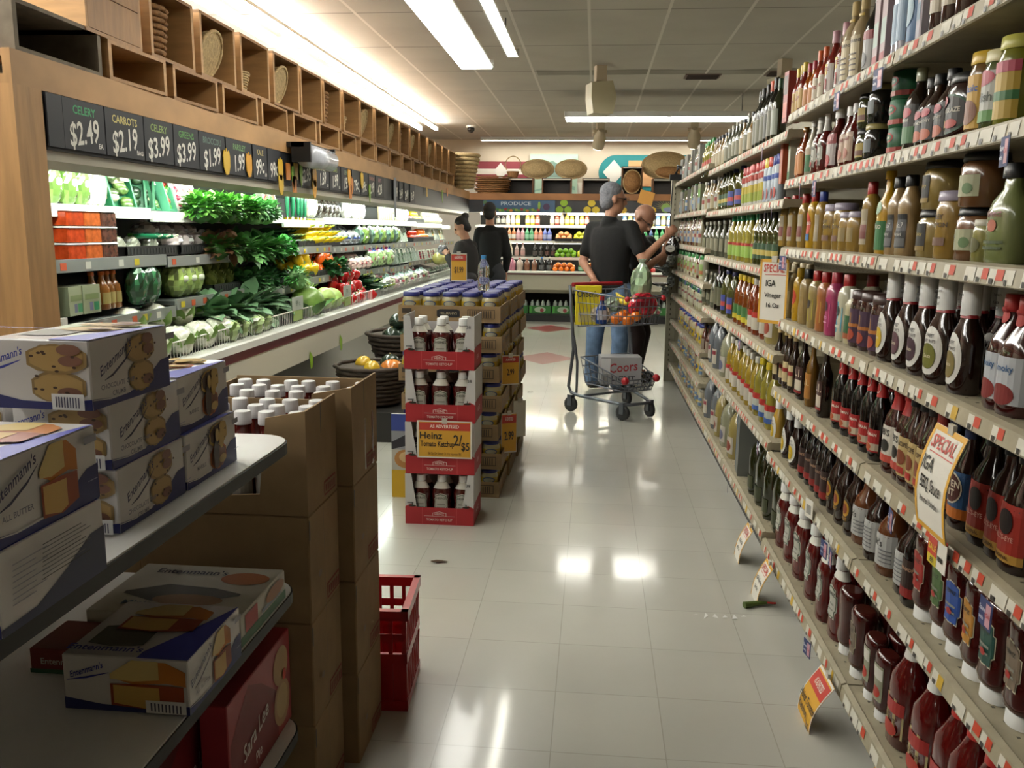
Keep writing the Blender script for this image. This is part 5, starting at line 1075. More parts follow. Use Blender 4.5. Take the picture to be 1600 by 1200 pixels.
line(V('cup', lambda: wrap_tray('cucumber_pack', .12, .17, .05, ('#5c7a4c', '#3a5a34', '#7a9a6c'), 9, '#c8ccc0')), 'pack', 'wrapped cucumber pack on second shelf', 4, 9.6, 10.1, -2.2, 1.257)
black_tray(10.2, 11.5, -2.5, -2.15, 1.256, 'black tray of tomatoes and oranges on second shelf')
heap(TOM, 'tomato', 'red tomato in far black tray', 6, 2, 2, 10.25, -2.2, 1.265, .04); heap(ORA, 'orange', 'orange in far black tray', 6, 2, 3, 10.75, -2.2, 1.265, .042)
line(V('mel', lambda: wrap_tray('melon_pack', .14, .16, .06, ('#c2b45a', '#b56a34', '#8fae4a'), 10, '#c8ccc0')), 'pack', 'cut melon pack at the far second shelf', 5, 11.6, 12.6, -2.2, 1.257)
# third shelf
JUI = V('jui', lambda: product('juice_bottle', 'sauce', .17, .07, gl('#b8742c', .2), mat('#c2601c', .4), [R(-.6, .15, .6, .45, '#c2b06a')], flat=.9)); JUC = V('juc', lambda: product('vegetable_dip_box', 'box', .12, .12, '#a5ac8c', None, [R(-.3, .1, .1, .4, '#6a6a8a'), R(.2, .1, .8, .4, '#2f8a5c'), R(-.8, .5, .8, .7, '#7f8f5c')], flat=.8))
line(JUC, 'box', 'pale green vegetable dip box', 2, 3.38, 3.5, -2.14, 1.031); line(JUI, 'bottle', 'orange juice bottle beside the dip boxes', 4, 3.6, 3.78, -2.16, 1.031)
SPN = V('spn', lambda: baggy('spinach_bag', (.14, .1, .2), ('#2c5a3a', '#8fa89a'), 41)); ROM = V('rom', lambda: baggy('romaine_bag', (.15, .13, .2), ('#8fa55c', '#5c7a8a'), 43, art='#dce4cc'))
line(SPN, 'bag', 'dark spinach bag leaning on third shelf', 2, 3.9, 4.02, -2.17, 1.031); line(ROM, 'bag', 'romaine hearts bag with white centre', 3, 4.35, 4.55, -2.2, 1.031, deep=2)
black_tray(4.65, 5.3, -2.5, -2.12, 1.031, 'black tray of artichokes on third shelf')
def artichoke():
    b = MB(); m1, m2 = leafm('#8a9a4a'), leafm('#6f823a'); b.ball((0, 0, .045), (.04, .04, .045), m2, 10, 6)
    for j in range(5):
        for i in range(8): a = 2*PI*(i+.5*j)/8; ph = -.5+j*.38; leaf(b, (.036*math.cos(a)*math.cos(ph), .036*math.sin(a)*math.cos(ph), .045+.04*math.sin(ph)), Vector((math.cos(a)*.5, math.sin(a)*.5, .9)), .034, .015, m1 if (i+j) % 2 else m2, -.3)
    s = MB(); s.tube([(0, 0, .0), (0, 0, .01)], .01, '#5c6a34', 6); return proto('artichoke', [('artichoke', b), ('stem', s)])
heap(V('art', artichoke), 'artichoke', 'green artichoke in the black tray', 5, 2, 2, 4.78, -2.2, 1.045, .055)
bunches('kal', 'greens', 'curly kale bunch beside the artichokes', 3, 5.35, 5.65, -2.12, 1.0, (.13, .12, .16), .06, .03, ('#3f7640', '#528a50', '#2c582e'), 170, name='kale_bunch')
bunches('dkg', 'greens', 'dark parsley bunch deep on the third shelf', 3, 5.75, 6.0, -2.25, 1.02, (.12, .1, .15), .05, .025, ('#1f5a2a', '#16441c', '#2f6f34'), 150)
bunches('dil', 'greens', 'bagged dill bunch with blue twist hanging forward', 1, 6.05, 6.05, -2.05, .98, (.12, .11, .2), .05, .01, ('#3f9a3a', '#5cb04f', '#8fc080'), 200, name='dill_bunch')
black_tray(6.2, 7.0, -2.45, -2.1, 1.031, 'black tray of yellow and orange peppers on third shelf')
def peps(c, d, ny, y0, x0, z, l=3, nx=3): heap(V(('pepper', c), lambda: pepper(c)), 'pepper', d, ny, nx, l, y0, x0, z, .043, .3, .7)
peps('#d8b414', 'yellow bell pepper on the third shelf', 4, 6.2, -2.12, 1.045); peps('#d85a14', 'orange bell pepper on the third shelf', 4, 6.58, -2.12, 1.045)
bunches('dp2', 'greens', 'dark curly parsley bunch past the orange peppers', 3, 7.05, 7.35, -2.12, 1.0, (.13, .12, .19), .045, .022, ('#1f6a2a', '#2f7f34', '#144a1c'), 220)
line(V('rdb', lambda: baggy('radish_bag', (.12, .11, .12), ('#c9a8a0', '#d8d8d0'), 51, art='#b8343c')), 'bag', 'red and white radish bag on third shelf', 4, 7.5, 7.95, -2.14, 1.031, deep=2, dz=.04)
line([V('sal', lambda: baggy('salad_bag', (.14, .12, .18), ('#8aa870', '#b0447a'), 52, art='#c24a5c')), V('sal2', lambda: baggy('salad_bag', (.14, .12, .18), ('#9ab080', '#3a5ab0'), 53, art='#d8dccc'))], 'bag', 'colourful salad kit bag on third shelf', 6, 8.1, 8.9, -2.14, 1.031)
line(V('asp', lambda: wrap_tray('asparagus_pack', .1, .17, .05, ('#4c6a4a', '#6a8a6a', '#3c5a3c'), 19, '#a8b4a8')), 'pack', 'green asparagus pack on third shelf', 8, 9.1, 10.2, -2.1, 1.031)
line(V('bry', lambda: wrap_tray('berry_pack', .12, .12, .06, ('#8a1c2a', '#a52c34', '#5c1c3a'), 20, '#c8ccc0')), 'pack', 'red berry pack at the far third shelf', 12, 10.4, 12.4, -2.1, 1.031)
heap(V('cant', lambda: fruit('melon', .08, '#b8b46a', None, 1, .02)), 'melon', 'pale melon near the woman', 3, 1, 2, 11.0, -2.0, .95, .08)
# the deep tray at the bottom
def dz(x): return .725+(-1.95-x)*.21
def caul():
    b = MB(); b.ball((0, 0, .075), (.085, .085, .075), mat('#d8d8c4', .25, coat=.7, noise=.25, scale=30, bump=.6), 14, 9, lump(1, 3, .06, 6)); l = MB()
    for i in range(7): a = 2*PI*i/7; leaf(l, (.05*math.cos(a), .05*math.sin(a), .02), Vector((math.cos(a), math.sin(a), 1.1)), .11, .035, leafm('#7fa052'), -.5)
    return proto('cauliflower', [('cauliflower', b), ('leaves', l)])
for i in range(8): put(V('caul', caul), 'film wrapped cauliflower in the deep tray, '+od(i)+' from near end', 'cauliflower', (-2.0-(i % 2)*.17, 3.7+i*.12, dz(-2.0-(i % 2)*.17)+.05+(i % 2)*.06), jit(3), 'wrapped cauliflowers', (1, 1, .95))
CAR = V('car', lambda: long_veg('carrot', .2, .014, '#c8603a', .0, '#3f7a2c', 1.3))
for i in range(18): put(CAR, 'orange carrot in the bunch behind the cauliflowers, '+od(i)+' of the bunch', 'carrot', (-2.25-(i//6)*.04, 4.3+(i % 6)*.05, .87+(i//6)*.035), PI/2+.4+jit(.2), 'bunched carrots')
bunches('ct', 'greens', 'dark carrot top greens over the bunched carrots', 1, 4.3, 4.3, -2.22, .93, (.08, .08, .08), .06, .025, ('#1f5a34', '#2f6f3a'), 60, name='carrot_greens')
line(V('bgw', lambda: baggy('clear_vegetable_bag', (.16, .14, .13), ('#9aae7a', '#c8d4c0'), 61)), 'bag', 'clear bag of mixed vegetables at the rail', 4, 4.45, 4.95, -1.97, .79, dz=0)
bunches('col', 'greens', 'broad collard leaf bundle in the deep tray', 5, 4.75, 5.65, -2.12, .84, (.14, .13, .17), .15, .068, ('#587d58', '#688e66', '#476b4a', '#7a9c76'), 60, curl=.9, name='collard_bundle')
bunches('col2', 'greens', 'collard leaf bundle rising behind the first ones', 3, 5.1, 5.75, -2.35, .96, (.13, .12, .15), .11, .05, ('#587d58', '#476b4a', '#688e66'), 50, curl=.8, name='collard_bundle')
def cabbage(c1, c2, r):
    b = MB(); b.ball((0, 0, r), (r, r, r*.95), mat(c1, .4, coat=.3, noise=.3, scale=14, bump=.4), 16, 10, lump(1, 9, .03, 3)); l = MB()
    for i in range(6): a = 2*PI*i/6; leaf(l, (r*.75*math.cos(a), r*.75*math.sin(a), r*.35), Vector((math.cos(a)*.5, math.sin(a)*.5, 1)), r*1.1, r*.5, leafm(c2), .8)
    return proto('cabbage', [('cabbage', b), ('outer_leaves', l)])
CB = V('cb', lambda: cabbage('#7fa24c', '#5c8a4c', .095)); CB2 = V('cb2', lambda: cabbage('#a8c26a', '#9aba62', .085))
put(CB, 'largest cabbage with loose grey green outer leaves at the rail', 'cabbage', (-1.99, 5.85, .78), .5, None, 1.2)
for i, (y, x, z) in enumerate(((6.15, -2.15, .9), (6.25, -2.0, .8), (6.3, -2.3, .95), (6.5, -2.02, .78))): put(CB2, 'pale savoy cabbage, '+('highest of the group', 'low at the rail', 'at the back', 'beside the red peppers')[i], 'cabbage', (x, y, z), i)
heap(V('pepr', lambda: pepper('#b01818')), 'pepper', 'red bell pepper in the deep tray', 8, 3, 3, 6.7, -1.97, .79, .048, .3, .7)
for i in range(9): put(CUC, 'dark cucumber past the red peppers, '+od(i)+' from near end', 'cucumber', (-2.0-(i % 3)*.09, 7.7+(i//3)*.16, .84+(i % 3)*.05), 1.0+jit(.2), 'cucumbers in the deep tray', 1.3)
line([V('cw1', lambda: baggy('clear_radish_bag', (.17, .15, .14), ('#c8ccc0', '#b8d0cc'), 71, art='#b03a4c')), V('cw2', lambda: baggy('clear_cabbage_bag', (.18, .16, .15), ('#b8c8a4', '#b8d0cc'), 72)), V('cw3', lambda: baggy('clear_onion_bag', (.16, .15, .13), ('#a87a84', '#c0c8c8'), 73))], 'bag', 'shiny clear vegetable bag in the deep tray', 12, 8.1, 10.0, -2.0, .81, deep=3, dx=-.17, dz=.05)
line(V('gtr', lambda: wrap_tray('green_bean_pack', .16, .06, .12, ('#4c7a4c', '#6a9a6a', '#c8d0c0'), 75, '#a8b4a8')), 'pack', 'flat green bean pack in the deep tray', 10, 10.15, 12.4, -2.0, .8, deep=2, dz=.05)
# price markers clipped along the rail
for i, y in enumerate((5.45, 6.6)):
    b = MB().box(-.005, 0, -.1, .1, 0, .085, mat('#a8b0a4', .4)); b.paint([('t', '99 c', 0, .04, .05, '#5a6a5a')], fr((0, 0, 0))); b.box(-.004, -.001, -.09, .09, -.07, -.005, mat('#8aa05a', .5))
    tag(b.build('rail_price_card', None, (-1.92, y, .875)), ('pale price card on the rail before the big cabbage', 'pale price card on the rail before the red peppers')[i], 'price sign')

# ---------------------------------------------------------------- snack rack at the case end and squash basket
t = thing('snack_rack', 'green shelved snack rack beyond the end post of the produce case', 'rack', (-2.75, 2.62, 0))
GRN = mat('#163a2c', .5)
b = MB().box(0, .6, .1, .12, 0, 1.7, GRN)
b.build('back_panel', t)
for z in (.3, .62, .94, 1.26, 1.56): MB().box(.0, .6, -.04, .1, z, z+.015, GRN).build('shelf', t)
i = 0
for z, c in ((.635, '#6a7a3c'), (.955, '#b9a9a8'), (1.275, '#2a6a5a')):
    for k in range(5):
        pk = V(('snk', z), lambda: product('snack_packet', 'box', .2, .1, c, None, [R(-.8, .3, .8, .6, '#c8c4b8'), ('e', 0, .8, .5, .1, '#8a2c2c')], flat=.4))
        put(pk, ('leafy green', 'white and pink', 'teal')[(.635, .955, 1.275).index(z)]+' snack packet on the rack, '+od(k)+' from the wall', 'packet', (-2.69+k*.11, 2.6, z+.001), 0, 'packets on the snack rack'); i += 1
basket('large dark basket of squash on the floor stand below the case', (-1.45, 6.57, .32), .2, .3, .28, mat('#3a2c22', .8, noise=.3, scale=40))
basket('second dark basket of gourds nearer the cartons', (-1.5, 5.75, .22), .18, .26, .25, mat('#3a2c22', .8, noise=.3, scale=40))
tag(MB().box(-.3, .3, -.7, .7, 0, .2, mat('#24211e', .6)).box(-.28, .28, .12, .68, .2, .3, mat('#24211e', .6)).build('low_stand', None, (-1.47, 6.15, 0)), 'low dark stand carrying the two squash baskets', 'stand')
ACO = V('aco', lambda: fruit('squash', .075, '#1c2c20', '#8a7a4a', .85, 0, 14, 8)); PUM = V('pum', lambda: fruit('pumpkin', .08, '#c8742a', '#6a5a2c', .8, 0, 16, 8)); YG = V('yg', lambda: fruit('gourd', .06, '#c8a22a', '#6a5a2c', .9, 0, 12, 6))
for i, (pr, x, y, z, d) in enumerate(((ACO, -1.55, 6.5, .52, 'dark acorn squash at the basket back'), (ACO, -1.4, 6.42, .53, 'dark acorn squash at the basket front'), (ACO, -1.45, 6.62, .55, 'dark acorn squash in the basket middle'), (PUM, -1.35, 6.72, .53, 'orange pumpkin over the basket rim'), (PUM, -1.5, 6.76, .56, 'highest orange pumpkin of the basket'), (YG, -1.26, 6.55, .54, 'yellow gourd at the basket rim'), (ACO, -1.52, 6.6, .62, 'highest dark acorn squash'),
   (YG, -1.5, 5.7, .4, 'yellow gourd in the second basket'), (PUM, -1.38, 5.78, .38, 'small orange pumpkin in the second basket'), (YG, -1.6, 5.85, .41, 'yellow gourd at the second basket back'), (ACO, -1.42, 5.9, .4, 'dark squash in the second basket'))):
    put(pr, d, 'squash', (x, y, z), i)
for i, (y, z) in enumerate(((5.6, .5), (6.3, .53), (7.2, .47))): cutm = MB().prism([(-.02, .06), (-.03, .01), (-.01, -.06), (.02, -.05), (.03, .02)], .0, .003, mat('#8ab02a', .5), axis='x'); tag(cutm.build('pepper_cutout', None, (-1.895, y, z+.02)), 'green paper pepper stuck below the rail, '+od(i)+' from near end', 'price sign')

# ---------------------------------------------------------------- the white snack shelf in front
t = thing('display_shelf', 'white snack shelving unit with dark edged rounded shelves', 'shelf', (-.63, 1.74, 0))
SW = mat('#dededc', .35, noise=.05, scale=6); EDGE = mat('#0f1312', .5)
def round_plan(off=0):
    p = []
    x0, x1, y0, y1, r = -.9, 0+off, -1.7, 0+off, .07
    for a in range(7): q = PI/2*a/6; p.append((x1-r+r*math.sin(q), y1-r+r*math.cos(q)))
    p += [(x1, y0), (x0, y0)]
    for a in range(7): q = PI/2*a/6; p.append((x0+r-r*math.cos(q), y1-r+r*math.sin(q)))
    return p[::-1]
for z in (.962, .631, .303, .06):
    s = MB().prism(round_plan(), z-.02, z, SW).build('shelf', t)
    MB().prism(round_plan(.003), z-.026, z-.003, EDGE).build('edge_band', s)
b = MB()
for x, y in ((-.85, -.06), (-.85, -1.5), (-.45, -1.6)): b.box(x-.015, x+.015, y-.015, y+.015, 0, .936, EDGE)
b.build('post', t)
NAVY = '#1f2560'; CW = '#c9c6c4'; TXT = '#8a8a94'
def cake(u0, v0, u1, v1, kind):
    w_, h = u1-u0, v1-v0; c = {'chip': ('#a88a54', '#7a5444', '#3a2418'), 'marble': ('#3c2416', '#b0924c', '#a85a24'), 'butter': ('#c09a50', '#b06a1c', '#8a3a14')}[kind]; it = []
    if kind == 'butter':
        it += [('f', [(u0, v0+.62*h, v0+.66*h), (u0+.3*w_, v0+.5*h, v1), (u0+.75*w_, v0+.55*h, v1*.98), (u1, v0+.5*h, v0+.8*h)], c[1]), ('f', [(u0, v0+.6*h, v0+.7*h), (u0+.3*w_, v0+.56*h, v1), (u0+.65*w_, v0+.62*h, v1)], '#c8b070'),
               ('f', [(u0, v0+.05*h, v0+.5*h), (u0+.5*w_, v0, v0+.52*h), (u1*.97+.03*u0, v0+.1*h, v0+.5*h)], c[2]), ('f', [(u0+.04*w_, v0+.1*h, v0+.48*h), (u0+.45*w_, v0+.02*h, v0+.46*h), (u0+.65*w_, v0+.08*h, v0+.46*h)], c[0])]
    else:
        def blob(va, vb, c_, sd, ins=0):
            r_ = random.Random(sd); n_ = 12; cs = []
            for i in range(n_+1):
                e = math.sin(PI*min(max(i/n_, .03), .97))**.35; m_ = (va+vb)/2; hh = (vb-va)/2
                cs.append((u0+w_*(ins+(1-2*ins)*i/n_), v0+h*(m_-hh*e*r_.uniform(.88, 1)), v0+h*(m_+hh*e*r_.uniform(.88, 1))))
            return ('f', cs, c_)
        it += [blob(.0, .56, shade(c[0], .8) if kind == 'chip' else c[2], 1, .05), blob(.03, .52, c[0] if kind == 'chip' else '#6a3c1c', 2, .1), blob(.48, 1, shade(c[0], .85) if kind == 'chip' else c[1], 3), blob(.53, .97, c[0], 4, .06)]
        rn = random.Random(5)
        it += [('e', u0+w_*rn.uniform(.5, .8), v0+h*rn.uniform(.0, .1)+h*q, w_*.2, h*.09, c[1]) for q in (.12, .62, .8)]
        it += [('e', u0+w_*rn.uniform(.15, .85), v0+h*rn.uniform(.08, .9), w_*.035, h*.02, c[2]) for _ in range(16 if kind == 'chip' else 0)]
        if kind == 'marble': it += [('e', u0+w_*.3, v0+h*.35, w_*.16, h*.3, '#2c1a10'), ('e', u0+w_*.6, v0+h*.65, w_*.14, h*.22, c[1]), ('e', u0+w_*.35, v0+h*.75, w_*.1, h*.14, c[1])]
    return it
def side_art(kind, name, L_=.2, H=.095):
    return [('f', [(0, 0, H*.16), (L_*.25, 0, H*.1), (L_*.5, 0, H*.12), (L_*.75, 0, H*.32), (L_*.88, 0, H*.46), (L_, 0, H*.48)], NAVY), ('f', [(0, H*.14, H*.15), (L_*.2, H*.09, H*.11), (L_*.45, H*.1, H*.13)], CW)] + cake(L_*.42, H*.06, L_*.78, H*.97, kind) + [
        ('t', "Entenmann's", L_*.2, H*.72, H*.2, '#24244c', .8, .35), ('f', [(L_*.05, H*.42, H*.43), (L_*.15, H*.46, H*.5), (L_*.3, H*.62, H*.66), (L_*.4, H*.8, H*.81)], '#14143c'),
        *[('t', s, L_*.2, H*(.33-.12*i), H*.1, '#6a6a78') for i, s in enumerate(name.split('|'))], R(L_*.84, H*.8, L_*.97, H*.9, TXT), R(L_*.85, H*.3, L_*.95, H*.31, '#8a90b0')]
def end_art(kind, W_, H):
    return [('f', [(0, 0, H*.22), (W_*.3, 0, H*.12), (W_*.7, 0, H*.1), (W_, 0, H*.16)], NAVY)]+cake(W_*.38, H*.08, W_*.98, H*.96, kind)+[('t', "Entenmann's", W_*.2, H*.75, H*.17, '#24308c', .7, .25), ('f', [(W_*.04, H*.55, H*.56), (W_*.2, H*.6, H*.64), (W_*.38, H*.72, H*.73)], '#24308c'),
        R(W_*.66, H*.03, W_*.98, H*.26, '#d8d8d8'), *[R(W_*(.7+.03*i), H*.07, W_*(.712+.03*i), H*.22, '#3a3a54') for i in range(9)]]
def cakebox(label, x1, y0, z, kind, name, W_=.145, L_=.2, H=.095, back=False, rot=0, cat='box', topart=True):
    t = thing('cake_box', label, 'cake box', (x1, y0, z), rot)
    MB().bbox(-W_, 0, 0, L_, 0, H, mat('#c4c1bf', .35, coat=.3), .002).build('carton', t)
    a = MB()
    if back: a.paint([('f', [(0, 0, H*.1), (L_*.3, 0, H*.12), (L_*.6, 0, H*.35), (L_*.85, 0, H*.6), (L_, 0, H*.62)], '#2f3552')]+[R(L_*.1, H*(.3+.07*i), L_*(.3+.1*(i % 2)), H*(.315+.07*i), TXT) for i in range(8)]+[R(L_*.33, H*(.42+.055*i), L_*(.8-.05*(i % 3)), H*(.432+.055*i), '#5a5a60' if i % 4 else '#1c1c20') for i in range(9)], flatmap((0, 0, 0), (0, 1, 0), (0, 0, 1)))
    else: a.paint(side_art(kind, name, L_, H), flatmap((0, 0, 0), (0, 1, 0), (0, 0, 1)))
    a.build('side_print', t)
    MB().paint(end_art(kind, W_, H), flatmap((-W_, 0, 0), (1, 0, 0), (0, 0, 1))).build('end_print', t)
    if topart:
        tp = MB(); tp.paint([('f', [(W_*.6, 0, L_*.1), (W_*.8, 0, L_*.5), (W_, 0, L_)], '#3c42a0'), ('f', [(W_*.1, L_*.2, L_*.5), (W_*.3, L_*.16, L_*.55), (W_*.55, L_*.2, L_*.5)], '#4a4c40')]+cake(W_*.2, L_*.42, W_*.85, L_*.95, kind)+[('t', "Entenmann's", W_*.3, L_*.1, W_*.12, '#24308c')], flatmap((-W_, 0, H), (1, 0, 0), (0, 1, 0)))
        tp.build('top_print', t)
    return t
ZT = .963
cakebox('marble cake box at the far end, lower of the two', -.67, 1.33, ZT, 'marble', 'MARBLE')
cakebox('marble cake box at the far end, upper of the two', -.68, 1.335, ZT+.096, 'marble', 'MARBLE', rot=.02)
cakebox('chocolate chip cake box at the bottom of its column of three', -.67, 1.122, ZT, 'chip', 'CHOCOLATE CHIP|CRUMB')
cakebox('chocolate chip cake box in the middle of its column of three', -.672, 1.118, ZT+.096, 'chip', 'CHOCOLATE CHIP|CRUMB')
cakebox('chocolate chip cake box topmost on the shelf, near end lit', -.665, 1.07, ZT+.192, 'chip', 'CHOCOLATE CHIP|CRUMB', rot=-.03)
cakebox('cake box turned to its fact panel under the butter cake box', -.62, .8, ZT, 'butter', '', back=True)
cakebox('all butter loaf cake box on the fact panel box', -.622, .8, ZT+.096, 'butter', 'ALL BUTTER')
cakebox('chip cake box mostly hidden behind the butter cake', -.83, 1.12, ZT, 'chip', '')
cakebox('chip cake box second layer left of the middle column', -.832, 1.122, ZT+.096, 'chip', '')
cakebox('butter cake box mostly hidden deeper on the shelf', -.78, .8, ZT, 'butter', ''); cakebox('butter cake box hidden on the deeper one', -.782, .8, ZT+.096, 'butter', '')
cakebox('windowed butter cake box alone at the front of the second shelf', -.622, 1.2, .632, 'butter', 'ALL BUTTER', W_=.21, L_=.2, H=.094)
t = thing('cookie_box', 'flat white and green windowed cookie box on the second shelf', 'box', (-.632, 1.425, .632))
MB().bbox(-.3, 0, 0, .23, 0, .06, mat('#b5b2a4', .4), .002).build('carton', t)
MB().paint([R(0, 0, .23, .018, '#1f5a2c'), R(.02, .02, .08, .055, '#a52c24'), R(.1, .022, .2, .03, '#7a8a9c'), ('e', .17, .04, .05, .015, '#9a6a44')], flatmap((0, 0, 0), (0, 1, 0), (0, 0, 1))).build('side_print', t)
MB().paint([R(0, 0, .3, .016, '#1f5a2c')], flatmap((-.3, 0, 0), (1, 0, 0), (0, 0, 1))).build('end_print', t)
MB().paint([('f', [(.03, .08, .09), (.1, .05, .13), (.2, .06, .12), (.26, .09, .1)], '#2a2a22'), ('e', .24, .17, .05, .03, '#9c5a2c'), ('e', .17, .06, .07, .025, '#8a6a4a'), ('t', "Entenmann's", .12, .19, .03, '#22223c'), ('t', 'Minis', .08, .035, .028, '#4a6a8c')], flatmap((-.3, 0, .06), (1, 0, 0), (0, 1, 0))).build('top_print', t)
t = thing('snack_box', 'dark red snack box beside the flat cookie box', 'box', (-.84, 1.3, .632)); MB().bbox(-.12, 0, 0, .11, 0, .045, '#6a1c14', .002).build('carton', t); MB().paint([('t', "Entenmann's", .06, .022, .016, '#a8a89c'), R(0, 0, .12, .008, '#1f4a2c')], flatmap((-.12, 0, 0), (1, 0, 0), (0, 0, 1))).build('end_print', t)
def piebox(label, x, y, z, L_, H, col, txt):
    t = thing('pie_box', label, 'pie box', (x, y, z), 0); MB().bbox(-.055, 0, 0, L_, 0, H, mat(col, .4), .002).build('carton', t)
    a = MB().paint([('f', [(L_*.02, 0, H*.6), (L_*.3, 0, H*.95), (L_*.5, 0, H*.8), (L_*.75, 0, H*.5)], '#7a1c24'), ('e', L_*.82, H*.72, L_*.13, H*.2, '#b09060'), ('e', L_*.82, H*.32, L_*.14, H*.24, '#a8865a'), ('e', L_*.82, H*.34, L_*.1, H*.18, '#b89c68'),
       ('t', txt, L_*.38, H*.42, H*.24, '#d8ccc8', .75, .2), ('t', 'Pie', L_*.4, H*.16, H*.16, '#d8ccc8', .8, .2), ('e', L_*.86, H*.6, L_*.03, H*.06, '#d83a1c')], flatmap((0, 0, 0), (0, 1, 0), (0, 0, 1))); a.build('side_print', t)
piebox('red pie box standing on edge on the third shelf', -.66, 1.41, .304, .33, .215, '#a0343c', 'Sara Lee'); piebox('dark red pie box behind the bright one on the third shelf', -.735, 1.3, .304, .33, .19, '#5c1418', 'Sara Lee')
piebox('dark pie box lying nearer on the third shelf', -.68, 1.02, .304, .27, .12, '#4c1216', 'Pie')

# ---------------------------------------------------------------- brown cartons with bottles
def carton(label, x0, x1, y0, y1, z0, z1, stamp=True):
    t = thing('cardboard_box', label, 'cardboard box', (x1, y0, z0)); w_, L_, H = x1-x0, y1-y0, z1-z0
    MB().bbox(-w_, 0, 0, L_, 0, H-.001, CARD, .003).build('box', t)
    a = MB(); mp = flatmap((0, 0, 0), (0, 1, 0), (0, 0, 1)); it = [R(L_*.47, 0, L_*.475, H, '#4a3a26'), R(0, H*.78, .006, H*.96, '#1c140c')]
    if stamp: it += [R(L_*.52, H*.04, L_*.95, H*.2, mat('#7c3a30', .85)), R(L_*.54, H*.06, L_*.93, H*.18, CARD), *[R(L_*(.56+.06*i), H*.08, L_*(.6+.06*i), H*.16, mat('#7c3a30', .85)) for i in range(6)], ('e', L_*.25, H*.4, .012, .008, '#6a5238')]
    a.paint(it, mp); a.build('side_print', t)
def open_carton(label, x0, x1, y0, y1, z0, z1, cut=.3):
    t = thing('cardboard_box', label, 'cardboard box', (x1, y0, z0)); w_, L_, H = x1-x0, y1-y0, z1-z0; q = .005
    b = MB().box(-w_, 0, 0, L_, 0, q, CARD).box(-q, 0, 0, L_, q, H, CARD).box(-w_, -w_+q, 0, L_, q, H*.9, CARD).box(-w_+q, -q, L_-q, L_, q, H*.93, CARD)
    b.prism([(-q, q), (-q, H), (-cut, H*.93), (-cut-.02, H*.2), (-w_+q, H*.12), (-w_+q, q)], 0, q, CARD, axis='y'); b.build('box', t)
    a = MB(); a.paint([R(L_*.46, H*.7, L_*.48, H, '#2a2014'), R(L_*.52, H*.05, L_*.92, H*.2, mat('#7c3a30', .85)), R(L_*.54, H*.07, L_*.9, H*.18, CARD), *[R(L_*(.56+.06*i), H*.09, L_*(.6+.06*i), H*.16, mat('#7c3a30', .85)) for i in range(5)]], flatmap((0, 0, 0), (0, 1, 0), (0, 0, 1))); a.build('side_print', t)
for k in range(3):
    nm = ('bottom', 'second', 'third')[k]
    carton('brown carton, '+nm+' of the stack beside the snack shelf', -1.02, -.62, 1.78, 2.0, k*.255, (k+1)*.255)
    carton('brown carton, '+nm+' of the stack beside the red crate', -.98, -.585, 2.02, 2.26, k*.255+.002*(k > 0), (k+1)*.255)
    carton('brown carton, '+nm+' of the inner stack behind the shelf', -1.42, -1.03, 1.8, 2.1, k*.255, (k+1)*.255, False)
open_carton('open brown display carton of red sauce on the stack beside the snack shelf', -1.02, -.62, 1.78, 2.0, .766, 1.005, .09)
open_carton('open brown display carton of red sauce on the stack beside the crate', -.98, -.585, 2.02, 2.26, .766, 1.015, .1)
open_carton('open brown carton of red sauce on the inner stack', -1.42, -1.03, 1.8, 2.1, .766, .99, .3)
reg('pasta', 'red_sauce_bottle', 'sauce', .222, .058, gl('#5a120c', .1), mat('#c9c7c8', .35), [R(-.9, .12, .9, .48, '#a8a49c'), R(-.9, .4, .9, .48, '#8a1c1c')], flat=1, e=2, n=16)
PR['sauce2'] = ([(0, .92), (.02, 1), (.62, 1), (.7, .9), (.76, .62), (.88, .6)], .87, .66); S['pasta'] = (('red_sauce_bottle', 'sauce2')+S['pasta'][0][2:], S['pasta'][1])
def fillb(x0, x1, nx, y0, y1, ny, z, desc, zz=0):
    for i in range(nx):
        for j in range(ny): put(get('pasta'), 'white capped red sauce bottle in the '+desc+', '+od(i)+' across '+od(j)+' deep', 'bottle', (x0+(x1-x0)*i/(nx-1), y0+(y1-y0)*j/(ny-1), z+(.02 if (i+j) % 5 == 0 else 0)*zz), jit(.5), 'red sauce bottles in the '+desc)
fillb(-.66, -.98, 6, 1.795, 1.935, 3, .772, 'carton by the snack shelf'); fillb(-.625, -.94, 6, 2.04, 2.19, 3, .772, 'carton by the red crate'); fillb(-1.08, -1.38, 5, 1.815, 2.03, 4, .772, 'inner carton')
# red milk crate
t = thing('milk_crate', 'red plastic milk crate on the floor beside the brown cartons', 'crate', (-.512, 2.28, 0), .06); RP = mat('#a01018', .35, coat=.3)
b = MB(); W_, L_, H = .33, .26, .315
for x0, x1, y0, y1 in ((-W_, 0, 0, .012), (-W_, 0, L_-.012, L_), (-W_, -W_+.012, 0, L_), (-.012, 0, 0, L_)):
    b.box(x0, x1, y0, y1, 0, .03, RP); b.box(x0-.004, x1+.004, y0-.004, y1+.004, H-.03, H, RP); b.box(x0, x1, y0, y1, .15, .18, RP)
for i in range(9):
    y = .004+(L_-.02)*i/8; b.box(-.01, -.002, y, y+.012, .03, H-.03, RP); b.box(-W_+.002, -W_+.01, y, y+.012, .03, H-.03, RP); x = -W_+.004+(W_-.02)*i/8; b.box(x, x+.012, .002, .01, .03, H-.03, RP); b.box(x, x+.012, L_-.01, L_-.002, .03, H-.03, RP)
for i in range(6): b.tube([(-.004, .01+i*.04, .04), (-.004, .05+i*.04, .14)], .005, RP, 5); b.tube([(-.004, .01+i*.04, .19), (-.004, .05+i*.04, H-.04)], .005, RP, 5)
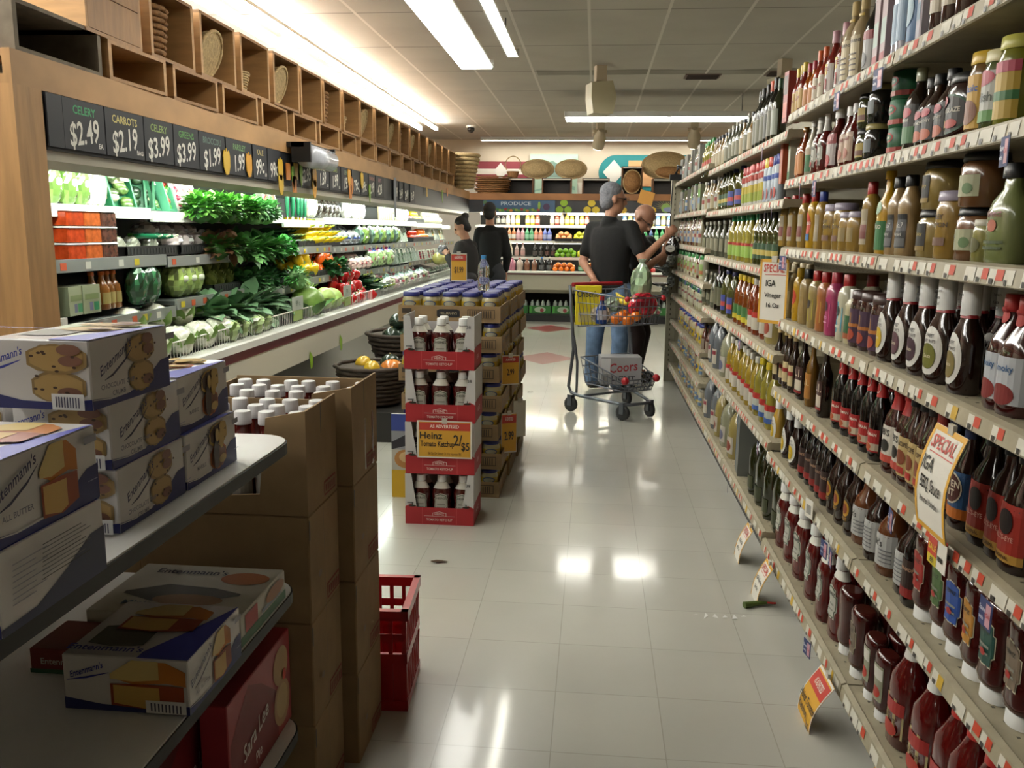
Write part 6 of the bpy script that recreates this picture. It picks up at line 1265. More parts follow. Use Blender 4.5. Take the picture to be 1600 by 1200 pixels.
for x0, x1, y0, y1 in ((-W_+.003, -.003, .006, .0075), (-W_+.003, -.003, L_-.0075, L_-.006), (-W_+.006, -W_+.0075, .008, L_-.008), (-.0075, -.006, .008, L_-.008)):
    b.box(x0, x1, y0, y1, .03, .15, RP); b.box(x0, x1, y0, y1, .215, .24, RP)
b.build('walls', t); MB().box(-W_+.01, -.01, .01, L_-.01, .008, .016, RP).build('bottom_grid', t)

# ---------------------------------------------------------------- ketchup and mayonnaise display
HR = mat('#9c1c24', .5); HW = mat('#b8b6b4', .55)
reg('hdisp', 'ketchup_bottle', 'ketch', .232, .098, gl('#4c0c0b'), WC, heinz('#4e5e48', .42), flat=.66, n=22, band=(.72, .85, mat('#c4c0b4', .4)))
def ketchup_carton(k):
    z0 = k*.252; t = thing('ketchup_carton', 'red and white ketchup display carton, '+('bottom', 'second', 'third', 'top')[k]+' of the stack', 'carton', (-.705+jit(.004), 3.9+jit(.004), z0)); w_, d = .166, .25
    b = MB(); b.box(-w_, w_, 0, d, 0, .004, HR); b.box(-w_, w_, -.002, 0, 0, .085, HR)
    for s in (-1, 1):
        e = s*w_; a, q = sorted((e, e-s*.003))
        b.box(a, q, 0, d, 0, .1, HR).box(a, q, 0.0, d, .1, .25, HW)
        b.prism([(e, .085), (e, .25), (e-s*.03, .25), (e-s*.055, .085)], -.002, .001, HW, axis='y')
    b.box(-w_, w_, d-.003, d, 0, .2, HW); b.build('carton', t)
    mp = flatmap((0, -.002, 0), (1, 0, 0), (0, 0, 1)); LR = '#b84a4c'
    a = MB().paint([('f', [(-.165, .08, .088), (-.14, .08, .1), (-.11, .07, .088)], HR), ('f', [(.11, .07, .088), (.14, .08, .1), (.165, .08, .088)], HR), R(-.084, .0, -.082, .085, LR), R(.082, 0, .084, .085, LR), R(-.075, .043, .075, .045, '#c8a8a4'), ('f', [(-.034, .043, .06), (0, .043, .068), (.034, .043, .06)], '#c8a8a4'), ('f', [(-.031, .045, .058), (0, .045, .065), (.031, .045, .058)], HR),
        ('t', 'HEINZ', 0, .054, .016, '#d0b8b0'), ('t', 'TOMATO KETCHUP', 0, .026, .0165, '#d0b8b0', .85), ('t', '38', .14, .2, .02, '#2c2c2c'), R(-.155, .105, -.125, .112, '#6a6a6a'), ('e', -.13, .093, .018, .005, '#1c2014'), ('e', .13, .093, .018, .005, '#1c2014'), R(-.132, .093, -.128, .108, '#1c2014'), R(.128, .093, .132, .108, '#1c2014')], mp)
    a.paint([('t', 'HEINZ', .12, .05, .03, '#c89a98'), R(.03, .1, .2, .105, '#8a3034')], flatmap((w_, 0, 0), (0, 1, 0), (0, 0, 1))); a.build('carton_print', t)
    for i in range(3):
        for j in range(2): put(get('hdisp'), 'ketchup bottle in the '+('bottom', 'second', 'third', 'top')[k]+' display carton, '+('at the case side', 'in the middle', 'at the aisle side')[i]+(', front row', ', back row')[j], 'bottle', (-.705+(i-1)*.104, 3.915+j*.09, z0+.005), jit(.06), 'display ketchup bottles')
for k in range(4): ketchup_carton(k)
paper_sign('yellow as advertised price sign taped across the ketchup cartons', (-.68, 3.885, .515), .0, .262, .18, 'adv', [('Heinz', -.25, .6, .26, K, 1.0), ('Tomato Ketchup', -.13, .38, .21, K, .62), ('2/', .24, .48, .4, K, .75), ('$5', .38, .32, .3, K, .75), ('36 Oz Or Simply 21 Oz Squeeze Btl', 0, .12, .1, '#7a5a1c', .6)], bend=.004, name='price_sign')
MYB = MB; PT = .155
reg('mj', 'mayonnaise_jar', 'jar', .146, .092, gl('#c8bd92', .3), mat('#20266a', .35), [R(-1.0, .08, 1.0, .7, '#c2a01c'), ('e', 0, .6, .55, .11, '#2f4c7c'), ('e', 0, .6, .45, .08, '#b0ac94')], flat=1, e=2, n=16)
def tray(label, x0, y0, z, w_=.53, d=.42):
    t = thing('mayonnaise_tray', label, 'tray', (x0, y0, z)); q = .004; b = MB().box(0, w_, 0, d, 0, q, CARD)
    for a in ((0, w_, 0, q), (0, w_, d-q, d), (0, q, q, d-q), (w_-q, w_, q, d-q)): b.box(*a, q, .085, CARD)
    for sx in (0, w_-.04): b.box(sx, sx+.04, -.001, 0, .0, .085, CARD)
    b.build('tray', t); a = MB()
    a.paint([('f', [(.2, .03, .06), (.215, .025, .067), (.305, .025, .067), (.32, .03, .06)], '#1c1c22'), ('t', "HELLMANN'S", .26, .046, .018, '#a89a7c', .85), R(.36, .02, .5, .068, '#241c18'), R(.363, .023, .497, .065, CARD), *[R(.37+.012*i, .026, .375+.012*i, .062, '#3c3024') for i in range(10)], R(.02, .045, .07, .07, '#3c3228'), R(.02, .015, .07, .022, '#5c4c38')], flatmap((0, 0, 0), (1, 0, 0), (0, 0, 1)))
    a.paint([R(.03, .02, .1, .06, '#241c18'), R(.035, .025, .095, .055, CARD), R(.2, .02, .36, .06, '#3c3024'), R(.205, .025, .355, .055, CARD)], flatmap((w_, 0, 0), (0, 1, 0), (0, 0, 1))); a.build('tray_print', t)
LN = ('bottom', 'second', 'third', 'fourth', 'fifth', 'sixth', 'top')
for k in range(7):
    ox = (0, .012, -.008, .01, -.004, .008, 0)[k]
    for c in range(3):
        y0 = 4.35+c*.43; ex = -1.0+ox+c*.012
        tray('brown mayonnaise tray, '+LN[k]+' layer, '+('closest to the ketchup', 'middle of three', 'farthest of three')[c], ex, y0, k*PT)
        for i in range(5):
            for j in range(4):
                if k < 6 and not (i == 4 or (c == 0 and j == 0) or (i == 0 and c == 0 and j < 2)): continue
                put(get('mj', k < 6), 'mayonnaise jar in '+LN[k]+' layer tray '+('next to ketchup', 'in the middle', 'at far end')[c]+', '+od(i)+' across '+od(j)+' deep', 'jar', (ex+.056+i*.104, y0+.008+j*.1, k*PT+.005), jit(.1), 'stacked mayonnaise jars')
b = MB(); b.lathe([(0, .026), (.01, .031), (.06, .031), (.075, .027), (.09, .031), (.13, .029), (.155, .016), (.168, .012)], mat('#dfe6ea', .06, trans=.9, spec=.6), 16)
c = MB(); c.lathe([(.163, .0135), (.182, .0135)], '#3a86c0', 14); put(proto('water_bottle', [('water_bottle', b), ('cap', c)]), 'clear plastic water bottle with blue cap standing on the mayonnaise jars', 'bottle', (-.572, 4.46, 6*PT+.158), 0)
t = thing('poster_panel', 'cardboard sandwich advert panel beside the ketchup stack', 'display panel', (-.96, 4.3, 0)); MB().box(-.075, .075, 0, .02, 0, .45, '#b0aca0').build('panel', t)
MB().paint([R(-.075, .36, .075, .45, '#34448a'), R(-.075, .26, .075, .36, '#8a8c90'), ('f', [(-.075, .26, .3), (0, .28, .34), (.075, .3, .36)], '#24242c'), ('e', .0, .21, .06, .05, '#a8743c'), ('e', .01, .22, .045, .03, '#c8a878'), R(-.075, .0, .075, .15, '#c29a1c'), R(.01, .05, .05, .12, '#c8c4a8'), R(.01, .11, .05, .125, '#20266a')], flatmap((0, 0, 0), (1, 0, 0), (0, 0, 1))).build('print', t)
paper_sign('tall yellow price sign two ninety nine facing the aisle on the mayonnaise stack', (-.43, 4.5, .745), .45, .1, .16, 'adv', [('2.99', 0, .42, .3, K, .5)], bend=0, name='price_sign')
paper_sign('lower yellow price sign leaning on the mayonnaise stack', (-.435, 4.5, .43), .5, .09, .22, 'adv', [('2.99', 0, .42, .3, K, .5)], bend=0, name='price_sign')
paper_sign('second lower tan price sign farther along the mayonnaise stack', (-.42, 5.0, .4), .5, .08, .22, 'plain', [], bend=0, name='price_sign')
t = paper_sign('yellow one ninety nine sign standing on the mayonnaise jars', (-.835, 5.3, 1.255), 0, .1, .17, 'adv', [('$1.99', 0, .4, .3, K, .5)], bend=0, name='price_sign')
MB().box(-.055, -.049, -.0, .1, -.17, 0, BLK).box(-.05, .05, .0025, .006, -.17, 0, BLK).build('holder', t)
b = MB(); leaf(b, (0, 0, .006), Vector((1, .2, 0)), .07, .016, leafm('#4a3318'), .1); tag(b.build('dried_leaf', None, (-.66, 3.42, .001)), 'small brown dried leaf on the floor near the crate', 'leaf')
t = thing('chili_pepper', 'curled green chili with red tip fallen on the floor by the gondola', 'pepper', (.6, 3.12, .012), .3); MB().tube([(0, 0, 0), (.05, .004, 0), (.09, -.006, .004)], [.013, .011, .005], '#4a5a24', 8).build('body', t); MB().tube([(.09, -.006, .004), (.12, -.02, .006)], .004, '#a52018', 6).build('stem', t)
b = MB(); rn = random.Random(2)
for i in range(6): x = i*.035; b.add([(x, rn.uniform(-.02, .02), .001), (x+.02, rn.uniform(-.02, .02), .003), (x+.012, rn.uniform(.02, .04), .002)], [(0, 1, 2)], mat('#d8d8d4', .3))
o = tag(b.build('torn_plastic', None, (.4, 3.02, .0005)), 'torn bit of clear plastic on the aisle floor', 'litter')
b = MB(); leaf(b, (0, 0, .006), Vector((1, .6, 0)), .05, .014, leafm('#2a2018'), .1); tag(b.build('dried_leaf', None, (-.55, 7.35, .001)), 'tiny dark leaf on the floor near the shopping cart', 'leaf')

# ---------------------------------------------------------------- the far produce and juice case
FY = 13.25
fc = thing('juice_case', 'open refrigerated case with juices and fruit across the back of the store', 'refrigerated case', (-1.88, FY, 0)); FL = 4.2
b = MB().box(0, FL, 1.0, 1.05, .1, 1.9, mat('#26241f', .5)); b.build('back_panel', fc)
MB().box(0, FL, .1, 1.0, 0, .1, BLK).build('kick_plate', fc); MB().box(0, FL, .14, 1.0, .1, .115, mat('#2a2a26', .5)).build('bottom_shelf', fc)
MB().add([(0, 0, .73), (FL, 0, .73), (FL, .04, .5), (0, .04, .5), (0, .16, .44), (FL, .16, .44)], [(0, 1, 2, 3), (3, 2, 5, 4)], mat('#a9a493', .45)).build('lower_panel', fc)
MB().bbox(-.0, FL, -.04, .1, .755, .785, CWHT, .006).box(0, FL, -.02, .1, .73, .755, mat('#5a1f26', .4)).build('bumper_rail', fc)
MB().box(0, FL, .02, .9, .76, .775, DARK).build('deck', fc)
for z, d in ((.987, .25), (1.238, .3), (1.478, .35)):
    MB().box(0, FL, d, 1.0, z-.02, z, CWHT if z > 1.4 else mat('#9a9a90', .4)).box(0, FL, d-.01, d, z-.035, z+.005, CWHT).build('shelf', fc)
for j in range(3): MB().box(.1+j*1.35, 1.35+j*1.35, .2, .23, 1.64, 1.665, mat('#fffbe8', .5, emit=CASE*.9)).build('tube', fc)
for z in (1.2, .95): MB().box(.1, FL-.1, .32, .335, z, z+.012, mat('#fffbe8', .5, emit=CASE*.35)).build('tube', fc)
MB().box(-.1, FL, .1, .13, 1.67, 1.855, mat('#2a2a2e', .5)).box(-.1, FL, .13, 1.0, 1.67, 1.69, CWHT).build('price_board', fc)
MB().box(-.1, FL, .08, 1.3, 1.855, 1.955, W('#8a5c34', (.6, 6, 1))).build('wooden_beam', fc)
def ff(x, z): return flatmap((x, FY+.1, z), (1, 0, 0), (0, 0, 1))
t = thing('produce_sign', 'blue painted produce sign with fruit border over the juice case', 'sign', (-1.72, FY+.085, 1.675))
MB().box(0, 1.1, 0, .012, 0, .175, '#34506c').build('board', t)
b = MB().paint([('t', 'PRODUCE', .5, .125, .075, '#a8b4bc', 1.35)]+[('e', .05+.042*i, .03+.01*math.sin(i*2), .026, .02, ('#4a7a34', '#8a2c24', '#4a7a34', '#b06a24', '#3c6a3c', '#7a8a34')[i % 6]) for i in range(20)]+[('e', .86, .1, .02, .06, '#7a9a34'), ('e', .97, .08, .05, .05, '#3c2444'), ('e', .03, .14, .03, .03, '#4a6a44')], flatmap((0, 0, 0), (1, 0, 0), (0, 0, 1))); b.build('painting', t)
def apples(x, c, d):
    for i, (dx, z) in enumerate(((0, 1.715), (.13, 1.715), (.065, 1.815))):
        b = MB(); b.prism([(dx+.055*math.cos(a)*(1+.08*math.cos(2*a)), z+.052*math.sin(a)) for a in [2*PI*k/16 for k in range(16)]], -.016, -.004, mat(c, .5), axis='y')
        tag(b.build('apple_cutout', None, (x, FY+.1, 0)), d+' paper apple over the juice case, '+('lower near one', 'lower far one', 'upper one')[i], 'sign')
apples(-.55, '#7a9a1c', 'lime green'); apples(-.13, '#b8a024', 'yellow, beside the green three,'); apples(.28, '#b89424', 'yellow, middle group,'); apples(.72, '#c29a1c', 'yellow, far group,')
tag(MB().box(-.11, .11, 0, .006, -.1, .1, mat('#c08a3c', .6)).build('price_card', None, (.75, FY+.07, 1.9), (0, .25, 0)), 'tilted orange card above the far yellow paper apples', 'sign')
b = MB()
for i in range(14): a = PI*i/13; b.prism([(.06*math.cos(a-.05), .06*math.sin(a-.05)), (.19*math.cos(a), .15*math.sin(a)), (.06*math.cos(a+.05), .06*math.sin(a+.05))], -.01, -.006, mat('#a8a060', .5), axis='y')
b.prism([(.07*math.cos(2*PI*k/16), .07*math.sin(2*PI*k/16)) for k in range(16)], -.016, -.01, mat('#7a9a4c', .5), axis='y'); b.prism([(.05+.09*math.cos(2*PI*k/16), -.02+.035*math.sin(2*PI*k/16)) for k in range(16)], -.022, -.016, mat('#7880a0', .5), axis='y')
tag(b.build('sun_cutout', None, (1.05, FY+.1, 1.75)), 'paper sun with rays and violet cloud on the far board', 'sign')
JP = {}
def jb(body, cap, lab, shp='sauce', h=.22, w_=.07, flat=1, hd=False):
    k = (body, cap, lab, shp, h, w_)
    if k not in JP: JP[k] = product('juice_bottle' if w_ < .1 else 'juice_jug', shp, h, w_, gl(body, .15), mat(cap, .4), [R(-1, .15, 1, .45, lab)] if lab else [], flat=flat, e=2, n=12, handle=hd)
    return JP[k]
def jrow(items, x0, dx, z, y, desc, where):
    i = 0
    for j, it in enumerate(items):
        if it is None: continue
        put(jb(*it), desc+' '+where+', '+od(i)+' from the produce corner', 'bottle', (x0+j*dx, y, z), 0, desc); i += 1
D = ('#1c1010', '#a01c1c', '#8a8a84'); WH = ('#c9b8a0', '#7a1c1c', '#d8d0c4'); YE = ('#d8b83c', '#5a3a1c', '#e0d8a8'); RE = ('#a5442c', '#7a1c1c', '#d8a89c')
jrow([D, D, WH, WH, YE, None, YE, YE, RE, None, None, WH, RE, WH, YE, YE, WH, YE, RE], -1.52, .077, 1.479, FY+.37, 'juice bottle', 'on the top juice shelf')
CO = [('#8f9cc8', '#3a4a9c', '#c8c8d4'), ('#c8b0a0', '#b03a24', '#d8d4c8'), ('#c07a4c', '#b03a24', '#d8d4c8'), ('#c07a4c', '#c8862c', '#d8d4c8'), ('#c0909c', '#8a2c44', '#c8a0a8'), ('#c0909c', '#8a2c44', '#c8a0a8'), ('#4a9a6c', '#3a4a9c', '#8ac0a0'), ('#4a9a6c', '#2c6a4a', '#8ac0a0'), ('#c87a5c', '#b03a24', '#d8a89c'), ('#c87a5c', '#b03a24', '#d8a89c'), ('#5c6cb8', '#3a4a9c', '#a0a8d0'), ('#5c6cb8', '#3a4a9c', '#a0a8d0')]
jrow(CO, -1.48, .07, 1.239, FY+.32, 'bright drink bottle', 'on the second juice shelf')
TE = [('#b8844c', '#d8d4c8', '#d8d4c8'), ('#5a2c18', '#3a1c10', '#7a4a30'), ('#c8b8a0', '#d8d4c8', '#e0dcd0'), ('#b8a09c', '#7a1c1c', '#c89c98'), ('#b8a09c', '#7a1c1c', '#c89c98'), None, ('#140c0c', '#1c1c1c', '#5c5450'), ('#140c0c', '#1c1c1c', '#5c5450'), ('#1c0c0c', '#1c1c1c', '#6a4a44'), ('#1c0c0c', '#1c1c1c', '#6a4a44')]
jrow(TE, -1.5, .095, .988, FY+.27, 'tea or dark juice bottle', 'on the third juice shelf')
JU = [('#c8a09c', '#b0384c', None, 'jug', .2, .11), ('#c8b8a8', '#b0384c', None, 'jug', .2, .11), ('#c87a90', '#a02c54', None, 'jug', .2, .11), ('#c8b4a8', '#a8384c', None, 'jug', .2, .11), ('#8a5a44', '#8a3c2c', None, 'jug', .19, .09), ('#8a5a44', '#8a3c2c', None, 'jug', .19, .09), ('#10141c', '#4a7ac0', '#5a5a5c', 'jug', .22, .09), ('#10100f', '#d8d4c8', '#5a5a5c', 'jug', .22, .09)]
jrow(JU, -1.5, .115, .776, FY+.1, 'juice jug', 'at the bottom of the juice case')
def fheap(pr, cat, desc, n, x0, z, r, y=FY+.3):
    k = 0
    for l in range(2):
        for i in range(n-l):
            put(pr, desc+(', lower row, ' if l == 0 else ', upper row, ')+od(i)+' along', cat, (x0+(i+l*.5)*r*2.03, y+l*r*.6, z+l*r*1.5), jit(3), desc)
            if l == 0: put(pr, desc+', second row behind, '+od(i)+' along', cat, (x0+i*r*2.03, y+r*2, z+r*.7), jit(3), desc)
FR = .038
def ftray(x0, x1, z, desc, y=FY+.24): tag(MB().box(x0, x1, y, y+.3, z, z+.008, BLK).box(x0, x1, y, y+.008, z+.008, z+.045, BLK).build('display_tray'), desc, 'tray')
SC = lambda s: s
ftray(-.62, -.36, 1.24, 'black tray of small oranges on the back case'); fheap(PEA, 'peach', 'orange peach on the back case second shelf', 3, -.57, 1.25, .042, FY+.31)
ftray(-.34, -.08, 1.24, 'black tray of lime yellow apples on the back case'); fheap(YAP, 'apple', 'lime yellow apple on the back case second shelf', 3, -.29, 1.25, .042, FY+.31)
fheap(GAP, 'apple', 'green apple on the back case third shelf', 4, -.58, .99, .042, FY+.29); fheap(YAP, 'apple', 'yellow apple on the back case third shelf', 3, -.23, .99, .042, FY+.29)
fheap(ORA, 'orange', 'orange at the bottom of the back case', 4, -.6, .776, .044, FY+.1); fheap(ORA, 'orange', 'orange past the green pack on the back case', 3, -.1, .776, .044, FY+.1)
put(jb('#2c7a44', '#1c5a34', '#8ac0a0', 'can', .17, .09), 'green fruit pack between the oranges', 'pack', (-.2, FY+.1, .777))
fheap(APP, 'apple', 'red apple beyond the bald man', 8, .1, .99, .042, FY+.29); fheap(APP, 'apple', 'deep red apple low on the back case', 8, .3, .776, .042, FY+.1)
for i in range(9): put(jb(*(('#5c8ac0', '#c8b83c', '#d8d4c8'), ('#d8c85c', '#5c8ac0', '#d8d4c8'))[i % 2]), 'yellow or blue drink bottle at the far top shelf, '+od(i)+' along', 'bottle', (.45+i*.085, FY+.37, 1.479), 0, 'drinks at the far top shelf')
for i in range(10): put(jb('#2c8a4c' if i % 3 else '#3c5a8a', '#2c6a34', '#9cc8a0'), 'green drink bottle at the far second shelf, '+od(i)+' along', 'bottle', (.35+i*.085, FY+.32, 1.239), 0, 'green drinks at the far shelf')
def sixpack():
    b = MB(); b.box(-.17, .17, 0, .13, 0, .12, '#2c6a2c'); c = MB()
    for i in range(4):
        for j in range(2): c.lathe([(.12, .034), (.17, .03), (.19, .014), (.205, .014)], mat('#8a948c', .15, coat=.5), 8, (-.125+i*.083, .035+j*.065, 0))
    p = MB().paint([('e', 0, .06, .09, .045, '#a8b8a0'), ('e', .03, .05, .03, .03, '#8a2c34'), R(-.165, .01, -.13, .11, '#4a9a3c')], flatmap((0, 0, 0), (1, 0, 0), (0, 0, 1)))
    return proto('water_pack', [('water_pack', b), ('bottle_tops', c), ('front_print', p)])
for i in range(9): put(V('six', sixpack), 'green pack of clear bottles under the juice case, '+od(i)+' from the produce corner', 'bottle pack', (-1.55+i*.36, FY+.2, .116), 0, 'green bottle packs')
for i in range(7): MBx = MB().box(-.17, .17, 0, .3, 0, .1, '#8a948c')
# crates and baskets on the beam
BKC = mat('#221812', .5)
for i, (x0, x1, h) in enumerate(((-1.45, -.97, .24), (-.84, -.38, .24), (-.22, .2, .24), (.38, .7, .42), (.85, 1.3, .24))):
    t = thing('dark_crate', 'dark '+('tall picture fronted crate', 'open crate')[h < .4]+' on the back beam, '+od(i)+' from the produce corner', 'crate', (x0, FY+.3, 1.956)); w_ = x1-x0
    MB().box(0, w_, .28, .3, 0, h, BKC).box(0, w_, 0, .28, 0, .015, BKC).box(0, .02, 0, .28, .015, h, W('#6a4528')).box(w_-.02, w_, 0, .28, .015, h, W('#6a4528')).box(.02, w_-.02, 0, .28, h-.015, h, BKC).build('body', t)
    MB().box(.02, w_-.02, -.004, 0, h-.03, h-.012, mat('#cfc9ba', .5)).build('top_rail', t)
def oval(x, y, z, rx, rz, m, lab):
    t = thing('oval_basket', lab, 'basket', (x, y, z)); b = MB(); R_ = []
    for j, (q, d) in enumerate(((.25, .1), (.6, .09), (.85, .06), (1, 0), (1.03, 0.01), (.97, .02), (.82, .08), (.55, .11), (.2, .12))): R_.append([(rx*q*math.cos(2*PI*i/24), -d+.06 if j < 5 else -d+.075, rz+rz*q*math.sin(2*PI*i/24)) for i in range(24)])
    b.rings(R_, m, True); b.build('bowl', t); r = MB(); r.tube([(rx*1.02*math.cos(2*PI*i/24), .06, rz+rz*1.02*math.sin(2*PI*i/24)) for i in range(25)], .012, WKL, 6); r.build('rim', t)
oval(-.92, FY+.42, 2.2, .25, .14, WKL, 'oval wicker basket standing on the first dark crates'); oval(-.4, FY+.42, 2.2, .24, .14, WKL, 'oval wicker basket standing before the pavilion picture edge')
oval(1.05, FY+.4, 2.2, .36, .2, WKL, 'largest oval wicker basket near the gondola end'); oval(1.08, FY+.2, 2.2, .2, .09, WK, 'small oval basket before the largest one')
oval(.54, FY+.2, 1.975, .13, .17, WK, 'dome shaped wicker basket in the tall dark crate')
t = thing('hoop_basket', 'small basket with tall round hoop handle on the back crates', 'basket', (-1.3, FY+.42, 2.2)); MB().lathe([(0, .07), (.1, .1), (.1, .09), (.01, .06)], WK, 16).build('body', t); MB().tube([(.12*math.cos(-.6+(PI+1.2)*i/16), 0, .2+.13*math.sin(-.6+(PI+1.2)*i/16)) for i in range(17)], .008, WKL, 6).build('handle', t)
tag(MB().prism([(-.12, 0), (0, -.14), (.12, 0), (0, .14)], -.01, 0, WHT, axis='y').build('diamond_panel', None, (-1.62, Y1-.006, 2.38)), 'white diamond on the maroon stripes of the back wall', 'wall ornament')

# ---------------------------------------------------------------- shopping cart
FV, SV = Vector((.6, -.8, 0)), Vector((.8, .6, 0)); CO_ = Vector((.07, 6.785, 0))
def cp(f, s, z): v = CO_+FV*f+SV*s; return (v.x, v.y, z)
GM = mat('#6c7078', .35, metal=.7); t = thing('shopping_cart', 'grey wire shopping cart with red handle and loaded basket', 'shopping cart')
fr_ = MB()
for s in (-1, 1):
    fr_.tube([cp(-.06, .27*s, .985), cp(-.04, .275*s, .9), cp(.02, .28*s, .5), cp(-.03, .285*s, .2), cp(0, .28*s, .155), cp(.08, .26*s, .14), cp(.44, .14*s, .125)], .013, GM, 8)
    fr_.tube([cp(.02, .28*s, .6), cp(.06, .27*s, .4), cp(.05, .265*s, .16)], .01, GM, 8)
fr_.tube([cp(.44, -.14, .125), cp(.5, -.1, .125), cp(.5, .1, .125), cp(.44, .14, .125)], .013, GM, 8); fr_.tube([cp(.1, -.25, .14), cp(.1, .25, .14)], .01, GM, 8)
fr_.build('frame', t)
h = MB(); h.tube([cp(-.065, -.24, .99), cp(-.065, .24, .99)], .017, mat('#8a1420', .35), 10); h.build('handle', t)
def wires(b, c0, c1, n, r=.0028):
    for i in range(n+1):
        q = i/n; b.tube([tuple(Vector(a)*(1-q)+Vector(d)*q for a, d in ((c0[0], c0[1]),))[0], tuple(Vector(a)*(1-q)+Vector(d)*q for a, d in ((c1[0], c1[1]),))[0]], r, GM, 5)
def wbasket(name, f0, f1, w0, w1, zt0, zt1, zb0, zb1, n, parent=t):
    b = MB(); T = [cp(f0, -w0, zt0), cp(f1, -w1, zt1), cp(f1, w1, zt1), cp(f0, w0, zt0)]; B = [cp(f0+.03, -w0+.03, zb0), cp(f1-.03, -w1+.02, zb1), cp(f1-.03, w1-.02, zb1), cp(f0+.03, w0-.03, zb0)]
    b.tube(T+[T[0]], .006, GM, 6); b.tube(B+[B[0]], .005, GM, 6)
    for k in range(4): a, c = k, (k+1) % 4; wires(b, (T[a], T[c]), (B[a], B[c]), n if k % 2 == 0 else n//2+2)
    for q in (.33, .66): M_ = [tuple(Vector(T[k])*(1-q)+Vector(B[k])*q) for k in range(4)]; b.tube(M_+[M_[0]], .0035, GM, 5)
    wires(b, (B[0], B[1]), (B[3], B[2]), n); b.build(name, parent)
wbasket('basket', -.04, .52, .25, .17, .95, .92, .67, .72, 13); wbasket('lower_tray', .06, .5, .24, .15, .44, .31, .24, .22, 10)
for s in (-1, 1):
    b = MB(); b.ball(cp(.52, .17*s, .915), .022, mat('#a01420', .35), 10, 6).ball(cp(.5, .15*s, .31), .03, mat('#a01420', .35), 10, 6); b.build('corner_bumper', t)
RUB = mat('#2a2a2c', .6)
for f, s in ((0, -.28), (0, .28), (.46, -.13), (.46, .13)):
    o = Vector(cp(f, s, .062)); ang = random.uniform(-.5, .5)+(-.9)
    w_ = MB(); w_.M = Matrix.Translation(o) @ Matrix.Rotation(ang, 4, 'Z') @ Matrix.Rotation(PI/2, 4, 'X'); w_.lathe([(-.015, .045), (-.012, .058), (.012, .058), (.015, .045)], RUB, 18); wo = w_.build('wheel', t)
    f_ = MB(); f_.M = Matrix.Translation(o) @ Matrix.Rotation(ang, 4, 'Z'); f_.box(-.02, .02, -.024, -.018, -.01, .075, GM).box(-.02, .02, .018, .024, -.01, .075, GM).box(-.02, .02, -.024, .024, .068, .076, GM); f_.build('caster', wo)
HA = math.atan2(SV.y, SV.x)
def cobj(o, f, s, z, rot=0): o.location = cp(f, s, z); o.rotation_euler = (0, 0, rot); return o
t = thing('cereal_box', 'yellow cereal box standing in the cart basket', 'cereal box', cp(.02, -.15, .685), .12); YB = mat('#c9b81c', .5)
MB().bbox(-.1, .1, -.025, .025, 0, .3, YB, .002).build('carton', t); MB().paint([('t', 'Cheerios', .005, .235, .07, '#14141c', .75), R(-.08, .02, .06, .1, '#b8aa6a')], flatmap((0, -.025, 0), (1, 0, 0), (0, 0, 1))).build('front_print', t)
t = thing('beer_carton', 'silver and red beer carton on the lower cart tray', 'carton', cp(.27, .0, .25), .12); MB().bbox(-.17, .14, -.08, .1, 0, .21, mat('#8f8f92', .4), .003).build('carton', t)
MB().paint([('t', 'Coors', .0, .13, .1, '#8a1c24', .85, .1), ('t', 'LIGHT', .0, .045, .055, '#2a2a34', 1.2), R(-.17, .08, -.1, .2, '#c8c8cc')], flatmap((0, -.08, 0), (1, 0, 0), (0, 0, 1))).build('front_print', t)
put(V('bban', lambda: long_veg('banana', .19, .019, '#d0b82c', .9, '#6a5a24')), 'banana over the cart contents, upper one', 'banana', cp(.3, .0, .87), 1.0); put(V('bban', None), 'banana over the cart contents, lower one', 'banana', cp(.33, -.03, .85), .8)
for i in range(6): put(ORA, 'orange in the cart basket, '+od(i)+' of the netted six', 'orange', cp(.3+(i % 3)*.07, -.1+(i//3)*.08, .71+(i % 2)*.03), i)
t = put(V('redb', lambda: baggy('red_bag', (.24, .12, .2), ('#a8182c', '#c02840'), 91, top=False)), 'shiny red bag lying at the front of the cart basket', 'bag', cp(.42, .06, .76), .5)
put(V('grnb', lambda: baggy('clear_produce_bag', (.17, .15, .34), ('#7a8f74', '#a8b8a8'), 92)), 'tall clear produce bag of greens standing in the cart', 'bag', cp(.3, .14, .84), .5)
put(product('detergent_bottle', 'squat', .21, .09, gl('#1f4a9c', .2), mat('#a01420', .35), [R(-.8, .15, .8, .5, '#c8c8d4')], n=14), 'blue bottle with red cap in the cart basket', 'bottle', cp(.17, -.12, .7), .3)
put(V('clrc', lambda: baggy('salad_clamshell', (.16, .12, .12), ('#6a7a6a', '#c8ccc8'), 93, top=False)), 'clear salad pack behind the blue bottle in the cart', 'pack', cp(.12, .02, .78), 0)
put(V('pnkb', lambda: baggy('snack_bag', (.16, .08, .14), ('#a89a88', '#c8ccc8'), 94, top=False)), 'beige snack bag low in the cart basket', 'bag', cp(.12, -.1, .7), 0)
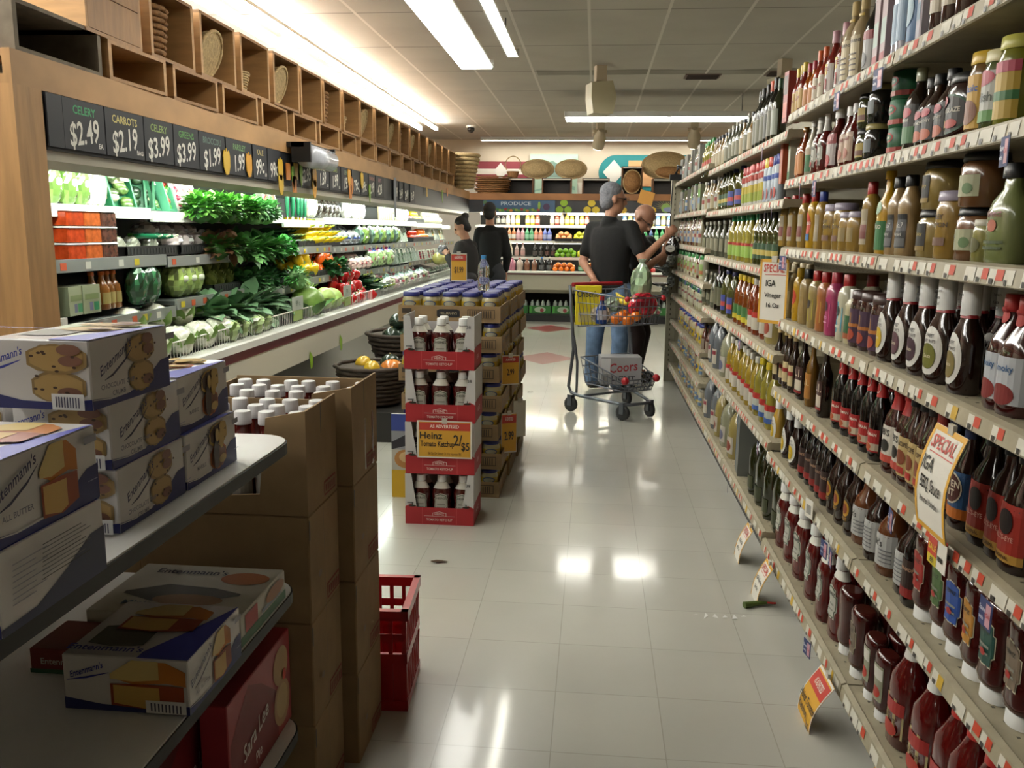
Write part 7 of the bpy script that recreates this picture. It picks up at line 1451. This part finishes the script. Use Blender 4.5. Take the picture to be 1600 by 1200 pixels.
# wire clip strip and scale at the gondola end
t = thing('clip_scale', 'black hook and hanging chrome pans at the gondola end post', 'scale', (.71, 8.08, 1.0))
MB().tube([(0, 0, .9), (.02, 0, .98), (.08, 0, .96)], .02, BLK, 8).box(-.05, .07, -.03, .03, .86, .91, BLK).tube([(-.02, 0, .9), (-.03, 0, .5), (-.035, 0, .1)], .006, BLK, 6).build('bracket', t)
MB().lathe([(0, .02), (.03, .1), (.035, .1), (.01, .02)], mat('#8c9092', .25, metal=.9), 16, (-.1, -.05, -.1)).build('pan', t); MB().lathe([(0, .02), (.03, .1), (.035, .1), (.01, .02)], mat('#8c9092', .25, metal=.9), 16, (-.08, -.05, .05)).build('pan', t)
for i in range(5): put(V('slv', lambda: baggy('foil_packet', (.09, .05, .11), ('#8c9290', '#b0b4b4'), 95, top=False)), 'foil packet hanging by the gondola end post, '+od(i)+' down', 'packet', (.655+(i % 2)*.05, 8.02, 1.2-i*.1), .5, 'foil packets at the post')

# ---------------------------------------------------------------- people
def bake(mb, name, mats, vox=.012, smooth=4, parent=None):
    o = mb.build('tmp'); r = o.modifiers.new('r', 'REMESH'); r.mode = 'VOXEL'; r.voxel_size = vox
    s = o.modifiers.new('s', 'SMOOTH'); s.iterations = smooth; s.factor = .6
    dg = bpy.context.evaluated_depsgraph_get(); me = bpy.data.meshes.new_from_object(o.evaluated_get(dg)); old = o.data; bpy.data.objects.remove(o); bpy.data.meshes.remove(old)
    me.materials.clear(); me.materials.append(MM(mats)); me.polygons.foreach_set('use_smooth', [True]*len(me.polygons)); me.polygons.foreach_set('material_index', [0]*len(me.polygons))
    return link(name, me, parent)
def cap_(b, a, c, ra, rc=None, n=14, sq=1.0, ax=None):
    # tapered capsule; sq flattens along ax
    rc = rc or ra; a, c = Vector(a), Vector(c); d = (c-a); L_ = d.length; d = d.normalized() if L_ > 1e-6 else Vector((0, 0, 1))
    u = ax.normalized() if ax else d.cross(Vector((0, 0, 1)) if abs(d.z) < .9 else Vector((1, 0, 0))).normalized()
    u = (u-d*u.dot(d)).normalized(); v = d.cross(u); R_ = []
    for k in range(5): q = -PI/2*(1-k/5); R_.append((a+d*ra*math.sin(q), ra*max(math.cos(q), .05)))
    R_.append((a, ra)); R_.append((a+(c-a)*.5, (ra+rc)/2)); R_.append((c, rc))
    for k in range(1, 6): q = PI/2*k/5; R_.append((c+d*rc*math.sin(q), rc*max(math.cos(q), .05)))
    b.rings([[tuple(p+r*(math.cos(t)*u*sq+math.sin(t)*v)) for t in [2*PI*i/n for i in range(n)]] for p, r in R_], '#888888')
def hand(b, wr, dirv, palm, curl=.6, side=1):
    # five separate fingers on a palm, curled toward the palm normal
    d = dirv.normalized(); p = (palm-d*palm.dot(d)).normalized(); s = d.cross(p)*side; wr = Vector(wr)
    cap_(b, wr, wr+d*.075, .026, .03, sq=.55, ax=p)
    for i, (o, L_) in enumerate(((-.03, .068), (-.01, .078), (.011, .073), (.03, .058))):
        a = wr+d*.085+s*o; m = a+d*L_*.5*math.cos(curl*.5)+p*L_*.5*math.sin(curl*.5); e = m+d*L_*.5*math.cos(curl*1.6)+p*L_*.5*math.sin(curl*1.6)
        cap_(b, a, m, .0105, .0095, 8); cap_(b, m, e, .0095, .008, 8)
    a = wr+d*.03-s*.028; m = a-s*.025+d*.03+p*.012; cap_(b, a, m, .013, .011, 8); cap_(b, m, m+d*.03+p*.02, .011, .009, 8)
def head(b, c, fwd, up, s=1.0):
    fwd = fwd.normalized(); up = (up-fwd*up.dot(fwd)).normalized(); sd = fwd.cross(up); c = Vector(c)
    def E(f, u, w_, rf, ru, rw, n=14):
        o = c+(fwd*f+up*u+sd*w_)*s; R_ = []
        for j in range(9):
            ph = -PI/2+PI*j/8; q = max(math.cos(ph), .03); R_.append([tuple(o+(fwd*rf*q*math.cos(t)+sd*rw*q*math.sin(t)+up*ru*math.sin(ph))*s) for t in [2*PI*i/n for i in range(n)]])
        b.rings(R_, '#888888')
    E(-.012, .03, 0, .092, .09, .074); E(.02, -.045, 0, .062, .075, .055); E(.045, -.085, 0, .03, .025, .032)   # skull, face, chin
    E(.09, -.01, 0, .016, .026, .013); E(.098, -.025, 0, .016, .013, .016); E(.08, .022, 0, .012, .012, .045); E(.078, -.055, 0, .012, .01, .024)
    for w_ in (-1, 1): E(-.01, -.005, .076*w_, .016, .032, .01)
    return E
def face(t, c, fwd, up, s=1.0, glasses=False):
    fwd = fwd.normalized(); up = (up-fwd*up.dot(fwd)).normalized(); sd = fwd.cross(up); c = Vector(c)
    for w_ in (-1, 1):
        p = c+(fwd*.078+up*.008+sd*.03*w_)*s; MB().ball(p, .0095*s, '#2a1c16', 8, 6).build('eye', t)
    p = c+(fwd*.087-up*.056)*s; MB().tube([tuple(p-sd*.02*s), tuple(p+fwd*.003*s), tuple(p+sd*.02*s)], .004, '#7a3c34', 6).build('mouth', t)
    if glasses:
        b = MB()
        for w_ in (-1, 1):
            q = c+(fwd*.1+up*.01+sd*.032*w_)*s; b.tube([tuple(q+(sd*.024*math.cos(a)+up*.018*math.sin(a))*s) for a in [2*PI*i/12 for i in range(13)]], .002, '#2a2624', 5); b.tube([tuple(q+sd*.024*w_*s), tuple(c+(sd*.078*w_+up*.012-fwd*.01)*s)], .0022, '#2a2624', 5)
        b.build('glasses', t)
def hairm(c, fwd, up, s, kind):
    b = MB(); fwd = fwd.normalized(); up = (up-fwd*up.dot(fwd)).normalized(); sd = fwd.cross(up); c = Vector(c)
    def E(f, u, w_, rf, ru, rw):
        o = c+(fwd*f+up*u+sd*w_)*s; R_ = []
        for j in range(9):
            ph = -PI/2+PI*j/8; q = max(math.cos(ph), .03); R_.append([tuple(o+(fwd*rf*q*math.cos(t)+sd*rw*q*math.sin(t)+up*ru*math.sin(ph))*s) for t in [2*PI*i/14 for i in range(14)]])
        b.rings(R_, '#888888')
    if kind != 'bald': E(-.025, .05, 0, .092, .084, .079); E(-.05, -.01, 0, .06, .075, .073)
    else: E(-.06, -.03, 0, .045, .045, .07)
    if kind == 'bun': E(-.1, .1, 0, .05, .045, .045); E(-.06, -.03, 0, .05, .06, .07)
    return b
V3 = Vector
def person(label, loc, hd, f, up, P_, cloth, skin, hair, hk, sleeves='short', pants='#4a5f80', shoes='#161210', hs=1.0, glasses=False, belt=None, palmL=V3((0, 0, -1)), palmR=V3((0, 0, -1)), vox=.0095):
    # P_: joints as absolute points: neck, sL, sR, eL, eR, wL, wR, hips, hL, hR, kL, kR, aL, aR, tL, tR (toes)
    t = thing('person', label, 'person', loc)
    P_ = {k: V3(v)-V3(loc) for k, v in P_.items()}; hd = V3(hd)-V3(loc); b = MB(); sh = P_['sR']-P_['sL']; chest = (P_['sL']+P_['sR'])*.5
    back = sh.cross(V3((0, 0, 1))).normalized(); ax = sh.normalized()
    cap_(b, P_['neck'], hd-up.normalized()*.05, .054, .052)
    def torso(b, g):
        w_ = sh.length*.5; R_ = []
        for q, rw, rd in ((-.06, .5, .06), (-.02, .85, .085), (.0, .95, .1), (.12, 1.0, .118), (.3, 1.0, .125), (.5, .93, .12), (.7, .86, .115), (.9, .88, .12), (1.05, .9, .122), (1.15, .8, .11), (1.2, .4, .06)):
            o = chest*(1-q)+P_['hips']*q; R_.append([tuple(o+ax*(w_*rw+g)*math.cos(a)+back*(rd+g)*math.sin(a)) for a in [2*PI*i/20 for i in range(20)]])
        b.rings(R_, '#888888')
        cap_(b, P_['sL'], P_['sR'], .058+g, .058+g); cap_(b, P_['neck']-V3((0, 0, .03)), chest, .07+g, .1+g)
    torso(b, -.012)
    for s in 'LR':
        cap_(b, P_['s'+s], P_['e'+s], .052, .041); cap_(b, P_['e'+s], P_['w'+s], .041, .027)
        cap_(b, P_['h'+s], P_['k'+s], .08, .055); cap_(b, P_['k'+s], P_['a'+s], .052, .035); cap_(b, P_['a'+s], P_['t'+s], .035, .03)
        hand(b, P_['w'+s], P_['w'+s]-P_['e'+s], palmL if s == 'L' else palmR, .8, 1 if s == 'L' else -1)
    head(b, hd, f, up, hs)
    bake(b, 'body', skin, vox, 3, t)
    c = MB(); torso(c, .008)
    for s in 'LR':
        e = P_['e'+s] if sleeves == 'long' else P_['s'+s]*.3+P_['e'+s]*.7; cap_(c, P_['s'+s], e, .068, .06)
        if sleeves == 'long': cap_(c, P_['e'+s], P_['w'+s]*.9+P_['e'+s]*.1, .056, .042)
    bake(c, 'shirt' if sleeves == 'short' else 'jacket', cloth, .012, 4, t)
    j = MB(); cap_(j, (P_['hL']+P_['hips'])*.5+V3((0, 0, .05)), (P_['hR']+P_['hips'])*.5+V3((0, 0, .05)), .122, .122); cap_(j, P_['hL'], P_['hR'], .112, .112)
    for s in 'LR': cap_(j, P_['h'+s], P_['k'+s], .1, .078); cap_(j, P_['k'+s], P_['a'+s]+V3((0, 0, -.0)), .076, .066)
    bake(j, 'trousers', pants, .012, 4, t)
    for s in 'LR':
        q = MB(); a, e = P_['a'+s]+V3((0, 0, -.03)), P_['t'+s]; cap_(q, (a.x, a.y, .05), (e.x, e.y, .045), .045, .042, sq=1); bake(q, 'shoe', shoes, .01, 3, t)
    if belt:
        q = MB(); o = P_['hips']+V3((0, 0, .11)); q.rings([[tuple(o+ax*(sh.length*.42)*math.cos(a)+back*.135*math.sin(a)+V3((0, 0, z))) for a in [2*PI*i/20 for i in range(20)]] for z in (-.02, .02)], belt, True); q.build('belt', t)
    if hk: bake(hairm(hd, f, up, hs, hk), 'hair', hair, .009, 3, t)
    face(t, hd, f, up, hs, glasses); return t
SK = mat('#a87a62', .5, noise=.06, scale=20); BLKC = mat('#050506', .9, noise=.2, scale=30, bump=.2); JN = mat('#5c7392', .85, noise=.25, scale=18, bump=.2)
UP = V3((0, 0, 1))
person('grey haired person in black shirt and jeans reaching from the cart to the shelf', (.15, 7.5, 0), (.15, 7.5, 1.665), V3((.95, .25, -.05)), V3((.05, 0, 1)),
    dict(neck=(.12, 7.5, 1.5), sL=(-.02, 7.64, 1.42), sR=(.3, 7.38, 1.43), eL=(-.1, 7.62, 1.13), eR=(.40, 7.3, 1.17), wL=(.0, 7.4, 1.0), wR=(.59, 7.38, 1.36), hips=(.13, 7.52, .95), hL=(.05, 7.58, .88), hR=(.23, 7.46, .88), kL=(.02, 7.55, .48), kR=(.24, 7.42, .48), aL=(-.0, 7.64, .09), aR=(.22, 7.5, .09), tL=(.13, 7.72, .045), tR=(.35, 7.56, .045)),
    BLKC, SK, mat('#6f7076', .8, noise=.3, scale=60, bump=.5), 'short', glasses=True, pants=JN, hs=1.12, palmR=V3((.3, .9, .2)))
person('bald person in dark clothes bending to the shelf behind the cart', (.45, 8.05, 0), (.43, 7.95, 1.51), V3((.6, -.35, -.6)), V3((.5, -.2, .9)),
    dict(neck=(.38, 8.02, 1.38), sL=(.5, 8.16, 1.3), sR=(.28, 7.88, 1.29), eL=(.62, 8.1, 1.12), eR=(.4, 7.8, 1.03), wL=(.66, 8.0, 1.3), wR=(.6, 7.86, 1.19), hips=(.3, 8.1, .85), hL=(.36, 8.17, .8), hR=(.25, 8.03, .8), kL=(.48, 8.2, .46), kR=(.42, 8.02, .46), aL=(.42, 8.24, .09), aR=(.38, 8.04, .09), tL=(.56, 8.2, .045), tR=(.52, 8.0, .045)),
    mat('#1c1a1e', .85), SK, mat('#4a4038', .8), None, pants=mat('#2a1c1c', .9), hs=1.1, glasses=True, palmR=V3((.2, .9, .3)), palmL=V3((.2, -.9, .3)))
person('slim dark haired person in black seen from behind near the far produce', (-1.27, 10.5, 0), (-1.275, 10.5, 1.6), V3((.0, 1, -.05)), UP,
    dict(neck=(-1.27, 10.5, 1.43), sL=(-1.4, 10.52, 1.37), sR=(-1.12, 10.5, 1.37), eL=(-1.46, 10.52, 1.1), eR=(-1.06, 10.54, 1.09), wL=(-1.42, 10.68, .9), wR=(-1.1, 10.7, .9), hips=(-1.27, 10.5, .9), hL=(-1.35, 10.5, .85), hR=(-1.18, 10.5, .85), kL=(-1.36, 10.52, .47), kR=(-1.17, 10.54, .47), aL=(-1.36, 10.5, .09), aR=(-1.17, 10.5, .09), tL=(-1.37, 10.64, .045), tR=(-1.16, 10.64, .045)),
    BLKC, SK, mat('#120e0e', .7, noise=.3, scale=60), 'short', sleeves='long', pants=mat('#2a2c30', .9), vox=.011)
person('person with dark hair bun in dark jacket looking down at a packet', (-1.530, 9.970, 0), (-1.530, 9.920, 1.425), V3((-.85, -.1, -.45)), V3((-.35, 0, .94)),
    dict(neck=(-1.480, 9.940, 1.27), sL=(-1.530, 9.800, 1.21), sR=(-1.430, 10.080, 1.21), eL=(-1.570, 9.700, .97), eR=(-1.490, 10.160, .97), wL=(-1.680, 9.820, 1.1), wR=(-1.680, 10.020, 1.1), hips=(-1.450, 9.960, .82), hL=(-1.470, 9.880, .78), hR=(-1.450, 10.040, .78), kL=(-1.500, 9.880, .43), kR=(-1.480, 10.040, .43), aL=(-1.460, 9.880, .09), aR=(-1.440, 10.040, .09), tL=(-1.590, 9.870, .045), tR=(-1.570, 10.030, .045)),
    mat('#1c1818', .85), SK, mat('#140e0e', .6, noise=.3, scale=60), 'bun', sleeves='long', pants='#1c1c20', hs=.95, palmL=V3((-.3, 1, .3)), palmR=V3((-.3, -1, .3)), vox=.011)
put(V('pk', lambda: baggy('grape_bag', (.12, .12, .12), ('#6a6a70', '#9a9a9c'), 97, top=False)), 'clear grey packet held by the person with the bun', 'packet', (-1.75, 9.92, 1.11), 0)
t = thing('cleaner_jug', 'dark jug with white label held up between the two reaching hands', 'jug', (.665, 7.55, 1.2), -.6)
MB().lathe([(0, .05), (.02, .062), (.09, .062), (.12, .045), (.15, .02), (.165, .02)], gl('#14100e'), 16, (0, 0, 0), .6).tube([(.045, 0, .11), (.07, 0, .13), (.05, 0, .155), (.015, 0, .15)], .009, gl('#14100e'), 6).build('body', t)
MB().paint([('e', 0, .06, .045, .03, '#b8b4ac'), ('t', 'Sauce', 0, .06, .02, '#1c1c1c', .8)], flatmap((0, -.038, 0), (1, 0, 0), (0, 0, 1))).build('label', t)
